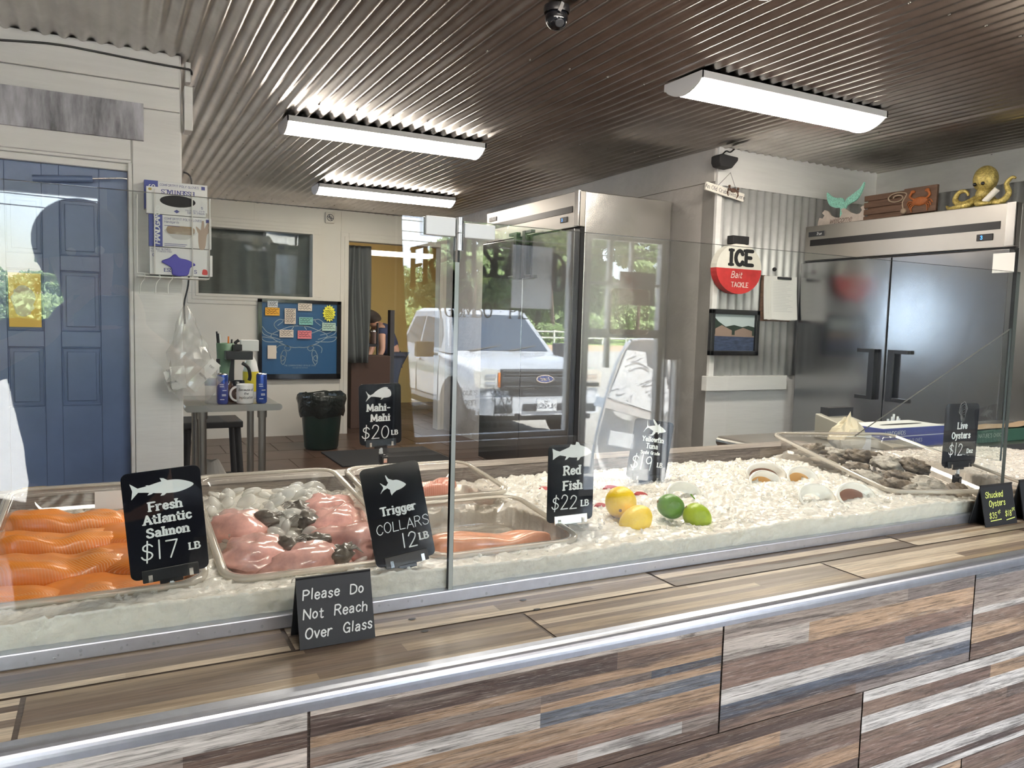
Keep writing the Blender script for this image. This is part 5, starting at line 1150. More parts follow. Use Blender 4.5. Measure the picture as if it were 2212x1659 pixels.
# a second box peeping out behind, then the wire rack
c = P(455, 565, Y=yk+.05); mb = MB(); a = P(330, 545, Y=yk+.05); b = P(459, 598, Y=yk+.05); mb.bb((a.x, yk+.048, b.z), (b.x, yk+.10, a.z)); tag(mb.build('glove_box', 'carton', loc=(a.x, yk+.06, b.z), bevel=.0015), 'white glove box mostly hidden behind the blue-glove box', 'glove box', 'glove boxes in the wire rack')
wr = thing('wire_rack', 'white wire rack holding the glove boxes on the post', 'wire rack', P(380, 600, Y=YW-.05))
mb = MB(); yf = yk-.012
for pts in (((334, 408), (334, 592), (296, 589)), ((415, 415), (416, 598), (452, 601), (453, 430))): mb.tube([P(a, b, Y=yf) for a, b in pts], .0028, 8)
mb.tube([P(452, 601, Y=yf), P(452, 601, Y=YW-.006)], .0028); mb.tube([P(296, 589, Y=yf), P(296, 420, Y=yf)], .0028)
a = P(297, 590, Y=yf); b = P(452, 602, Y=yf); mb.bb((a.x, yf, b.z-.004), (b.x, YW-.002, b.z)); mb.tube([P(296, 420, Y=yf), (P(296, 420, Y=yf).x, YW-.012, P(296, 420, Y=yf).z)], .0028)
mb.build('rack_frame', 'wire_white', wr)
for px in (312, 345, 372):
    c = P(px, 592, Y=yf+.03); mb = MB(); mb.tube(catmull([c, c+Vector((0, -.012, -.02)), c+Vector((-.016, -.016, -.045)), c+Vector((-.018, -.014, -.085))], 4), .0022, 6); mb.build('hook', 'wire_white', wr)
# translucent bag of receipts hanging at the post
c = P(415, 660, Y=3.74); bt = thing('plastic_bag', 'clear crumpled plastic bag of receipts hanging on the white post', 'plastic bag', c); rows = []
for i in range(15):
    s = i/14; pz = 660+205*s; half = 4+(57*(s**.75)) if s < .8 else 57-26*((s-.8)/.2)
    cxp = 402+14*s; ctr = P(cxp, pz, Y=3.735); wd = half/1900*3.9; row = []
    for k in range(22):
        a = 2*PI*k/22; nz_ = noise.noise(Vector((math.cos(a)*1.6, math.sin(a)*1.6, s*5)))*.35+noise.noise(Vector((math.cos(a)*4, math.sin(a)*4, s*11)))*.22
        row.append(ctr+Vector((wd*math.cos(a)*(1+nz_), .32*wd*math.sin(a)*(1+nz_), .02*nz_)))
    rows.append(row)
mb = MB(); mb.grid(rows[::-1], 0, False, True); mb.build('bag_film', 'bag', bt)
for (px, py, w, h, an, yy) in ((440, 810, .05, .16, -.75, 3.715), (385, 815, .06, .10, .1, 3.725), (372, 822, .05, .09, .25, 3.735)):
    c = P(px, py, Y=yy); ux = Vector((math.cos(an), 0, math.sin(an))); uy = Vector((-math.sin(an), 0, math.cos(an)))
    mb = MB(); rows = [[c+ux*(w*(i/4-.5))+uy*(h*(j/8-.5))+Vector((0, .008*math.sin(j*.8)+.004*math.sin(i*1.6), 0)) for i in range(5)] for j in range(9)]; mb.grid(rows); rp = mb.build('receipt', 'paper', bt)
    if w == .05: 
        tx = MB(); [text(tx, s_, c+uy*q+Vector((0, -.012, 0)), ux, uy, .008, (.4, .4), 0, 'c') for s_, q in (('EXIT', .045), ('RENTAL', -.01))]; tx.build('print', 'ink', rp)
# small steel table with things on it
TZ = .965; ta = P(400, 868, Z=TZ); tb = P(603, 872, Z=TZ); tc_ = P(590, 853, Z=TZ); x0, x1, y0, y1 = ta.x, tb.x, tb.y, tb.y+.5
tt = thing('steel_table', 'small stainless worktable behind the white post holding cans and a mug', 'table', ((x0+x1)/2, (y0+y1)/2, ZF))
mb = MB(); pf = [(0, 0), (.012, -.004), (.018, -.017), (.012, -.030), (0, -.034)]; th_ = .034
poly = [(x0, 0)]+[]; out = [(-.017*math.sin(t), -.017+.017*math.cos(t)) for t in [PI*i/8 for i in range(9)]]
sec = [(x0+a, TZ+b) for a, b in out]+[(x1-a, TZ-th_-b) for a, b in out]
mb.prism([(x, z) for x, z in sec], (0, y0, 0), (1, 0, 0), (0, 0, 1), y1-y0); mb.build('top', 'steel', tt)
for x, y in ((x0+.07, y0+.06), (x1-.075, y0+.06), (x0+.07, y1-.06), (x1-.075, y1-.06)):
    mb = MB(); mb.tube([(x, y, ZF), (x, y, TZ-.03)], .019, 14); mb.tube([(x, y, TZ-.075), (x, y, TZ-.03)], .024, 14); mb.build('leg', 'steel', tt)
mb = MB(); z = ZF+.16; mb.tube([(x0+.07, y0+.06, z), (x0+.07, y1-.06, z)], .013, 10); mb.tube([(x1-.075, y0+.06, z), (x1-.075, y1-.06, z)], .013, 10); mb.tube([(x0+.07, y1-.06, z), (x1-.075, y1-.06, z)], .013, 10); mb.build('stretcher', 'steel', tt)
def ontab(px, py): q = P(px, py, Z=TZ); return q
def can(px, lab):
    c = ontab(px, 862); c.y = y0+.05; c = Vector((P(px, 850, Y=c.y).x, c.y, TZ)); r = .027; hh = .155
    t = thing('drink_can', lab, 'can', c, 0, 'tall blue drink cans on the small steel table')
    MB().lathe([(r*.8, 0), (r*.97, .006), (r, .012), (r, hh-.014), (r*.94, hh-.006)], c, 24).build('body', 'can_blue', t)
    MB().lathe([(r*.94, hh-.006), (r*.86, hh), (r*.82, hh-.004), (.0001, hh-.005)], c, 24).build('lid', 'silver', t)
    mb = MB(); [mb.box(c+Vector((math.sin(a)*(r+.0003), -math.cos(a)*(r+.0003), z)), (.02, .0006, .003), Rz(a)) for a, z in ((-.3, .10), (-.25, .09), (.1, .05), (.12, .044), (-.2, .025), (.2, .07))]; mb.build('print', 'note_white', t)
can(481, 'tall blue drink can left of the white mug'); can(565, 'tall blue drink can right of the white mug')
c = Vector((P(530, 850, Y=y0+.04).x, y0+.05, TZ)); t = thing('coffee_mug', 'white coffee mug reading Because of the Implication', 'mug', c); r = .042
MB().lathe([(.0001, .002), (r*.93, 0), (r, .004), (r, .098), (r*.98, .1), (r*.93, .097), (r*.92, .008), (.0001, .007)], c, 28).build('body', 'mug', t)
mb = MB(); mb.tube([c+Vector((-r+.004-.034*math.sin(PI*i/10), 0, .05+.036*math.cos(PI*i/10))) for i in range(11)], .006, 8); mb.build('handle', 'mug', t)
tx = MB()
for s_, z in (('Because of', .068), ('the', .049), ('Implication', .028)): 
    text(tx, s_, c+Vector((0, -r-.0005, z)), (1, 0, 0), (0, 0, 1), .0125, (.55, .4), 0, 'c', .8, slant=.2)
tx.v = [(c.x+(r+.0006)*math.sin((v[0]-c.x)/r), c.y-(r+.0006)*math.cos((v[0]-c.x)/r), v[2]) for v in tx.v]; tx.build('lettering', 'ink', t)
c = Vector((P(456, 850, Y=y0+.05).x, y0+.06, TZ)); t = thing('water_bottle', 'clear ribbed water bottle on the small steel table', 'bottle', c)
MB().lathe([(.02, 0), (.029, .006)]+[(.029-.0016*(i % 2), .012+.007*i) for i in range(16)]+[(.029, .13), (.024, .155), (.012, .178), (.012, .19)], c, 20).build('body', 'pet', t)
MB().lathe([(.0295, .095), (.0295, .13)], c, 20).build('label_band', 'can_blue', t); MB().lathe([(.0135, .186), (.0135, .200), (.0001, .2)], c, 16).build('cap', 'white_print', t)
c = Vector((P(489, 850, Y=y0+.2).x, y0+.22, TZ)); t = thing('pen_cup', 'green cup of pens behind the blue can', 'cup', c); hz = P(489, 741, Y=y0+.22).z-TZ
MB().lathe([(.036, 0), (.048, hz), (.045, hz), (.034, .01), (.0001, .01)], c, 22).build('cup', 'cup_green', t)
for dx, dy, mt, l in ((-.03, 0, 'black_plastic', .06), (-.02, .01, 'white_print', .045), (-.026, -.01, 'black_plastic', .05), (.01, .01, 'amber', .035), (.02, 0, 'black_plastic', .02)):
    mb = MB(); mb.tube([c+Vector((dx*.6, dy, .02)), c+Vector((dx*1.5, dy, hz+l))], .0045, 8); mb.build('pen', mt, t)
c = Vector((P(543, 850, Y=y0+.28).x, y0+.3, TZ)); t = thing('spray_bottle', 'white trigger spray bottle with yellow label behind the coffee maker', 'spray bottle', c); hz = P(540, 733, Y=y0+.3).z-TZ
MB().lathe([(.035, 0), (.042, .01), (.042, hz*.45), (.03, hz*.62), (.014, hz*.72), (.014, hz*.78)], c, 22).build('body', 'mug', t); MB().lathe([(.0425, .04), (.0425, hz*.46)], c, 22).build('label_band', 'spray_yellow', t)
mb = MB(); mb.bb(c+Vector((-.055, -.016, hz*.80)), c+Vector((.04, .016, hz*.99))); mb.box(c+Vector((-.05, 0, hz*.76)), (.008, .012, .07), Ry(-.4)); mb.build('trigger_head', 'mug', t, bevel=.006)
c = Vector((P(520, 850, Y=y0+.12).x, y0+.15, TZ)); t = thing('coffee_maker', 'black coffee maker with glass pot behind the white mug', 'coffee maker', c); k = lambda px, py: P(px, py, Y=y0+.15)
mb = MB(); a = k(486, 776); b = k(543, 758); mb.bb((a.x, c.y-.05, a.z), (b.x, c.y+.06, b.z)); mb.bb((a.x+.01, c.y+.03, TZ), (a.x+.05, c.y+.07, a.z)); a = k(504, 757); b = k(522, 744); mb.bb((a.x, c.y-.02, a.z), (b.x, c.y+.04, b.z)); mb.tube([k(512, 748), k(508, 740), k(516, 735)], .009, 8); mb.build('body', 'black_plastic', t, bevel=.006)
MB().lathe([(.04, 0), (.062, .02), (.062, .06), (.04, .10), (.038, .11)], c+Vector((-.015, 0, 0)), 22).build('pot', 'black_gloss', t)
mb = MB(); mb.tube(catmull([k(523, 784), k(536, 794), k(540, 812), k(538, 822)], 4), .009, 8); mb.build('pot_handle', 'black_plastic', t)
mb = MB(); c = Vector((P(471, 820, Y=y0+.12).x, y0+.12, TZ)); t = thing('marker_pen', 'white marker with black cap standing beside the green cup', 'marker', c); mb.tube([c, c+Vector((0, 0, .19))], .008, 10); mb.build('barrel', 'mug', t); mb = MB(); mb.tube([c+Vector((0, 0, .19)), c+Vector((0, 0, .225))], .009, 10); mb.build('cap', 'black_plastic', t)
# black stool and carrier bag behind the steel table
c = Vector((P(455, 900, Y=y1+.5).x, y1+.5, ZF)); t = thing('stool', 'black wooden stool under the window behind the steel table', 'stool', c)
mb = MB(); mb.bb(c+Vector((-.17, -.16, .56)), c+Vector((.17, .16, .60))); mb.build('seat', 'black_matte', t, bevel=.006)
for sx in (-1, 1):
    for sy in (-1, 1): mb = MB(); mb.tube([c+Vector((sx*.17, sy*.16, 0)), c+Vector((sx*.14, sy*.13, .56))], .019, 4); mb.build('leg', 'black_matte', t)
mb = MB(); mb.bb(c+Vector((-.15, -.16, .2)), c+Vector((.15, -.13, .23))); mb.bb(c+Vector((-.15, .13, .2)), c+Vector((.15, .16, .23))); mb.build('rung', 'black_matte', t)
c = Vector((P(457, 970, Y=y1+.48).x, y1+.48, ZF+.005)); rows = []
for i in range(9):
    s = i/8; rows.append([c+Vector(((.09+.02*math.sin(s*3))*math.cos(a)*(1-.55*s**3)*(1+.25*noise.noise(Vector((math.cos(a)*2, math.sin(a)*2, s*4)))), .07*math.sin(a)*(1-.5*s**3), .34*s+.02*noise.noise(Vector((a, s*3, 1))))) for a in [2*PI*k_/18 for k_ in range(18)]])
mb = MB(); mb.grid(rows[::-1], 0, False, True); MAT['bag_grey'] = M('bag_grey', (.5, .48, .45), .45); tag(mb.build('carrier_bag', 'bag_grey', loc=c), 'grey-white carrier bag on the floor between the stool legs', 'bag')
# rubbish bin
c = P(694, 968, Z=ZF); tr = thing('trash_can', 'dark round trash can lined with a shiny black bag', 'trash can', c); zt_ = P(692, 850, Y=c.y).z-ZF; r_ = abs(P(742, 870, Y=c.y).x-P(645, 870, Y=c.y).x)/2
MB().lathe([(.0001, .01), (r_*.68, 0), (r_*.74, .02), (r_*.92, zt_*.9), (r_*.9, zt_*.92)], c, 32).build('body', 'trash_green', tr)
rows = []
for i, (rr_, z) in enumerate(((.86, zt_*.86), (.9, zt_*.97), (.96, zt_), (1.06, zt_*.98), (1.08, zt_*.9), (1.04, zt_*.8), (1.02, zt_*.68), (.96, zt_*.60))):
    rows.append([c+Vector((r_*rr_*(1+.05*noise.noise(Vector((math.cos(a)*3, math.sin(a)*3, i*.7))))*math.cos(a), r_*rr_*math.sin(a), z+.03*noise.noise(Vector((math.cos(a)*2.5, math.sin(a)*2.5, i*1.3))))) for a in [2*PI*k_/40 for k_ in range(40)]])
mb = MB(); mb.grid(rows[::-1], 0, True, True); mb.build('liner_bag', 'trash', tr)
a = P(740, 1010, Z=ZF); b = P(935, 985, Z=ZF); mb = MB(); mb.bb((a.x, a.y, ZF), (a.x+1.0, a.y+.75, ZF+.014)); tag(mb.build('floor_mat', 'black_matte', loc=(a.x, a.y, ZF), bevel=.005), 'black rubber mat on the tiled floor before the doorway', 'mat')
# crab poster with notes -----------------------------------------------------------------
a = P(557, 645, Y=YB-.03); b = P(735, 818, Y=YB-.03); x0, z1_, x1, z0_ = a.x, a.z, b.x, b.z; yp = YB-.03
ps = thing('framed_poster', 'blue crab anatomy poster in a black frame covered with notes', 'poster', ((x0+x1)/2, yp, z0_))
mb = MB(); f_ = .055
for q in ((x0, z0_, x0+f_*.7, z1_), (x1-f_*.8, z0_, x1, z1_), (x0, z0_, x1, z0_+f_), (x0, z1_-f_*.6, x1, z1_)): mb.bb((q[0], yp-.018, q[1]), (q[2], yp+.028, q[3]))
mb.build('frame', 'black_gloss', ps)
mb = MB(); mb.bb((x0+.01, yp, z0_+.01), (x1-.01, yp+.02, z1_-.01)); bk = mb.build('print', 'poster_blue', ps)
def pp(px, py): q = P(px, py, Y=yp); return (q.x-x0, q.z-z0_)
mb = MB(); O = Vector((x0, yp-.001, z0_)); UX, UZ = Vector((1, 0, 0)), Vector((0, 0, 1))
cr = lambda l, cl=False: stroke_line(mb, [pp(*q) for q in l], O, UX, UZ, .0035, closed=cl)
for s in (-1, 1):
    m_ = lambda l: [(646+s*abs(x-646) if True else x, y) for x, y in l]
    cr(m_([(646, 750), (630, 750), (600, 738), (585, 725), (600, 715)])); cr(m_([(605, 733), (570, 722), (566, 705), (578, 718), (600, 724)])); cr(m_([(610, 738), (575, 738), (566, 728), (590, 731)]))
    cr(m_([(625, 748), (608, 745), (597, 752), (598, 762)])); cr(m_([(614, 752), (620, 747), (628, 752), (622, 758)]), True); cr(m_([(612, 757), (606, 770), (609, 780), (617, 772), (618, 760)]), True); cr(m_([(609, 768), (607, 782), (612, 787), (617, 775)]), True)
    cr(m_([(620, 720), (600, 712), (592, 700), (603, 690), (612, 693), (600, 703)])); cr(m_([(630, 712), (655-20, 700), (612, 690)]))
cr([(600, 715), (625, 706), (646, 704), (667, 706), (690, 715)])
text(mb, 'THE COMMON EDIBLE OR BLUE CRAB', O+UX*((x1-x0)*.5)+UZ*((z1_-z0_)*.165), UX, UZ, .014, (.4, .4), 0, 'c'); text(mb, 'CALLINECTES SAPIDUS', O+UX*((x1-x0)*.5)+UZ*((z1_-z0_)*.138), UX, UZ, .011, (.3, .3), 0, 'c')
MAT['pale_line'] = M('pale_line', (.42, .50, .56), .6); mb.build('crab_drawing', 'pale_line', ps)
NOTES = [(578, 650, 600, 664, 'white', 'torn white scrap of paper above the orange note'), (573, 664, 604, 682, 'orange', 'orange note at the upper left of the crab poster'), (615, 666, 639, 700, 'cream', 'tall cream note at the top middle of the crab poster'), (644, 655, 674, 672, 'cream', 'cream note with a folded corner near the poster top'), (646, 685, 676, 702, 'teal', 'teal note below the cream one with a folded corner'), (696, 697, 725, 715, 'mint', 'mint green note at the right edge of the crab poster'), (604, 712, 634, 729, 'cream', 'cream handwritten note left of the pink one'), (643, 714, 673, 732, 'pink', 'pink note at the centre of the crab poster'), (578, 746, 597, 775, 'cream', 'blank pale note at the lower left of the crab poster')]
for (l, t_, r, b_, mt, lab) in NOTES:
    a = P(l, t_, Y=yp-.021); b = P(r, b_, Y=yp-.021); mb = MB(); mb.bb((a.x, yp-.021, b.z), (b.x, yp-.019, a.z)); o = tag(mb.build('sticky_note', 'note_'+mt, loc=(a.x, yp-.02, a.z)), lab, 'note', 'notes stuck on the crab poster')
    if 'blank' not in lab:
        tx = MB(); nl = 4 if (b_-t_) < 25 else 9
        for i in range(nl-1):
            zz = a.z+(b.z-a.z)*(i+.8)/(nl); wv = [(a.x+(b.x-a.x)*(.08+.84*k_/9*(1-.18*(i % 3 == 1)))-a.x, zz-a.z+.006*math.sin(k_*2.4+i)) for k_ in range(10)]; stroke_line(tx, wv, (a.x, yp-.0212, a.z), UX, UZ, .0022)
        tx.build('handwriting', 'ink', o)
c = P(711, 677, Y=yp-.021); mb = MB(); mb.prism([((.070 if i % 2 else .054)*math.cos(2*PI*i/30)*1., (.070 if i % 2 else .054)*1.3*math.sin(2*PI*i/30)) for i in range(30)], c, UX, UZ, .002); o = tag(mb.build('sticky_note', 'note_yellow', loc=c), 'yellow starburst note at the upper right of the crab poster', 'note', 'notes stuck on the crab poster')
tx = MB(); text(tx, 'ALL', c+UZ*.045+Vector((0, -.0003, 0)), UX, UZ, .017, (.5, .5), 0, 'c')
for i in range(5): stroke_line(tx, [(-.042+.084*k_/8, .025-.020*i+.005*math.sin(k_*2.7+i)) for k_ in range(9)], c+Vector((0, -.0003, 0)), UX, UZ, .0024)
tx.build('handwriting', 'ink', o)
# speaker grille box on the back wall
a = P(703, 458, Y=YB-.03); b = P(722, 483, Y=YB-.03); t = thing('wall_sounder', 'small beige wall sounder with a round grille under the ceiling', 'sounder', ((a.x+b.x)/2, YB-.03, b.z)); mb = MB(); mb.bb((a.x, YB-.05, b.z), (b.x, YB, a.z)); MAT['beige'] = M('beige', (.62, .57, .50), .5); mb.build('case', 'beige', t, bevel=.006)
c = Vector(((a.x+b.x)/2, YB-.051, (a.z+b.z)/2)); mb = MB(); mb.lathe([(.030, 0), (.036, 0), (.036, -.004), (.030, -.004)], c, 20, Rx(PI/2)); [mb.box(c, (.06, .004, .006), Ry(k_*PI/4+.3)) for k_ in range(2)]; mb.lathe([(.014, 0), (.018, 0), (.018, -.003)], c, 16, Rx(PI/2)); mb.build('grille', 'ink', t)
# storeroom: wire shelf with jars, box, bending person
a = P(755, 700, Y=9.0); b = P(803, 760, Y=9.0)
t = thing('utility_cart', 'black wire cart with jars seen through the back doorway', 'cart', (a.x+.15, 9.1, ZF)); zt2 = P(780, 742, Y=9.0).z
mb = MB(); [mb.tube([(x, y, ZF), (x, y, zt2+.25)], .014, 8) for x in (a.x-.05, b.x+.02) for y in (8.85, 9.25)]; mb.build('post', 'black_matte', t)
for z in (ZF+.2, zt2-.55, zt2): mb = MB(); mb.bb((a.x-.07, 8.84, z-.03), (b.x+.04, 9.26, z)); mb.build('shelf', 'black_matte', t)
for i in range(4):
    c = Vector((a.x+.02+i*.085, 8.95, zt2+.001)); t2 = thing('glass_jar', ('first', 'second', 'third', 'fourth')[i]+' jar from the left on the black cart in the doorway', 'jar', c, 0, 'jars on the black cart'); MB().lathe([(.034, 0), (.036, .01), (.036, .13), (.028, .145)], c, 16).build('body', 'brown_box', t2); MB().lathe([(.032, .142), (.032, .165), (.0001, .165)], c, 16).build('lid', 'silver', t2)
mb = MB(); a = P(752, 905, Y=8.6); b = P(838, 768, Y=8.6); mb.bb((a.x, 8.5, ZF), (b.x, 8.8, b.z)); tag(mb.build('storage_chest', 'brown_box', loc=(a.x, 8.6, ZF), bevel=.01), 'dark brown chest blocking the lower part of the doorway', 'chest')
mb = MB(); a = P(838, 670, Y=9.4); b = P(852, 880, Y=9.4); mb.bb((a.x, 9.3, ZF), (a.x+.055, 9.4, a.z)); tag(mb.build('wooden_post', 'black_matte', loc=(a.x, 9.4, ZF)), 'dark upright post beside the bending person in the storeroom', 'post')
def fridge(name, label, o, ux, w, d, h, zfoot, logo_x, disp_x, handle=True, hx=.02):
    """two-door reach-in fridge: o = front left bottom corner (seen from its front), ux along the front"""
    ux = Vector(ux); n = ux.cross(Vector((0, 0, 1))); o = Vector(o)           # n points out of the front
    t = thing(name, label, 'fridge', o+ux*(w/2)-n*(d/2))
    R = Matrix((ux, -n, Vector((0, 0, 1)))).transposed()                        # local x = along front, y = into the body
    def bx(mb, x0, x1, y0, y1, z0, z1, mi=0): mb.box(o+ux*((x0+x1)/2)-n*((y0+y1)/2)+Vector((0, 0, (z0+z1)/2)), (x1-x0, y1-y0, z1-z0), R, mi)
    hd = h-.225; b0 = zfoot+.17
    mb = MB(); bx(mb, 0, w, .05, d, zfoot+.1, h-.002); mb.build('cabinet', 'steel_smooth', t, bevel=.004)
    mb = MB(); bx(mb, 0, w, .0, .05, hd, h); hdp = mb.build('header', 'steel', t, bevel=.004)
    mb = MB(); bx(mb, .045, w-.075, -.004, .004, hd+.095, hd+.135); mb.build('dark_strip', 'black_plastic', hdp)
    mb = MB(); bx(mb, w-.045, w, -.006, .01, hd+.005, h); mb.build('corner_strip', 'steel_bright', hdp)
    mb = MB(); bx(mb, logo_x, logo_x+.125, -.005, .002, h-.070, h-.038); pl = mb.build('badge', 'grille', hdp, bevel=.001)
    tx = MB(); text(tx, 'True', o+ux*(logo_x+.085)+n*.0052+Vector((0, 0, h-.062)), ux, (0, 0, 1), .017, (.5, .3), 0, 'c', .5, slant=.3); tx.build('lettering', 'white_print', pl)
    mb = MB(); bx(mb, disp_x, disp_x+.085, -.006, .002, hd+.04, hd+.075); dp_ = mb.build('display', 'black_plastic', hdp, bevel=.002)
    tx = MB(); text(tx, '3', o+ux*(disp_x+.028)+n*.0065+Vector((0, 0, hd+.048)), ux, (0, 0, 1), .018, (.5, .5), 0, 'c'); tx.build('digit', 'led_blue', dp_)
    mb = MB(); bx(mb, .0, w, .02, .05, b0-.01, hd-.004); mb.build('gasket', 'black_matte', t)
    hw = w/2-.006
    for k_, x in ((0, 0.002), (1, w/2+.004)):
        mb = MB(); bx(mb, x, x+hw, -.028, .02, b0, hd-.014); dr = mb.build('door', 'steel_door', t, bevel=.004)
        xh = x+hw-.085 if k_ == 0 else x+.035; z0, z1 = b0+.62, b0+1.0; z0, z1 = HANDZ
        mb = MB(); sgn = -1 if k_ == 0 else 1
        bx(mb, xh, xh+.040, -.062, -.050, z0, z1); 
        for za, zb_ in ((z0, z0+.022), (z1-.022, z1)): bx(mb, xh+(-.085 if k_ == 0 else 0), xh+.040+(0 if k_ == 0 else .085), -.058, -.026, za, zb_)
        bx(mb, xh+(.034 if k_ == 0 else 0), xh+.04+(0 if k_ == 0 else -.034), -.06, -.027, z0, z1); mb.build('handle', 'black_plastic', dr, bevel=.002)
    mb = MB(); bx(mb, .01, w-.01, .015, .06, zfoot+.1, b0-.02); 
    for i in range(5): bx(mb, .04, w-.04, .004, .016, zfoot+.104+i*.012, zfoot+.110+i*.012)
    mb.build('louvre', 'steel', t)
    for x in (.08, w-.08):
        for y in (.1, d-.1): mb = MB(); c = o+ux*x-n*y; mb.tube([c+Vector((0, 0, zfoot)), c+Vector((0, 0, zfoot+.1))], .028, 12); mb.build('caster', 'black_plastic', t)
    return t, o, ux, n
# fridge 2 against the right wall, front facing left
XF = 4.10; fa = P(1741, 489, X=XF); fb = P(2197, 437, X=XF); h2 = (fa.z+fb.z)/2
HANDZ = (P(1940, 868, X=XF).z, P(1940, 756, X=XF).z)
F2 = fridge('reach_in_fridge', 'wide two-door steel fridge at the right with decor on top', (XF, fa.y, 0), (0, -1, 0), fa.y-fb.y, XR-XF-.03, h2, ZF, .03, (fa.y-P(2110, 520, X=XF).y))
a = P(2146, 548, X=XF-.03); b = P(2190, 588, X=XF-.03); mb = MB(); mb.bb((XF-.0310, b.y, b.z), (XF-.029, a.y, a.z)); o = tag(mb.build('paper_notice', 'paper', loc=(XF-.03, a.y, b.z)), 'white square paper notice taped to the fridge door', 'notice')
tx = MB(); [text(tx, s_, (XF-.0312, (a.y+b.y)/2, a.z+(b.z-a.z)*f), (0, -1, 0), (0, 0, 1), .008, (.5, .5), 0, 'c') for s_, f in (('FOOD SAFETY', .2),)]; tx = MB()
# fridge 1 against the side wall, front facing left, its flank towards us
XF1 = 2.64; e = P(1252, 408, X=XF1); g_ = P(1052, 464, X=XF1); h1_ = (e.z+g_.z)/2-.0
HANDZ = (P(1040, 610, X=XF1).z, P(1040, 520, X=XF1).z)
F1 = fridge('reach_in_fridge', 'steel fridge in the middle, its plain side facing the counter', (XF1, g_.y, 0), (0, -1, 0), g_.y-e.y, XM-XF1-.015, h1_, ZF, .05, g_.y-e.y-.22)
# clear file holder on that flank
a = P(1322, 622, Y=e.y-.012); b = P(1402, 724, Y=e.y-.012); mb = MB(); w_, hh_ = b.x-a.x, a.z-b.z; mb.prism(rrect(w_, hh_, .03), ((a.x+b.x)/2, e.y-.010, (a.z+b.z)/2), (1, 0, 0), (0, 0, 1), .008); tag(mb.build('file_holder', 'poly', loc=(a.x, e.y-.01, b.z)), 'clear rounded file holder stuck to the side of the middle fridge', 'file holder')
# decor on top of the right fridge -----------------------------------------------------------
zt3 = h2+.001; XD = XF+.10; UYn = Vector((0, -1, 0)); UZ_ = Vector((0, 0, 1))
def onF(px, py, x=XD): q = P(px, py, X=x); return q
c = onF(1815, 478); c.z = zt3; k_ = abs(onF(1868, 478).y-onF(1768, 478).y)
t = thing('welcome_sign', 'wooden wave sign with a teal mermaid tail reading welcome', 'sign', c); n_ = Vector((-1, 0, 0))
base = [(-.5, 0), (.5, 0), (.5, .26), (.46, .30), (.41, .27), (.44, .22), (.40, .17), (.34, .16), (.22, .20), (.13, .26), (.06, .30), (.0, .28), (.03, .20), (-.02, .14), (-.12, .15), (-.22, .20), (-.28, .28), (-.36, .31), (-.42, .26), (-.36, .21), (-.40, .16), (-.47, .18), (-.5, .10)]
mb = MB(); mb.prism([(a*k_, b*k_) for a, b in base], c, UYn, UZ_, .014); bs = mb.build('wave_board', 'driftwood', t, bevel=.001)
tl = sm([(-.02, .12), (.07, .10), (.09, .30), (.18, .36), (.32, .42), (.42, .58), (.44, .70), (.36, .60), (.22, .52), (.10, .46), (.06, .40), (.0, .48), (-.14, .50), (-.26, .56), (-.34, .62), (-.33, .50), (-.26, .38), (-.12, .32), (-.03, .30)])
mb = MB(); mb.prism([(a*k_, b*k_) for a, b in tl], c+Vector((.004, 0, .001)), UYn, UZ_, .010); mb.build('mermaid_tail', 'glitter_teal', t)
tx = MB(); text(tx, 'welcome', c+n_*.0005+UZ_*(.05*k_), UYn, UZ_, .105*k_, (.3, .3), 0, 'c', .6, slant=.35); tx.build('lettering', 'brown_box', bs)
a = onF(1868, 415); b = onF(2025, 470); wd_ = abs(b.y-a.y); hh_ = .165; c = Vector((XD, (a.y+b.y)/2, zt3)); t = thing('crab_plaque', 'brown slatted wooden plaque with a crab and rope', 'plaque', c)
for i in range(4): mb = MB(); mb.box(c+Vector((0, wd_*.19, .018+i*.042)), (.012, wd_*.60, .033)); mb.build('slat', 'plaque_wood', t, bevel=.002)
mb = MB(); mb.box(c+Vector((-.004, -wd_*.28, hh_*.56)), (.02, wd_*.42, hh_*.9)); mb.box(c+Vector((.008, 0, hh_*.5)), (.008, wd_*.9, hh_*.8)); mb.build('panel', 'plaque_wood', t, bevel=.003)
cc = c+Vector((-.016, -wd_*.29, hh_*.50)); mb = MB(); mb.sphere(cc, (.012, .05, .026), 18, 10)
for s in (-1, 1):
    mb.tube(catmull([cc+Vector((0, s*.035, .01)), cc+Vector((-.006, s*.062, .03)), cc+Vector((-.006, s*.05, .055))], 4), [.007]*8+[.009], 8); mb.sphere(cc+Vector((-.006, s*.045, .058)), (.007, .016, .010), 10, 6)
    for j in range(4): mb.tube(catmull([cc+Vector((0, s*.035, -.004-.005*j)), cc+Vector((-.006, s*(.068-.006*j), .004-.012*j)), cc+Vector((-.002, s*(.080-.010*j), -.016-.014*j))], 3), .0035, 6)
mb.build('crab', 'crab_red', t)
mb = MB(); mb.tube(catmull([c+Vector((-.014, wd_*(.02+.13*r*math.cos(q)), .12+.030*r*math.sin(q))) for q, r in [(i*.6, .35+.05*i) for i in range(16)]]+[c+Vector((-.014, -wd_*.06, .09)), c+Vector((-.02, -wd_*.09, .04))], 3), .0045, 6); mb.sphere(c+Vector((-.02, -wd_*.09, .035)), .018, 10, 8); mb.build('rope_coil', 'rope', t)
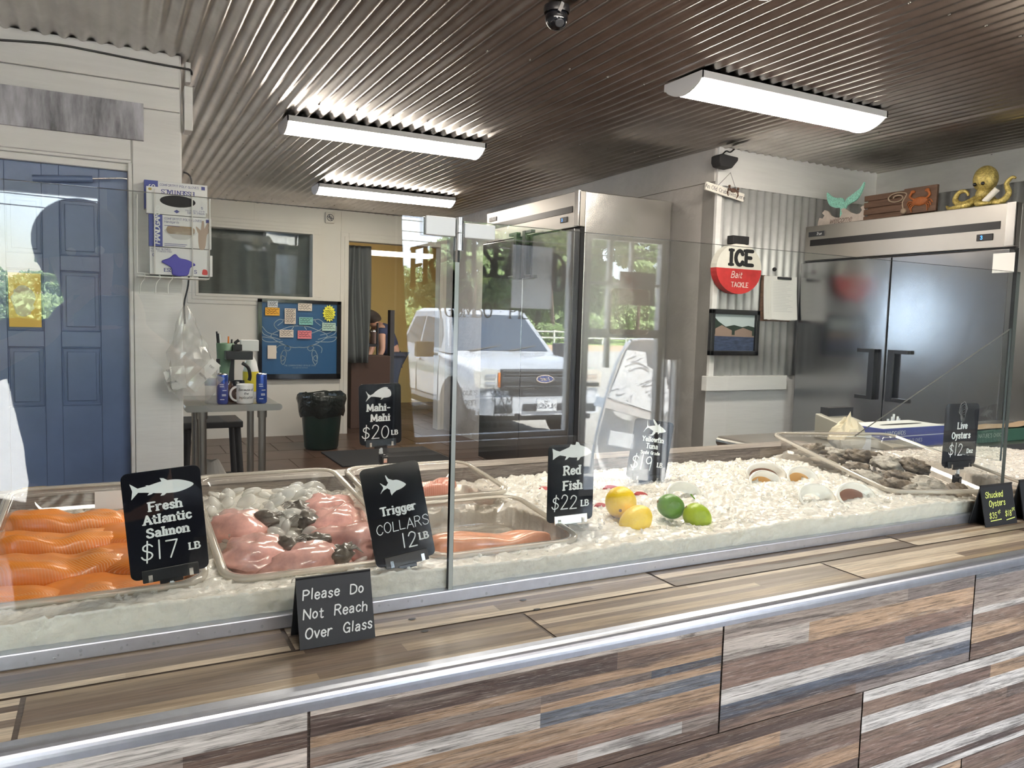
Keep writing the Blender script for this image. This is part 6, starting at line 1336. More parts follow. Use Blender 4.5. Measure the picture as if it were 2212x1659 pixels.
# octopus
c = onF(2125, 443); c = Vector((XD, c.y, zt3)); t = thing('octopus_figurine', 'golden octopus figurine with curling tentacles on the fridge', 'figurine', c); u_ = abs(onF(2150, 440).y-onF(2095, 440).y)
H = c+Vector((0, 0, .155)); rows = []
mb = MB(); mb.sphere(H, (.058, .062, .072), 22, 14); mb.sphere(c+Vector((0, 0, .075)), (.045, .045, .04), 16, 10); mb.build('head', 'octo', t)
def ten(pts): 
    p_ = catmull([c+Vector(q) for q in pts], 6); m_ = MB(); m_.tube(p_, [.024*(1-.75*i/(len(p_)-1)) for i in range(len(p_))], 10); m_.build('tentacle', 'octo', t)
Y_ = lambda s: -s*.01
ten([(0, .03, .06), (-.03, .06, .035), (-.03, .11, .03), (-.02, .15, .06), (-.02, .13, .10), (-.02, .09, .10), (-.02, .075, .075)]); ten([(0, .02, .05), (-.06, .05, .02), (-.07, .10, .012), (-.05, .16, .012), (-.03, .19, .03)])
ten([(0, -.03, .06), (-.03, -.06, .025), (-.03, -.11, .02), (-.02, -.14, .06), (-.02, -.125, .11), (-.02, -.15, .14), (-.02, -.17, .135)]); ten([(-.02, 0, .05), (-.07, -.01, .02), (-.09, -.05, .012), (-.08, -.09, .012)]); ten([(.02, .02, .05), (.06, .05, .02), (.08, .1, .012)]); ten([(.02, -.02, .05), (.06, -.05, .02), (.08, -.1, .012)])
MB().sphere(H+Vector((-.055, -.02, -.03)), .010, 10, 8).build('eye', 'black_gloss', t); MB().sphere(H+Vector((-.052, .025, -.03)), .010, 10, 8).build('eye', 'black_gloss', t)
mb = MB(); mb.tube([c+Vector((-.07, -.045, .022)), c+Vector((-.055, -.10, .085))], .016, 12); tag(mb.build('candle_stub', 'cream_paint', loc=c+Vector((-.07, -.045, .022))), 'cream cylinder held in the tentacles of the octopus', 'cylinder')
# things on the short corrugated wall ------------------------------------------------------
yw = YW-.035
c = P(1591, 580, Y=yw-.03); r_ = abs(P(1641, 580, Y=yw).x-P(1545, 580, Y=yw).x)/2; ro = abs(P(1591, 528, Y=yw).z-P(1591, 636, Y=yw).z)/2; c.z = (P(1591, 528, Y=yw).z+P(1591, 636, Y=yw).z)/2
t = thing('bobber_sign', 'round red and white bobber sign lettered ICE Bait Tackle', 'sign', (c.x, yw, c.z-ro)); N = 40; dpt = .055
up = [(r_*math.cos(a), ro*math.sin(a)) for a in [PI*i/20 for i in range(21)]]; lo = [(r_*math.cos(a), ro*math.sin(a)) for a in [PI+PI*i/20 for i in range(21)]]
f0 = Vector((c.x, yw-dpt, c.z)); UX = Vector((1, 0, 0)); UZ = Vector((0, 0, 1))
mb = MB(); mb.prism(up, f0, UX, UZ, dpt); wh = mb.build('white_half', 'cream_paint', t)
mb = MB(); mb.prism(lo, f0, UX, UZ, dpt); rd = mb.build('red_half', 'red_paint', t)
mb = MB(); mb.bb((c.x-r_*.36, yw-dpt-.004, c.z+ro*.98), (c.x+r_*.36, yw-.005, c.z+ro*1.30)); mb.bb((c.x-r_*.05, yw-dpt-.007, c.z+ro*1.0), (c.x+r_*.05, yw-dpt, c.z+ro*1.28)); mb.build('cap', 'black_matte', t, bevel=.004)
tx = MB(); text(tx, 'ICE', f0+UZ*(ro*.16)+UX*(r_*.08)+Vector((0, -.001, 0)), UX, UZ, ro*.56, (1.2, .95), 1.5, 'c', 1.9, jit=.02); tx.build('lettering', 'black_matte', wh)
tx = MB(); text(tx, 'Bait', f0-UZ*(ro*.36)-UX*(r_*.12)+Vector((0, -.001, 0)), UX, UZ, ro*.24, (.4, .4), 0, 'c', 1, slant=.25); text(tx, 'TACKLE', f0-UZ*(ro*.72)+UX*(r_*.05)+Vector((0, -.001, 0)), UX, UZ, ro*.18, (.6, .5), .7, 'c', 1.2); tx.build('lettering', 'cream_paint', rd)
# clipboard of papers
a = P(1652, 596, Y=yw-.02); b = P(1710, 692, Y=yw-.02); t = thing('paper_pad', 'thick pad of lined papers on a clipboard hung on the corrugated wall', 'clipboard', ((a.x+b.x)/2, yw-.02, b.z))
mb = MB(); mb.bb((a.x-.012, yw-.012, b.z-.01), (b.x-.01, yw, a.z+.005)); mb.build('board', 'plaque_wood', t)
mb = MB(); w_, hh_ = b.x-a.x, a.z-b.z
for i in range(9): 
    x_ = a.x+.0035*i; mb.grid([[Vector((x_+(w_-.03)*j/6+.01*(1-k2/6)*0, yw-.014-.004*i-.018*(k2/6)**1.6*(1+.3*(i/8)), a.z-hh_*(k2/6)+.003*math.sin(j+i))) for j in range(7)] for k2 in range(7)], 0, False)
pd = mb.build('sheets', 'paper', t); pd.modifiers.new('thick', 'SOLIDIFY').thickness = .0012
tx = MB()
for i in range(20): zf = .12+.036*i; yy = yw-.014-.032-.018*zf**1.6*1.3-.002; stroke_line(tx, [(.02, -hh_*zf), (w_*(.62+.12*math.sin(i*1.7)), -hh_*zf)], (a.x+.028, yy, a.z), UX, UZ, .0011, smooth=False)
tx.build('print', 'lamp_housing', pd)
mb = MB(); mb.bb((a.x+w_*.32, yw-.056, a.z-.018), (a.x+w_*.78, yw-.02, a.z-.002)); mb.build('clip', 'black_plastic', t, bevel=.002)
mb = MB(); c = P(1671, 582, Y=yw); mb.lathe([(.012, 0), (.014, -.01), (.009, -.02), (.0001, -.021)], c, 16, Rx(-PI/2)); tag(mb.build('wall_hook', 'black_plastic', loc=c), 'round black hook above the paper pad', 'hook')
# framed photo
a = P(1534, 667, Y=yw-.01); b = P(1633, 768, Y=yw-.01); t = thing('framed_photo', 'black framed photo of waterside huts low on the corrugated wall', 'picture', ((a.x+b.x)/2, yw-.01, b.z)); x0, x1, z0_, z1_ = a.x, b.x, b.z, a.z; f_ = .03
mb = MB()
for q in ((x0, z0_, x0+f_, z1_), (x1-f_, z0_, x1, z1_), (x0, z0_, x1, z0_+f_), (x0, z1_-f_, x1, z1_)): mb.bb((q[0], yw-.03, q[1]), (q[2], yw, q[3]))
mb.build('frame', 'black_plastic', t, bevel=.003)
W2, H2_ = x1-x0-2*f_, z1_-z0_-2*f_; o = Vector((x0+f_, yw-.012, z0_+f_))
mb = MB(); q4 = lambda u0, v0, u1, v1: [(u0*W2, v0*H2_), (u1*W2, v0*H2_), (u1*W2, v1*H2_), (u0*W2, v1*H2_)]
mb.prism(q4(0, 0, 1, 1), o, UX, UZ, .003); pc = mb.build('picture', 'photo_sky', t)
mb = MB(); mb.prism(q4(0, 0, 1, .42), o+Vector((0, -.0005, 0)), UX, UZ, 0); mb.build('water', 'photo_water', pc)
mb = MB(); mb.prism([(W2*x, H2_*y) for x, y in [(0, .42), (1, .42), (1, .66), (.85, .70), (.7, .66), (.5, .71), (.3, .66), (.12, .8), (0, .95)]], o+Vector((0, -.0004, 0)), UX, UZ, 0); mb.build('trees', 'photo_trees', pc)
mb = MB(); [mb.prism([(W2*x, H2_*y) for x, y in pl], o+Vector((0, -.0008-.0001*i, 0)), UX, UZ, 0) for i, pl in enumerate(([(.05, .42), (.45, .42), (.45, .56), (.2, .70), (.05, .60)], [(.52, .42), (.95, .42), (.95, .55), (.72, .64), (.52, .55)], [(0, .40), (1, .38), (1, .42), (0, .45)]))]; mb.build('huts', 'photo_hut', pc)
# An Old Crab lives here
TLc, TRc, BRc, BLc = [P(a, b, Y=yw-.02) for a, b in ((1526, 394), (1608, 421), (1606, 432), (1525, 409))]
ux = (TRc-TLc).normalized(); uy = UZ-ux*UZ.dot(ux); uy.normalize(); w_ = (TRc-TLc).length; hh_ = .05; c = (TLc+TRc+BRc+BLc)/4
t = thing('hanging_sign', 'crooked white wooden sign reading An Old Crab lives here', 'sign', (c.x, yw-.01, c.z-.08)); mb = MB(); mb.prism(rrect(w_, hh_, .004), c, ux, uy, .012); bd = mb.build('board', 'cream_paint', t)
tx = MB(); text(tx, 'An Old Crab lives here', c-uy*.012-ux*.0+Vector((0, -.0006, 0)), ux, uy, .024, (.42, .3), .5, 'c', 1.); tx.build('lettering', 'ink', bd)
mb = MB(); nl = P(1578, 373, Y=yw-.02); mb.tube([c-ux*(w_*.2)+uy*(hh_/2), nl, c+ux*(w_*.28)+uy*(hh_/2)], .0014, 6); mb.build('hanging_wire', 'ink', t)
cb = c+ux*(w_*.18)+uy*(hh_*.45)+Vector((0, -.006, 0)); mb = MB(); mb.sphere(cb, (.026, .008, .014), 14, 8)
for s in (-1, 1):
    for j in range(4): mb.tube(catmull([cb+ux*(s*.018), cb+ux*(s*(.035+.004*j))+uy*(.012-.010*j), cb+ux*(s*(.045-.004*j))+uy*(-.006-.012*j)], 3), .0025, 5)
    mb.sphere(cb+ux*(s*.036)+uy*.018, .008, 8, 6)
mb.build('crab_ornament', 'brown_box', t)
# dark speaker with its cable
a = P(1545, 330, Y=yw-.06); b = P(1590, 362, Y=yw-.06); c = (a+b)/2; t = thing('wall_speaker', 'small dark speaker mounted under the ceiling at the corner', 'speaker', c); mb = MB(); mb.prism([(-.075, -.02), (-.06, -.045), (.03, -.05), (.075, 0), (.078, .022), (-.05, .03), (-.075, .02)], c+Vector((0, -.03, 0)), UX, UZ, .08); mb.build('case', 'black_matte', t, bevel=.008)
mb = MB(); mb.tube(catmull([c+Vector((-.03, 0, .03)), c+Vector((0, .0, .055)), c+Vector((.05, .02, .058)), c+Vector((.10, .04, .085))], 4), .005, 8); mb.build('cable', 'black_plastic', t)
# prep table behind the ice with scale, towel, glove cartons -----------------------------------
PT = .985; a = P(1556, 936, Z=PT); b = P(1660, 962, Z=PT)
x0 = min(a.x, b.x)-.01; t = thing('prep_table', 'stainless prep table with a rounded edge behind the ice bin', 'table', (x0+.9, 2.15, ZF)); ya, yb2 = 1.81, 2.36
mb = MB(); sec = [(x0-.02*math.sin(q), PT-.02+.02*math.cos(q)) for q in [PI*i/8 for i in range(9)]]+[(x0+1.9, PT-.04), (x0+1.9, PT)]; mb.prism(sec, (0, ya, 0), (1, 0, 0), (0, 0, 1), yb2-ya); mb.build('top', 'steel', t)
for x in (x0+.12, x0+1.75):
    for y in (ya+.08, yb2-.08): mb = MB(); mb.tube([(x, y, ZF), (x, y, PT-.04)], .02, 12); mb.build('leg', 'steel', t)
y2 = 1.95
def front_box(name, lab, cat, cn, y, d, mat):
    A_, B_ = P(*cn[0], Y=y), P(*cn[1], Y=y); x0_, x1_ = A_.x, B_.x
    z1q = max(A_.z, PT+.04); tq = thing(name, lab, cat, ((x0_+x1_)/2, y+d/2, PT)); m_ = MB(); m_.bb((x0_, y, PT), (x1_, y+d, z1q)); return tq, m_.build('carton', mat, tq, bevel=.002), x0_, x1_, z1q
y2 = 1.90; t, bx_, a0, a1, zq = front_box('glove_carton', 'dark blue carton of poly gloves lying behind the oyster pan', 'carton', ((1908, 927), (2042, 990)), y2, .17, 'carton_blue')
mb = MB(); mb.bb((a0+.002, y2+.002, zq), (a1-.002, y2+.168, zq+.0008)); tp = mb.build('top_face', 'paper', bx_); mb = MB(); mb.prism(ellipse((a1-a0)*.33, .016, 20), ((a0+a1)/2+.02, y2+.08, zq+.0012), (1, 0, 0), (0, 1, 0), 0); mb.build('opening', 'black_matte', tp)
tx = MB(); hq = zq-PT; text(tx, 'HANDGARDS', (a0+.012, y2-.0008, PT+hq*.66), UX, UZ, hq*.20, (.55, .4), 0, 'l', .8); text(tx, 'COMFORTFIT POLY GLOVES', (a0+.012, y2-.0008, PT+hq*.26), UX, UZ, hq*.17, (.4, .35), 0, 'l', .8); tx.prism([(0, 0), (a1-a0, 0), (a1-a0, .003), (0, .003)], (a0, y2-.0008, PT+hq*.56), UX, UZ, 0); tx.build('print', 'note_white', bx_)
t, bx_, b0_, b1_, zq = front_box('foil_carton', 'green carton lettered NATURE\'S CHOICE right of the oyster price sign', 'carton', ((2062, 935), (2290, 1000)), y2-.03, .12, 'green_box')
mb = MB(); rows = [[Vector((b0_+.02+(b1_-b0_-.04)*i/12, y2-.02+.1*j/4, zq+.004+.012*abs(noise.noise(Vector((i*.7, j*.9, 5)))))) for i in range(13)] for j in range(5)]; mb.grid(rows); mb.build('paper_top', 'cardboard', bx_)
tx = MB(); hq = zq-PT; text(tx, "NATURE'S CHOICE", (P(2112, 960, Y=y2-.03).x, y2-.031, PT+hq*.45), UX, UZ, hq*.30, (.55, .4), 0, 'l', .8); MAT['pale_green'] = M('pale_green', (.45, .55, .45), .6); tx.build('print', 'pale_green', bx_)
# straws
c = P(1925, 925, Y=y2+.05); c.z = zq+.0; t = thing('paper_straws', 'bunch of white paper straws beside the blue carton', 'straws', (P(1926, 930, Y=y2+.19).x, y2+.19, PT))
for i in range(5): mb = MB(); q = Vector((P(1918+4*i, 930, Y=y2+.19).x, y2+.19-.006*(i % 2), PT)); mb.tube([q, Vector((q.x+.006*i-.004, q.y, P(1920, 895+5*abs(i-2), Y=y2+.19).z))], .0045, 8); mb.build('straw', 'white_print', t)
# sloping scale
sa_, sb_ = P(1728, 950, Y=1.86), P(1850, 912, Y=2.1); t = thing('counter_scale', 'cream sloping counter scale at the left of the prep table top', 'scale', (P(1760, 905, Y=2.2).x+.13, 1.95, PT)); x0s = P(1760, 905, Y=2.2).x; x1s = x0s+.155
mb = MB(); vs = [Vector(v) for v in ((x0s, 1.84, PT), (x1s, 1.84, PT), (x1s, 2.2, PT), (x0s, 2.2, PT), (x0s, 1.84, PT+.018), (x1s, 1.84, PT+.018), (x1s, 2.2, PT+.10), (x0s, 2.2, PT+.10))]; mb.add(vs, [(0, 3, 2, 1), (4, 5, 6, 7), (0, 1, 5, 4), (1, 2, 6, 5), (2, 3, 7, 6), (3, 0, 4, 7)]); mb.build('case', 'scale_case', t, bevel=.004)
mb = MB(); mb.bb((x0s+.03, 2.16, PT+.09), (x1s+.02, 2.2, PT+.125)); mb.build('back_rail', 'black_matte', t)
# crumpled towel
c = P(1830, 930, Y=1.92); c.z = PT+.05; rows = []
for i in range(14):
    q = PI*i/13; rows.append([c+Vector(((.075*math.sin(q)*math.cos(a))*(1+.5*noise.noise(Vector((math.cos(a)*1.8, math.sin(a)*1.8, q*1.5)))), .05*math.sin(q)*math.sin(a), (.055*math.cos(q))*(1+.6*noise.noise(Vector((math.cos(a)*2.2+7, math.sin(a)*2, q))))+.012*noise.noise(Vector((a*3, q*5, 2))))) for a in [2*PI*k2/26 for k2 in range(26)]])
mb = MB(); mb.grid(rows[::-1], 0, False, True); ct_ = c+Vector((.0, 0, .045)); mb.grid([[ct_+Vector((.02*(1-s)*math.cos(a)+.012*s, .012*(1-s)*math.sin(a), .05*s)) for a in [2*PI*k2/10 for k2 in range(10)]] for s in (0, .5, .98)][::-1], 0, False, True)
tag(mb.build('paper_towel', 'tape_cream', loc=(c.x, c.y, PT)), 'crumpled cream paper towel standing behind the oyster pan', 'paper towel')
c = P(1858, 945, Y=1.90); mb = MB(); mb.grid([[Vector((c.x-.05+.1*i/6, 1.89-.006*math.sin(i), PT+.002+.06*j/5+.004*math.sin(i*2+j))) for i in range(7)] for j in range(6)]); tag(mb.build('receipt_paper', 'paper', loc=(c.x, 1.9, PT)), 'printed white paper scrap in front of the crumpled towel', 'paper')
def skinned(name, V, E, Rr, mat, parent, root=0, sub=2):
    me = bpy.data.meshes.new(name); o = bpy.data.objects.new(name, me); COL.objects.link(o); o.parent = parent
    r = parent
    while r.parent: r = r.parent
    inv = r.matrix_basis.inverted(); me.from_pydata([tuple(inv @ Vector(v)) for v in V], E, []); me.update(); me.materials.append(MAT[mat])
    m = o.modifiers.new('skin', 'SKIN'); m.use_smooth_shade = True; m.branch_smoothing = .4
    sv = me.skin_vertices[0].data
    for i, q in enumerate(Rr): sv[i].radius = q if isinstance(q, tuple) else (q, q); sv[i].use_root = (i == root)
    s = o.modifiers.new('sub', 'SUBSURF'); s.levels = s.render_levels = sub
    return o
def figure(name, label, J, base, hair='hair', top='shirt_dark', bottom='trouser', fingers=True, face=(0, 1, 0), sleeve=.75, girth=1.):
    """J: joint positions in the world; a single skinned body, clothes and hair as parts"""
    t = thing(name, label, 'person', base); J = {k_: Vector(v) for k_, v in J.items()}
    V, E, Rr = [], [], []
    def add(p, r, par=None):
        V.append(Vector(p)); Rr.append(r); 
        if par is not None: E.append((par, len(V)-1))
        return len(V)-1
    lerp = lambda a, b, s: a+(b-a)*s
    pe = add(J['pelvis'], .13*girth); wa = add(lerp(J['pelvis'], J['chest'], .5), .125*girth, pe); ch = add(J['chest'], .135*girth, wa); nb = add(lerp(J['chest'], J['neck'], .7), .09, ch); nk = add(J['neck'], .055, nb)
    jaw = add(lerp(J['neck'], J['head'], .55)+Vector(face)*.015, .072, nk); hd = add(J['head'], .088, jaw); add(J['head']+(J['head']-J['neck']).normalized()*.07, .075, hd)
    for s in ('l', 'r'):
        sh = add(J['sh_'+s], .068, ch); el = add(J['el_'+s], .043, sh); m_ = add(lerp(J['el_'+s], J['wr_'+s], .35), .042, el); wr_ = add(J['wr_'+s], .027, m_); pl = add(J['ha_'+s], (.036, .018), wr_)
        if fingers:
            ax = (J['ha_'+s]-J['wr_'+s]).normalized(); fw = Vector(J['fd_'+s]).normalized(); sd = Vector(J['fs_'+s]).normalized()
            for q, (off, ln) in enumerate(((-.030, .072), (-.010, .080), (.010, .076), (.028, .060))):
                a = add(J['ha_'+s]+ax*.035+sd*off, .0095, pl); b = add(V[a]+ax*ln*.45+fw*.006, .0088, a); c = add(V[b]+ax*ln*.25+fw*ln*.30, .0078, b)
            a = add(J['ha_'+s]-ax*.01-sd*.04+fw*.01, .0115, pl); b = add(V[a]+ax*.025-sd*.018+fw*.02, .0098, a); add(V[b]+ax*.022+fw*.014, .0085, b)
        hp = add(J['hip_'+s], .10*girth, pe); kn = add(J['kn_'+s], .062, hp); an = add(J['an_'+s], .042, kn); add(J['an_'+s]+Vector(face)*.16+Vector((0, 0, -.05)), (.042, .03), an)
    skinned('body', V, E, Rr, 'skin', t)
    # shirt and trousers follow the body a little outside it
    v2 = [J['pelvis']+Vector((0, 0, -.06)), lerp(J['pelvis'], J['chest'], .5), J['chest'], lerp(J['chest'], J['neck'], .55)]; e2 = [(0, 1), (1, 2), (2, 3)]; r2 = [.175*girth, .165*girth, .165*girth, .105]
    for s in ('l', 'r'): v2 += [J['sh_'+s], lerp(J['sh_'+s], J['el_'+s], sleeve)]; e2 += [(2, len(v2)-2), (len(v2)-2, len(v2)-1)]; r2 += [.092, .068]
    skinned('shirt', v2, e2, r2, top, t)
    v3 = [J['pelvis']]; e3 = []; r3 = [.155*girth]
    for s in ('l', 'r'): v3 += [J['hip_'+s]+Vector((0, 0, -.05)), J['kn_'+s], J['an_'+s]+Vector((0, 0, .03))]; n0 = len(v3); e3 += [(0, n0-3), (n0-3, n0-2), (n0-2, n0-1)]; r3 += [.12*girth, .082, .066]
    skinned('trousers', v3, e3, r3, bottom, t)
    fa_ = Vector(face).normalized(); upv = (J['head']-J['neck']).normalized(); sd = fa_.cross(upv).normalized(); R = Matrix((sd, -fa_, upv)).transposed(); hc = J['head']+upv*.035
    mb = MB(); rows = []
    for i in range(11):
        q = PI*.62*i/10; rows.append([hc+R @ Vector((.113*math.sin(q)*math.cos(a), .125*math.sin(q)*math.sin(a)*(1. if math.sin(a) > 0 else .82)+.012, .115*math.cos(q)-.06*max(0, math.sin(a))*math.sin(q)**2*(i/10))) for a in [2*PI*k_/24 for k_ in range(24)]])
    mb.grid(rows[::-1], 0, True, True); mb.build('hair', hair, t)
    fc = J['head']+fa_*.088-upv*.01
    for s in (-1, 1): MB().sphere(fc+sd*(s*.034)+upv*.012-fa_*.004, .012, 10, 8).build('eye', 'mug', t); MB().sphere(J['head']+sd*(s*.092)-upv*.015, (.012, .022, .032), 10, 8, R).build('ear', 'skin', t)
    MB().sphere(fc-upv*.02+fa_*.008, (.014, .018, .024), 10, 8, R).build('nose', 'skin', t); MB().sphere(fc-upv*.058+fa_*.002, (.026, .008, .007), 12, 6, R).build('mouth', 'red_dark', t)
    return t
rt = Vector((_r.x, _r.y, 0)).normalized(); fw_ = Vector((_f.x, _f.y, 0)).normalized()
ph = CAM-_f*.014
hl = ph-rt*.085; hr = ph+rt*.085
figure('person', 'person in a dark shirt holding up a phone, mirrored in the glass',
    dict(pelvis=(-.02, -.40, .86), chest=(-.03, -.40, 1.22), neck=(-.05, -.38, 1.43), head=(-.066, -.35, 1.575), sh_l=(-.235, -.39, 1.33), sh_r=(.17, -.42, 1.33), el_l=(-.43, -.21, 1.20), el_r=(.34, -.30, 1.12), wr_l=hl-fw_*.05-Vector((0, 0, .06))-rt*.03, wr_r=hr-fw_*.05-Vector((0, 0, .06))+rt*.03, ha_l=hl-fw_*.02-Vector((0, 0, .01)), ha_r=hr-fw_*.02-Vector((0, 0, .01)), fd_l=rt, fd_r=-rt, fs_l=fw_, fs_r=fw_, hip_l=(-.13, -.40, .80), hip_r=(.09, -.41, .80), kn_l=(-.15, -.39, .44), kn_r=(.10, -.40, .44), an_l=(-.16, -.42, .08), an_r=(.11, -.43, .08)), (-.02, -.40, 0), face=(.15, .98, 0), girth=1.28)
R = Matrix((_r, _u, -_f)).transposed(); mb = MB(); mb.box(ph, (.150, .073, .008), R); o = mb.build('phone', 'black_plastic', loc=ph, bevel=.003); tag(o, 'black smartphone held in both hands of the person by the counter', 'phone')
pb = P(812, 715, Y=9.8); z0 = pb.z
figure('person', 'person in a navy top bending over in the storeroom behind the doorway',
    dict(pelvis=(pb.x+.28, 10.0, .98), chest=(pb.x+.08, 9.85, z0+.06), neck=(pb.x-.04, 9.78, z0+.10), head=(pb.x-.10, 9.72, z0+.16), sh_l=(pb.x+.02, 9.66, z0), sh_r=(pb.x+.06, 10.0, z0), el_l=(pb.x+.02, 9.58, z0-.25), el_r=(pb.x-.02, 9.95, z0-.27), wr_l=(pb.x-.12, 9.6, z0-.42), wr_r=(pb.x-.14, 9.9, z0-.44), ha_l=(pb.x-.17, 9.6, z0-.48), ha_r=(pb.x-.19, 9.9, z0-.50), fd_l=(-1, 0, 0), fd_r=(-1, 0, 0), fs_l=(0, 1, 0), fs_r=(0, 1, 0), hip_l=(pb.x+.30, 9.9, .93), hip_r=(pb.x+.30, 10.1, .93), kn_l=(pb.x+.26, 9.9, .58), kn_r=(pb.x+.26, 10.1, .58), an_l=(pb.x+.34, 9.9, ZF+.07), an_r=(pb.x+.34, 10.1, ZF+.07)), (pb.x+.28, 10, ZF), top='shirt_navy', face=(-.8, -.2, -.4), sleeve=.3)

def ground(name, y0, y1, mat, z=ZG): 
    mb = MB(); mb.bb((-130, y0, z-.1), (150, y1, z)); return struct(mb.build(name, mat))
ground('ground', -26, YFR-.14, 'gravel'); ground('road', -40, -26, 'asphalt', ZG+.01); ground('ground_verge', -52, -40, 'dirt'); ground('ground_lawn', -140, -52, 'grass_ground')
mb = MB(); mb.bb((-60, YFR-.16, ZG-.1), (60, 40, ZG-.02)); struct(mb.build('ground_yard', 'dirt'))
mb = MB(); mb.bb((XL-.5, -4.1, ZG), (XR+2.5, YFR-.14, -.02)); struct(mb.build('porch', 'asphalt'))
# white pickup facing the shop
def pickup(cv, yawdeg, sc=1.03):
    C0 = Vector((cv[0], 2*D-cv[1], ZG)); a = math.radians(yawdeg); bk = Vector((math.sin(a), -math.cos(a), 0)); sd = Vector((math.cos(a), math.sin(a), 0))
    t = thing('pickup_truck', 'white pickup truck parked outside facing the shop window', 'truck', C0)
    L = lambda f, s, z: C0+bk*(f*sc)+sd*(s*sc)+Vector((0, 0, z*sc))
    st_ = [(-.03, .86, .62, .80, .82), (0, .92, .55, 1.02, 1.05), (.10, .95, .50, 1.07, 1.13), (.45, .985, .50, 1.13, 1.20), (1.0, 1.0, .56, 1.17, 1.24), (1.42, .995, .50, 1.22, 1.27), (2.2, .995, .46, 1.27, 1.29), (3.3, .995, .46, 1.29, 1.31), (3.95, 1.0, .46, 1.33, 1.35), (4.6, 1.0, .56, 1.34, 1.36), (5.75, .98, .55, 1.34, 1.36), (5.85, .93, .60, 1.30, 1.32)]
    rows = []
    for f, w, zb_, zs_, zt_ in st_:
        half = [(w*.95, zb_), (w, zb_+.10), (w*1.005, (zb_+zs_)/2), (w*.985, zs_-.05), (w*.93, zs_), (w*.78, zt_), (w*.62, zt_+.012), (w*.55, zt_), (w*.25, zt_+.015), (0, zt_+.018)]
        rows.append([L(f, -s, z) for s, z in half]+[L(f, s, z) for s, z in half[-2::-1]])
    mb = MB(); mb.grid(rows); mb.add(rows[0], [tuple(range(len(rows[0])))[::-1]]); mb.add(rows[-1], [tuple(range(len(rows[-1])))]); body = mb.build('body', 'truck_white', t, smooth=True)
    mb = MB(); mb.add([L(.15, s, z) for s, z in ((-.9, .35), (.9, .35), (.9, .6), (-.9, .6))]+[L(5.7, s, z) for s, z in ((-.9, .35), (.9, .35), (.9, .6), (-.9, .6))], [(0, 1, 2, 3), (4, 7, 6, 5), (0, 4, 5, 1), (1, 5, 6, 2), (2, 6, 7, 3), (3, 7, 4, 0)]); mb.build('chassis', 'black_matte', t)
    # cab
    b = [(1.38, .90, 1.25), (3.98, .93, 1.30)]; r = [(2.12, .70, 1.90), (3.78, .72, 1.90)]
    def P4(f, s, z): return L(f, s, z)
    cb = []
    for (f, w, z) in b+r: cb += [P4(f, -w, z), P4(f, w, z)]
    # 0,1 front base; 2,3 rear base; 4,5 front roof; 6,7 rear roof
    rf = [P4(2.3, -.62, 1.95), P4(2.3, .62, 1.95), P4(3.6, -.64, 1.96), P4(3.6, .64, 1.96)]
    mb = MB(); mb.add(cb+rf, [(0, 1, 5, 4), (1, 3, 7, 5), (3, 2, 6, 7), (2, 0, 4, 6), (4, 5, 9, 8), (5, 7, 11, 9), (7, 6, 10, 11), (6, 4, 8, 10), (8, 9, 11, 10)]); cab = mb.build('cab', 'truck_white', t, bevel=.03, seg=3)
    def patch(q, uv, off, mat, nm, par): 
        A, B, C_, D_ = q; bl = lambda u, v: (A*(1-u)+B*u)*(1-v)+(D_*(1-u)+C_*u)*v
        n_ = (B-A).cross(D_-A).normalized(); n_ = n_ if n_.dot((A+B+C_+D_)/4-L(2.7, 0, 1.5)) > 0 else -n_; pts = [bl(u, v)+n_*off for u, v in uv]; m_ = MB(); m_.add(pts+[p-n_*.02 for p in pts], [tuple(range(len(pts)))]+[(i, len(pts)+i, len(pts)+(i+1) % len(pts), (i+1) % len(pts)) for i in range(len(pts))]); return m_.build(nm, mat, par)
    patch((cb[0], cb[1], cb[5], cb[4]), [(.05, .06), (.95, .06), (.94, .93), (.06, .93)], .008, 'truck_glass', 'windscreen', cab)
    for q, s in (((cb[2], cb[0], cb[4], cb[6]), 0), ((cb[1], cb[3], cb[7], cb[5]), 1)):
        u = (lambda x: x) if s == 0 else (lambda x: 1-x)
        for nm, uv in (('rear_window', [(.06, .10), (.40, .08), (.40, .86), (.10, .84)]), ('side_window', [(.45, .08), (.84, .08), (.90, .40), (.88, .80), (.45, .86)])):
            q2 = [(u(x), y) for x, y in uv]; patch(q, q2 if s == 0 else q2[::-1], .008, 'truck_glass', nm, cab)
    # doors' seams and handles
    mb = MB()
    for s in (-1, 1):
        for f in (1.62, 2.78, 3.86): mb.tube([L(f, s*1.005, .52), L(f, s*1.0, .9), L(f, s*.975, 1.24)], .006, 5)
        mb.tube([L(1.62, s*1.006, .56), L(3.86, s*1.006, .56)], .006, 5)
    mb.build('door_seam', 'grille', body)
    for s in (-1, 1):
        for f in (2.62, 3.7): mb = MB(); mb.tube([L(f-.11, s*1.02, 1.10), L(f+.05, s*1.02, 1.10)], .022, 8); mb.build('door_handle', 'chrome', body)
    R = Matrix((sd, -bk, Vector((0, 0, 1)))).transposed(); fx_ = -sd
    fb = lambda m_, f, s, z, d_: m_.box(L(f, s, z), (d_[0]*sc, d_[1]*sc, d_[2]*sc), R)
    mb = MB(); fb(mb, -.03, 0, .95, (1.30, .12, .30)); fb(mb, -.02, 0, .80, (1.0, .10, .16)); gr = mb.build('grille', 'grille', t, bevel=.03)
    mb = MB(); [fb(mb, -.095, 0, z, (1.2, .02, .022)) for z in (.86, .94, 1.02, 1.07)]; fb(mb, -.10, 0, .955, (1.32, .03, .075)); mb.build('grille_bar', 'grille', gr, bevel=.01)
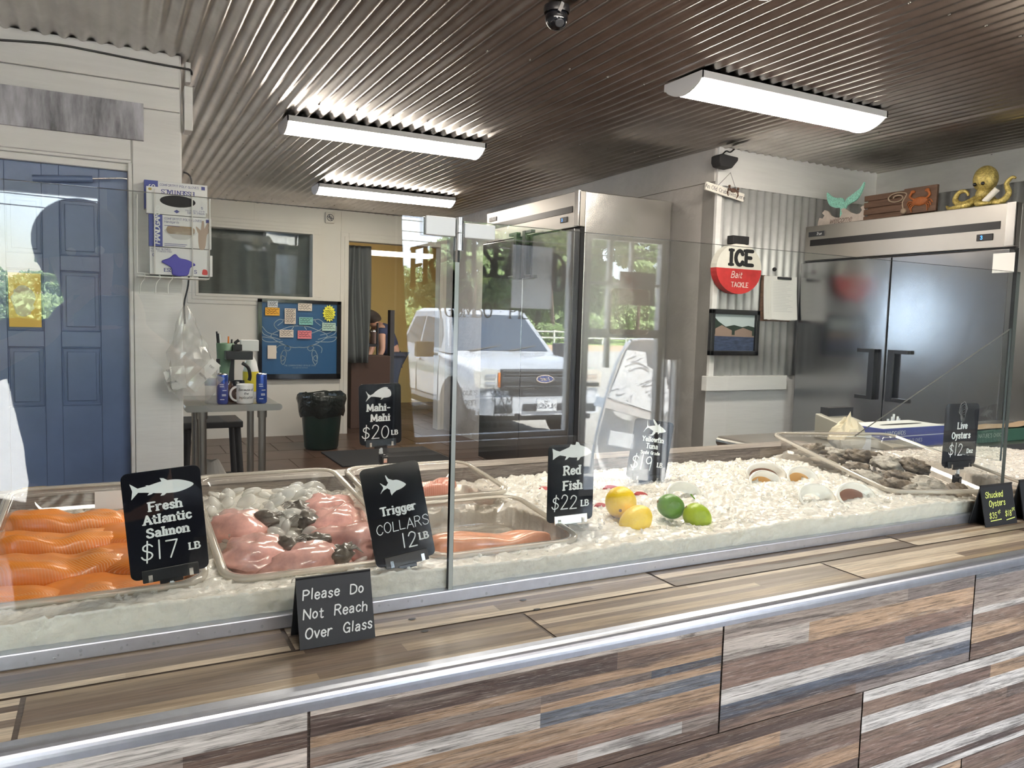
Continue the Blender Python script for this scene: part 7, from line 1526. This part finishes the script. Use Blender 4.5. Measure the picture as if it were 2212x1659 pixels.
    mb = MB(); c = L(-.125, 0, .965); mb.prism(ellipse(.135*sc, .058*sc, 30), c, fx_, (0, 0, 1), .02); bd = mb.build('badge', 'chrome', gr); mb = MB(); mb.prism(ellipse(.120*sc, .046*sc, 30), c-bk*.002, fx_, (0, 0, 1), 0); mb.build('badge_face', 'ford_blue', bd)
    tx = MB(); text(tx, 'Ford', c-bk*.004-Vector((0, 0, .026)), fx_, (0, 0, 1), .055, (.5, .28), 0, 'c', .5, slant=.3); tx.build('badge_script', 'chrome', bd)
    for s in (-1, 1):
        mb = MB(); mb.prism([(-.13, -.14), (.17, -.14), (.19, .10), (.10, .14), (-.13, .12)] if s < 0 else [(-.17, -.14), (.13, -.14), (.13, .12), (-.10, .14), (-.19, .10)], L(-.05, s*.78, .97), fx_*sc, Vector((0, 0, sc)), .22); hl_ = mb.build('headlamp', 'lamp_clear', t, bevel=.012)
        mb = MB(); fb(mb, -.058, s*.67, .95, (.035, .012, .20)); mb.build('indicator', 'amber', hl_)
        mb = MB(); fb(mb, -.058, s*.80, 1.0, (.16, .012, .05)); fb(mb, -.058, s*.80, .90, (.16, .012, .04)); mb.build('lamp_unit', 'chrome', hl_, bevel=.006)
        mb = MB(); mb.box(L(1.72, s*1.20, 1.30), (.28*sc, .12*sc, .24*sc), R); mb.tube([L(1.72, s*.98, 1.22), L(1.72, s*1.1, 1.24)], .03, 8); mb.build('wing_mirror', 'grille', t, bevel=.04)
        mb = MB(); fb(mb, -.19, s*.66, .56, (.26, .03, .12)); mb.build('fog_lamp', 'grille', t, bevel=.02)
        mb = MB(); fb(mb, -.14, s*.42, .46, (.10, .05, .06)); mb.build('tow_hook', 'black_plastic', t)
    mb = MB(); ring_ = [(0, .50), (0, .68)]
    rows = [[L(-.17+.20*(abs(x)/.98)**4, x, z) for x in [-.98+1.96*i/16 for i in range(17)]] for z in (.46, .52, .66, .70)]; mb.grid(rows, 0, False); mb.grid([rows[-1], [L(.05, x, .72) for x in [-.98+1.96*i/16 for i in range(17)]]], 0, False); mb.build('bumper', 'truck_white', t)
    mb = MB(); fb(mb, -.175, 0, .575, (.70, .03, .10)); mb.build('intake', 'grille', t, bevel=.01)
    mb = MB(); fb(mb, -.20, 0, .60, (.31, .012, .16)); pl = mb.build('licence_plate', 'plate', t, bevel=.004); tx = MB(); o_ = L(-.207, 0, .565); text(tx, 'LNL*2628', o_, fx_, (0, 0, 1), .062, (.45, .4), 0, 'c', .8); text(tx, 'TEXAS', L(-.207, 0, .645), fx_, (0, 0, 1), .022, (.5, .4), 0, 'c'); tx.build('plate_lettering', 'ink', pl)
    mb = MB(); 
    for s0, s1 in ((-.55, .02), (.10, .62)): mb.tube([L(1.40, s0, 1.29), L(1.52, s1, 1.37)], .018, 6)
    mb.build('wiper', 'black_plastic', t)
    mb = MB(); mb.sphere(L(3.5, 0, 1.98), (.05, .10, .05), 10, 6); mb.build('roof_fin', 'truck_white', cab)
    for f in (.98, 4.68):
        for s in (-1, 1):
            Rw = Matrix((bk, Vector((0, 0, 1)), sd)).transposed(); c = L(f, s*.86, .40)
            w_ = MB(); w_.lathe([(.22, -.12), (.36, -.135), (.40, -.10), (.40, .10), (.36, .135), (.22, .12)], c, 30, Rw); ty_ = w_.build('tyre', 'tire', t)
            w_ = MB(); w_.lathe([(.0001, s*.09), (.07, s*.10), (.18, s*.06), (.23, s*.125), (.25, s*.11)], c, 24, Rw); w_.build('rim', 'silver', ty_)
            w_ = MB(); w_.prism([(.53*math.cos(q)*sc, .50*math.sin(q)*sc) for q in [-.35+(PI+.7)*i/22 for i in range(23)]], L(f, s*1.012, .42), bk*(-s), (0, 0, 1), .03) if True else 0; w_.build('wheel_arch', 'black_matte', body)
    return t
pickup((5.44, 9.55), 3.5, 1.0)
# upright dinghy used as a display shelf inside the shop front
vb = 7.3; yb_ = 2*D-vb; q = lambda px, py: MR(P(px, py, Y=vb))
bt = thing('boat_shelf', 'upright white dinghy used as a display shelf outside the glazed shop door', 'boat shelf', (q(1380, 1000).x, yb_, ZG))
gun = [q(*p) for p in ((1362, 737), (1347, 757), (1330, 800), (1313, 850), (1298, 905), (1286, 960), (1276, 1030), (1270, 1120))]; gun.append(Vector((gun[-1].x-.02, yb_, ZG)))
gr_ = [q(*p) for p in ((1365, 735), (1410, 734), (1437, 752), (1444, 800), (1452, 850), (1456, 900), (1456, 980), (1456, 1100))]; gr_.append(Vector((gr_[-1].x, yb_, ZG)))
mb = MB(); mb.tube(catmull(gun, 4), .022, 10); mb.tube(catmull(gr_, 4), .018, 8); mb.build('gunwale', 'boat_silver', bt)
gl_, g2_ = catmull(gun, 4), catmull(gr_, 4); n = min(len(gl_), len(g2_)); rows = []
for i in range(n):
    A, B = gl_[i], g2_[i]; rows.append([A+(B-A)*u+Vector((0, -.26*math.sin(PI*u)**.6*min(1, i/8), 0)) for u in [k_/10 for k_ in range(11)]])
mb = MB(); mb.grid(rows); o = mb.build('hull', 'boat_white', bt); o.modifiers.new('thick', 'SOLIDIFY').thickness = .01
def bp_(pts, th, mat, nm, dy=0): 
    w = [q(*p) for p in pts]; m_ = MB(); mbs = [Vector((v.x, v.y+dy, v.z)) for v in w]; N = len(mbs)
    m_.add(mbs+[v+Vector((0, -th, 0)) for v in mbs], [tuple(range(N)), tuple(range(2*N-1, N-1, -1))]+[(i, N+i, N+(i+1) % N, (i+1) % N) for i in range(N)]); return m_.build(nm, mat, bt)
sb = bp_(((1352, 756), (1392, 760), (1396, 790), (1436, 815), (1440, 840), (1458, 848), (1452, 880), (1428, 896), (1312, 858)), .02, 'boat_white', 'lettered_board', .03)
bp_(((1310, 860), (1428, 898), (1420, 912), (1304, 880)), .22, 'boat_silver', 'shelf', .02)
bp_(((1318, 930), (1368, 938), (1366, 970), (1312, 960)), .05, 'boat_white', 'box', .02)
tx = MB(); ux_ = (q(1440, 840)-q(1352, 800)).normalized()
for (px, py, s_, h_) in ((1372, 778, 'FRESH', .04), (1385, 800, 'LOCAL', .06), (1398, 838, 'GULF', .075), (1330, 850, 'BAIT', .05)): pass
w0 = q(1390, 800)
for k_, (pts) in enumerate((((1352, 775), (1372, 768), (1362, 782), (1384, 772)), ((1348, 790), (1370, 782), (1388, 788), (1398, 796)), ((1356, 800), (1380, 792), (1400, 800)), ((1318, 842), (1334, 838), (1330, 852), (1348, 848)), ((1352, 862), (1362, 852), (1360, 866)), ((1380, 828), (1410, 818), (1384, 834), (1428, 824)), ((1392, 846), (1420, 836), (1398, 854), (1440, 846)), ((1402, 866), (1440, 858), (1410, 872), (1446, 862)))):
    w = [q(*p) for p in pts]; O = Vector((w[0].x, yb_+.032, w[0].z)); stroke_line(tx, [(v.x-O.x, v.z-O.z) for v in w], O, (-1, 0, 0), (0, 0, 1), .008) if False else tx.tube([Vector((v.x, yb_+.033, v.z)) for v in catmull(w, 4)], .006, 5)
tx.build('lettering', 'lamp_housing', sb)
# trees, shrubs, fence, wires beyond the road
def crown_mesh(name, blobs, n, size, mat, seed, droop=0.):
    r = np.random.default_rng(seed); vs = []; fs = []
    tot = sum(b[3]*b[4]*b[5] for b in blobs)**1
    for (x, y, z, rx, ry, rz_) in blobs:
        k_ = int(n*rx*ry*rz_/tot)
        d = r.normal(size=(k_, 3)); d /= np.linalg.norm(d, axis=1)[:, None]; rad = r.random(k_)**.45
        c = np.stack([x+d[:, 0]*rx*rad, y+d[:, 1]*ry*rad, z+d[:, 2]*rz_*rad], 1)
        a = r.normal(size=(k_, 3)); a /= np.linalg.norm(a, axis=1)[:, None]; b = np.cross(a, r.normal(size=(k_, 3))); b /= np.linalg.norm(b, axis=1)[:, None]; s = size*(.6+.8*r.random((k_, 1)))
        q4 = np.stack([c-a*s-b*s*.45, c+a*s*.2-b*s*.55, c+a*s, c-a*s*.1+b*s*.5], 1).reshape(-1, 3); b0 = len(vs)
        vs += q4.tolist(); fs += [(b0+4*i, b0+4*i+1, b0+4*i+2, b0+4*i+3) for i in range(k_)]
    me = bpy.data.meshes.new(name); me.from_pydata(vs, [], fs); me.materials.append(MAT[mat]); me.update(); return me
rt_ = random.Random(3)
def blobs(kind):
    if kind == 'pine': return [(rt_.uniform(-1.8, 1.8), rt_.uniform(-1.8, 1.8), h, rt_.uniform(1.0, 2.1), rt_.uniform(1.0, 2.1), rt_.uniform(.5, .9)) for h in np.linspace(8.5, 16.5, 13)]
    if kind == 'oak': return [(rt_.uniform(-3, 3), rt_.uniform(-2.5, 2.5), rt_.uniform(3.5, 11), rt_.uniform(1.6, 2.8), rt_.uniform(1.6, 2.8), rt_.uniform(1.1, 1.9)) for _ in range(16)]
    return [(rt_.uniform(-2.2, 2.2), rt_.uniform(-1.2, 1.2), rt_.uniform(.6, 2.6), rt_.uniform(.9, 1.6), 1.2, rt_.uniform(.8, 1.3)) for _ in range(9)]
CR = {'pine': [crown_mesh('crown', blobs('pine'), 4200, .30, 'leaf', s) for s in (1, 2)], 'oak': [crown_mesh('crown', blobs('oak'), 5200, .36, 'leaf_dark', s) for s in (3, 4)], 'shrub': [crown_mesh('foliage', blobs('shrub'), 2600, .26, 'leaf', s) for s in (5, 6)]}
def trunk_mesh(h, r0, seed):
    rr = random.Random(seed); mb = MB(); p_ = [Vector((.25*math.sin(i*.9+seed), .2*math.cos(i*.7+seed), h*i/8)) for i in range(9)]; p_[0] = Vector((0, 0, 0)); mb.tube(p_, [r0*(1-.75*i/8) for i in range(9)], 8)
    for i in range(7): 
        a = rr.uniform(0, 6.3); z = h*rr.uniform(.5, .95); ln = rr.uniform(1.2, 2.6); b = p_[min(8, int(z/h*8))]; mb.tube(catmull([Vector((b.x, b.y, z)), Vector((b.x+math.cos(a)*ln*.5, b.y+math.sin(a)*ln*.5, z+.15*ln)), Vector((b.x+math.cos(a)*ln, b.y+math.sin(a)*ln, z+.6*ln))], 3), [r0*.3, r0*.28, r0*.22, r0*.18, r0*.12, r0*.1, r0*.06], 6)
    me = bpy.data.meshes.new('trunk'); me.from_pydata([tuple(v) for v in mb.v], [], mb.f); me.materials.append(MAT['bark']); me.update(); return me
TR = {'pine': trunk_mesh(16, .26, 1), 'oak': trunk_mesh(9, .34, 2)}
DESC = {'pine': 'tall pine with tufted crown', 'oak': 'dense dark broadleaf tree', 'shrub': 'low bushy green shrub'}
cnt = {}
def plant(kind, x, y, s):
    k_ = cnt.get(kind, 0); cnt[kind] = k_+1
    t = thing('tree' if kind != 'shrub' else 'shrub', DESC[kind]+' in the growth across the road', 'tree' if kind != 'shrub' else 'shrub', (x, y, ZG), rt_.uniform(0, 6), {'pine': 'pines across the road', 'oak': 'dark trees across the road', 'shrub': 'shrubs along the lawn'}[kind]); t.scale = (s, s, s*rt_.uniform(.92, 1.1)); t.matrix_basis = Matrix.Translation((x, y, ZG)) @ Matrix.Rotation(rt_.uniform(0, 6), 4, 'Z') @ Matrix.Diagonal((s, s, s*rt_.uniform(.92, 1.1), 1))
    for nm, me in (('crown' if kind != 'shrub' else 'foliage', CR[kind][k_ % 2]),)+((('trunk', TR[kind]),) if kind in TR else ()):
        o = bpy.data.objects.new(nm, me); COL.objects.link(o); o.parent = t
def hs(x): return .50+.42*min(1, max(0, (x-21)/13))
for i in range(6): x = 20+i*4.3+rt_.uniform(-.6, .6); plant('oak', x, -65+(i % 2)*4, hs(x)*rt_.uniform(1., 1.15))
for i in range(8): x = 26+i*4.6+rt_.uniform(-1, 1); plant('pine', x, -57-(i % 2)*4, hs(x)*rt_.uniform(.80, .98))
for i in range(5): plant('oak', -13+i*2.3, -62+rt_.uniform(-3, 3), rt_.uniform(.36, .50)*(1.25-.1*i))
plant('pine', -3.5, -62, .36)
for i in range(15): plant('shrub', -14+i*4.9+rt_.uniform(-.6, .6), -56+rt_.uniform(-2, 1.5), rt_.uniform(.6, 1.0))
ug = bpy.data.objects.new('undergrowth', crown_mesh('undergrowth', [(19+i*2.3, -73+rt_.uniform(-1, 1), 1.6+rt_.uniform(0, 1.6), 2.2, 1.2, 1.9+rt_.uniform(0, .8)) for i in range(21)], 9000, .42, 'leaf', 9)); COL.objects.link(ug); tag(ug, 'tangled green undergrowth filling the gaps behind the trees', 'undergrowth', kind='stuff')
fn = thing('rail_fence', 'pale two-rail fence on the grass across the road', 'fence', (42, -53, ZG))
for x in np.arange(30, 52, 2.4): mb = MB(); mb.bb((x, -53.1, ZG), (x+.14, -52.96, ZG+1.2)); mb.build('post', 'white_board', fn)
for z in (.5, 1.0): mb = MB(); mb.bb((30, -53.08, ZG+z), (51.7, -53, ZG+z+.12)); mb.build('rail', 'white_board', fn)
mb = MB()
for k_, z in enumerate((5.4, 5.9, 6.5)): mb.tube([Vector((x, -36-k_*.3, z+.0011*(x-20)**2*.4)) for x in np.arange(-70, 100, 8)], .025, 5)
tag(mb.build('power_line', 'black_plastic', loc=(20, -36, 8)), 'three sagging overhead power lines along the road', 'power line')
bpy.context.view_layer.update()
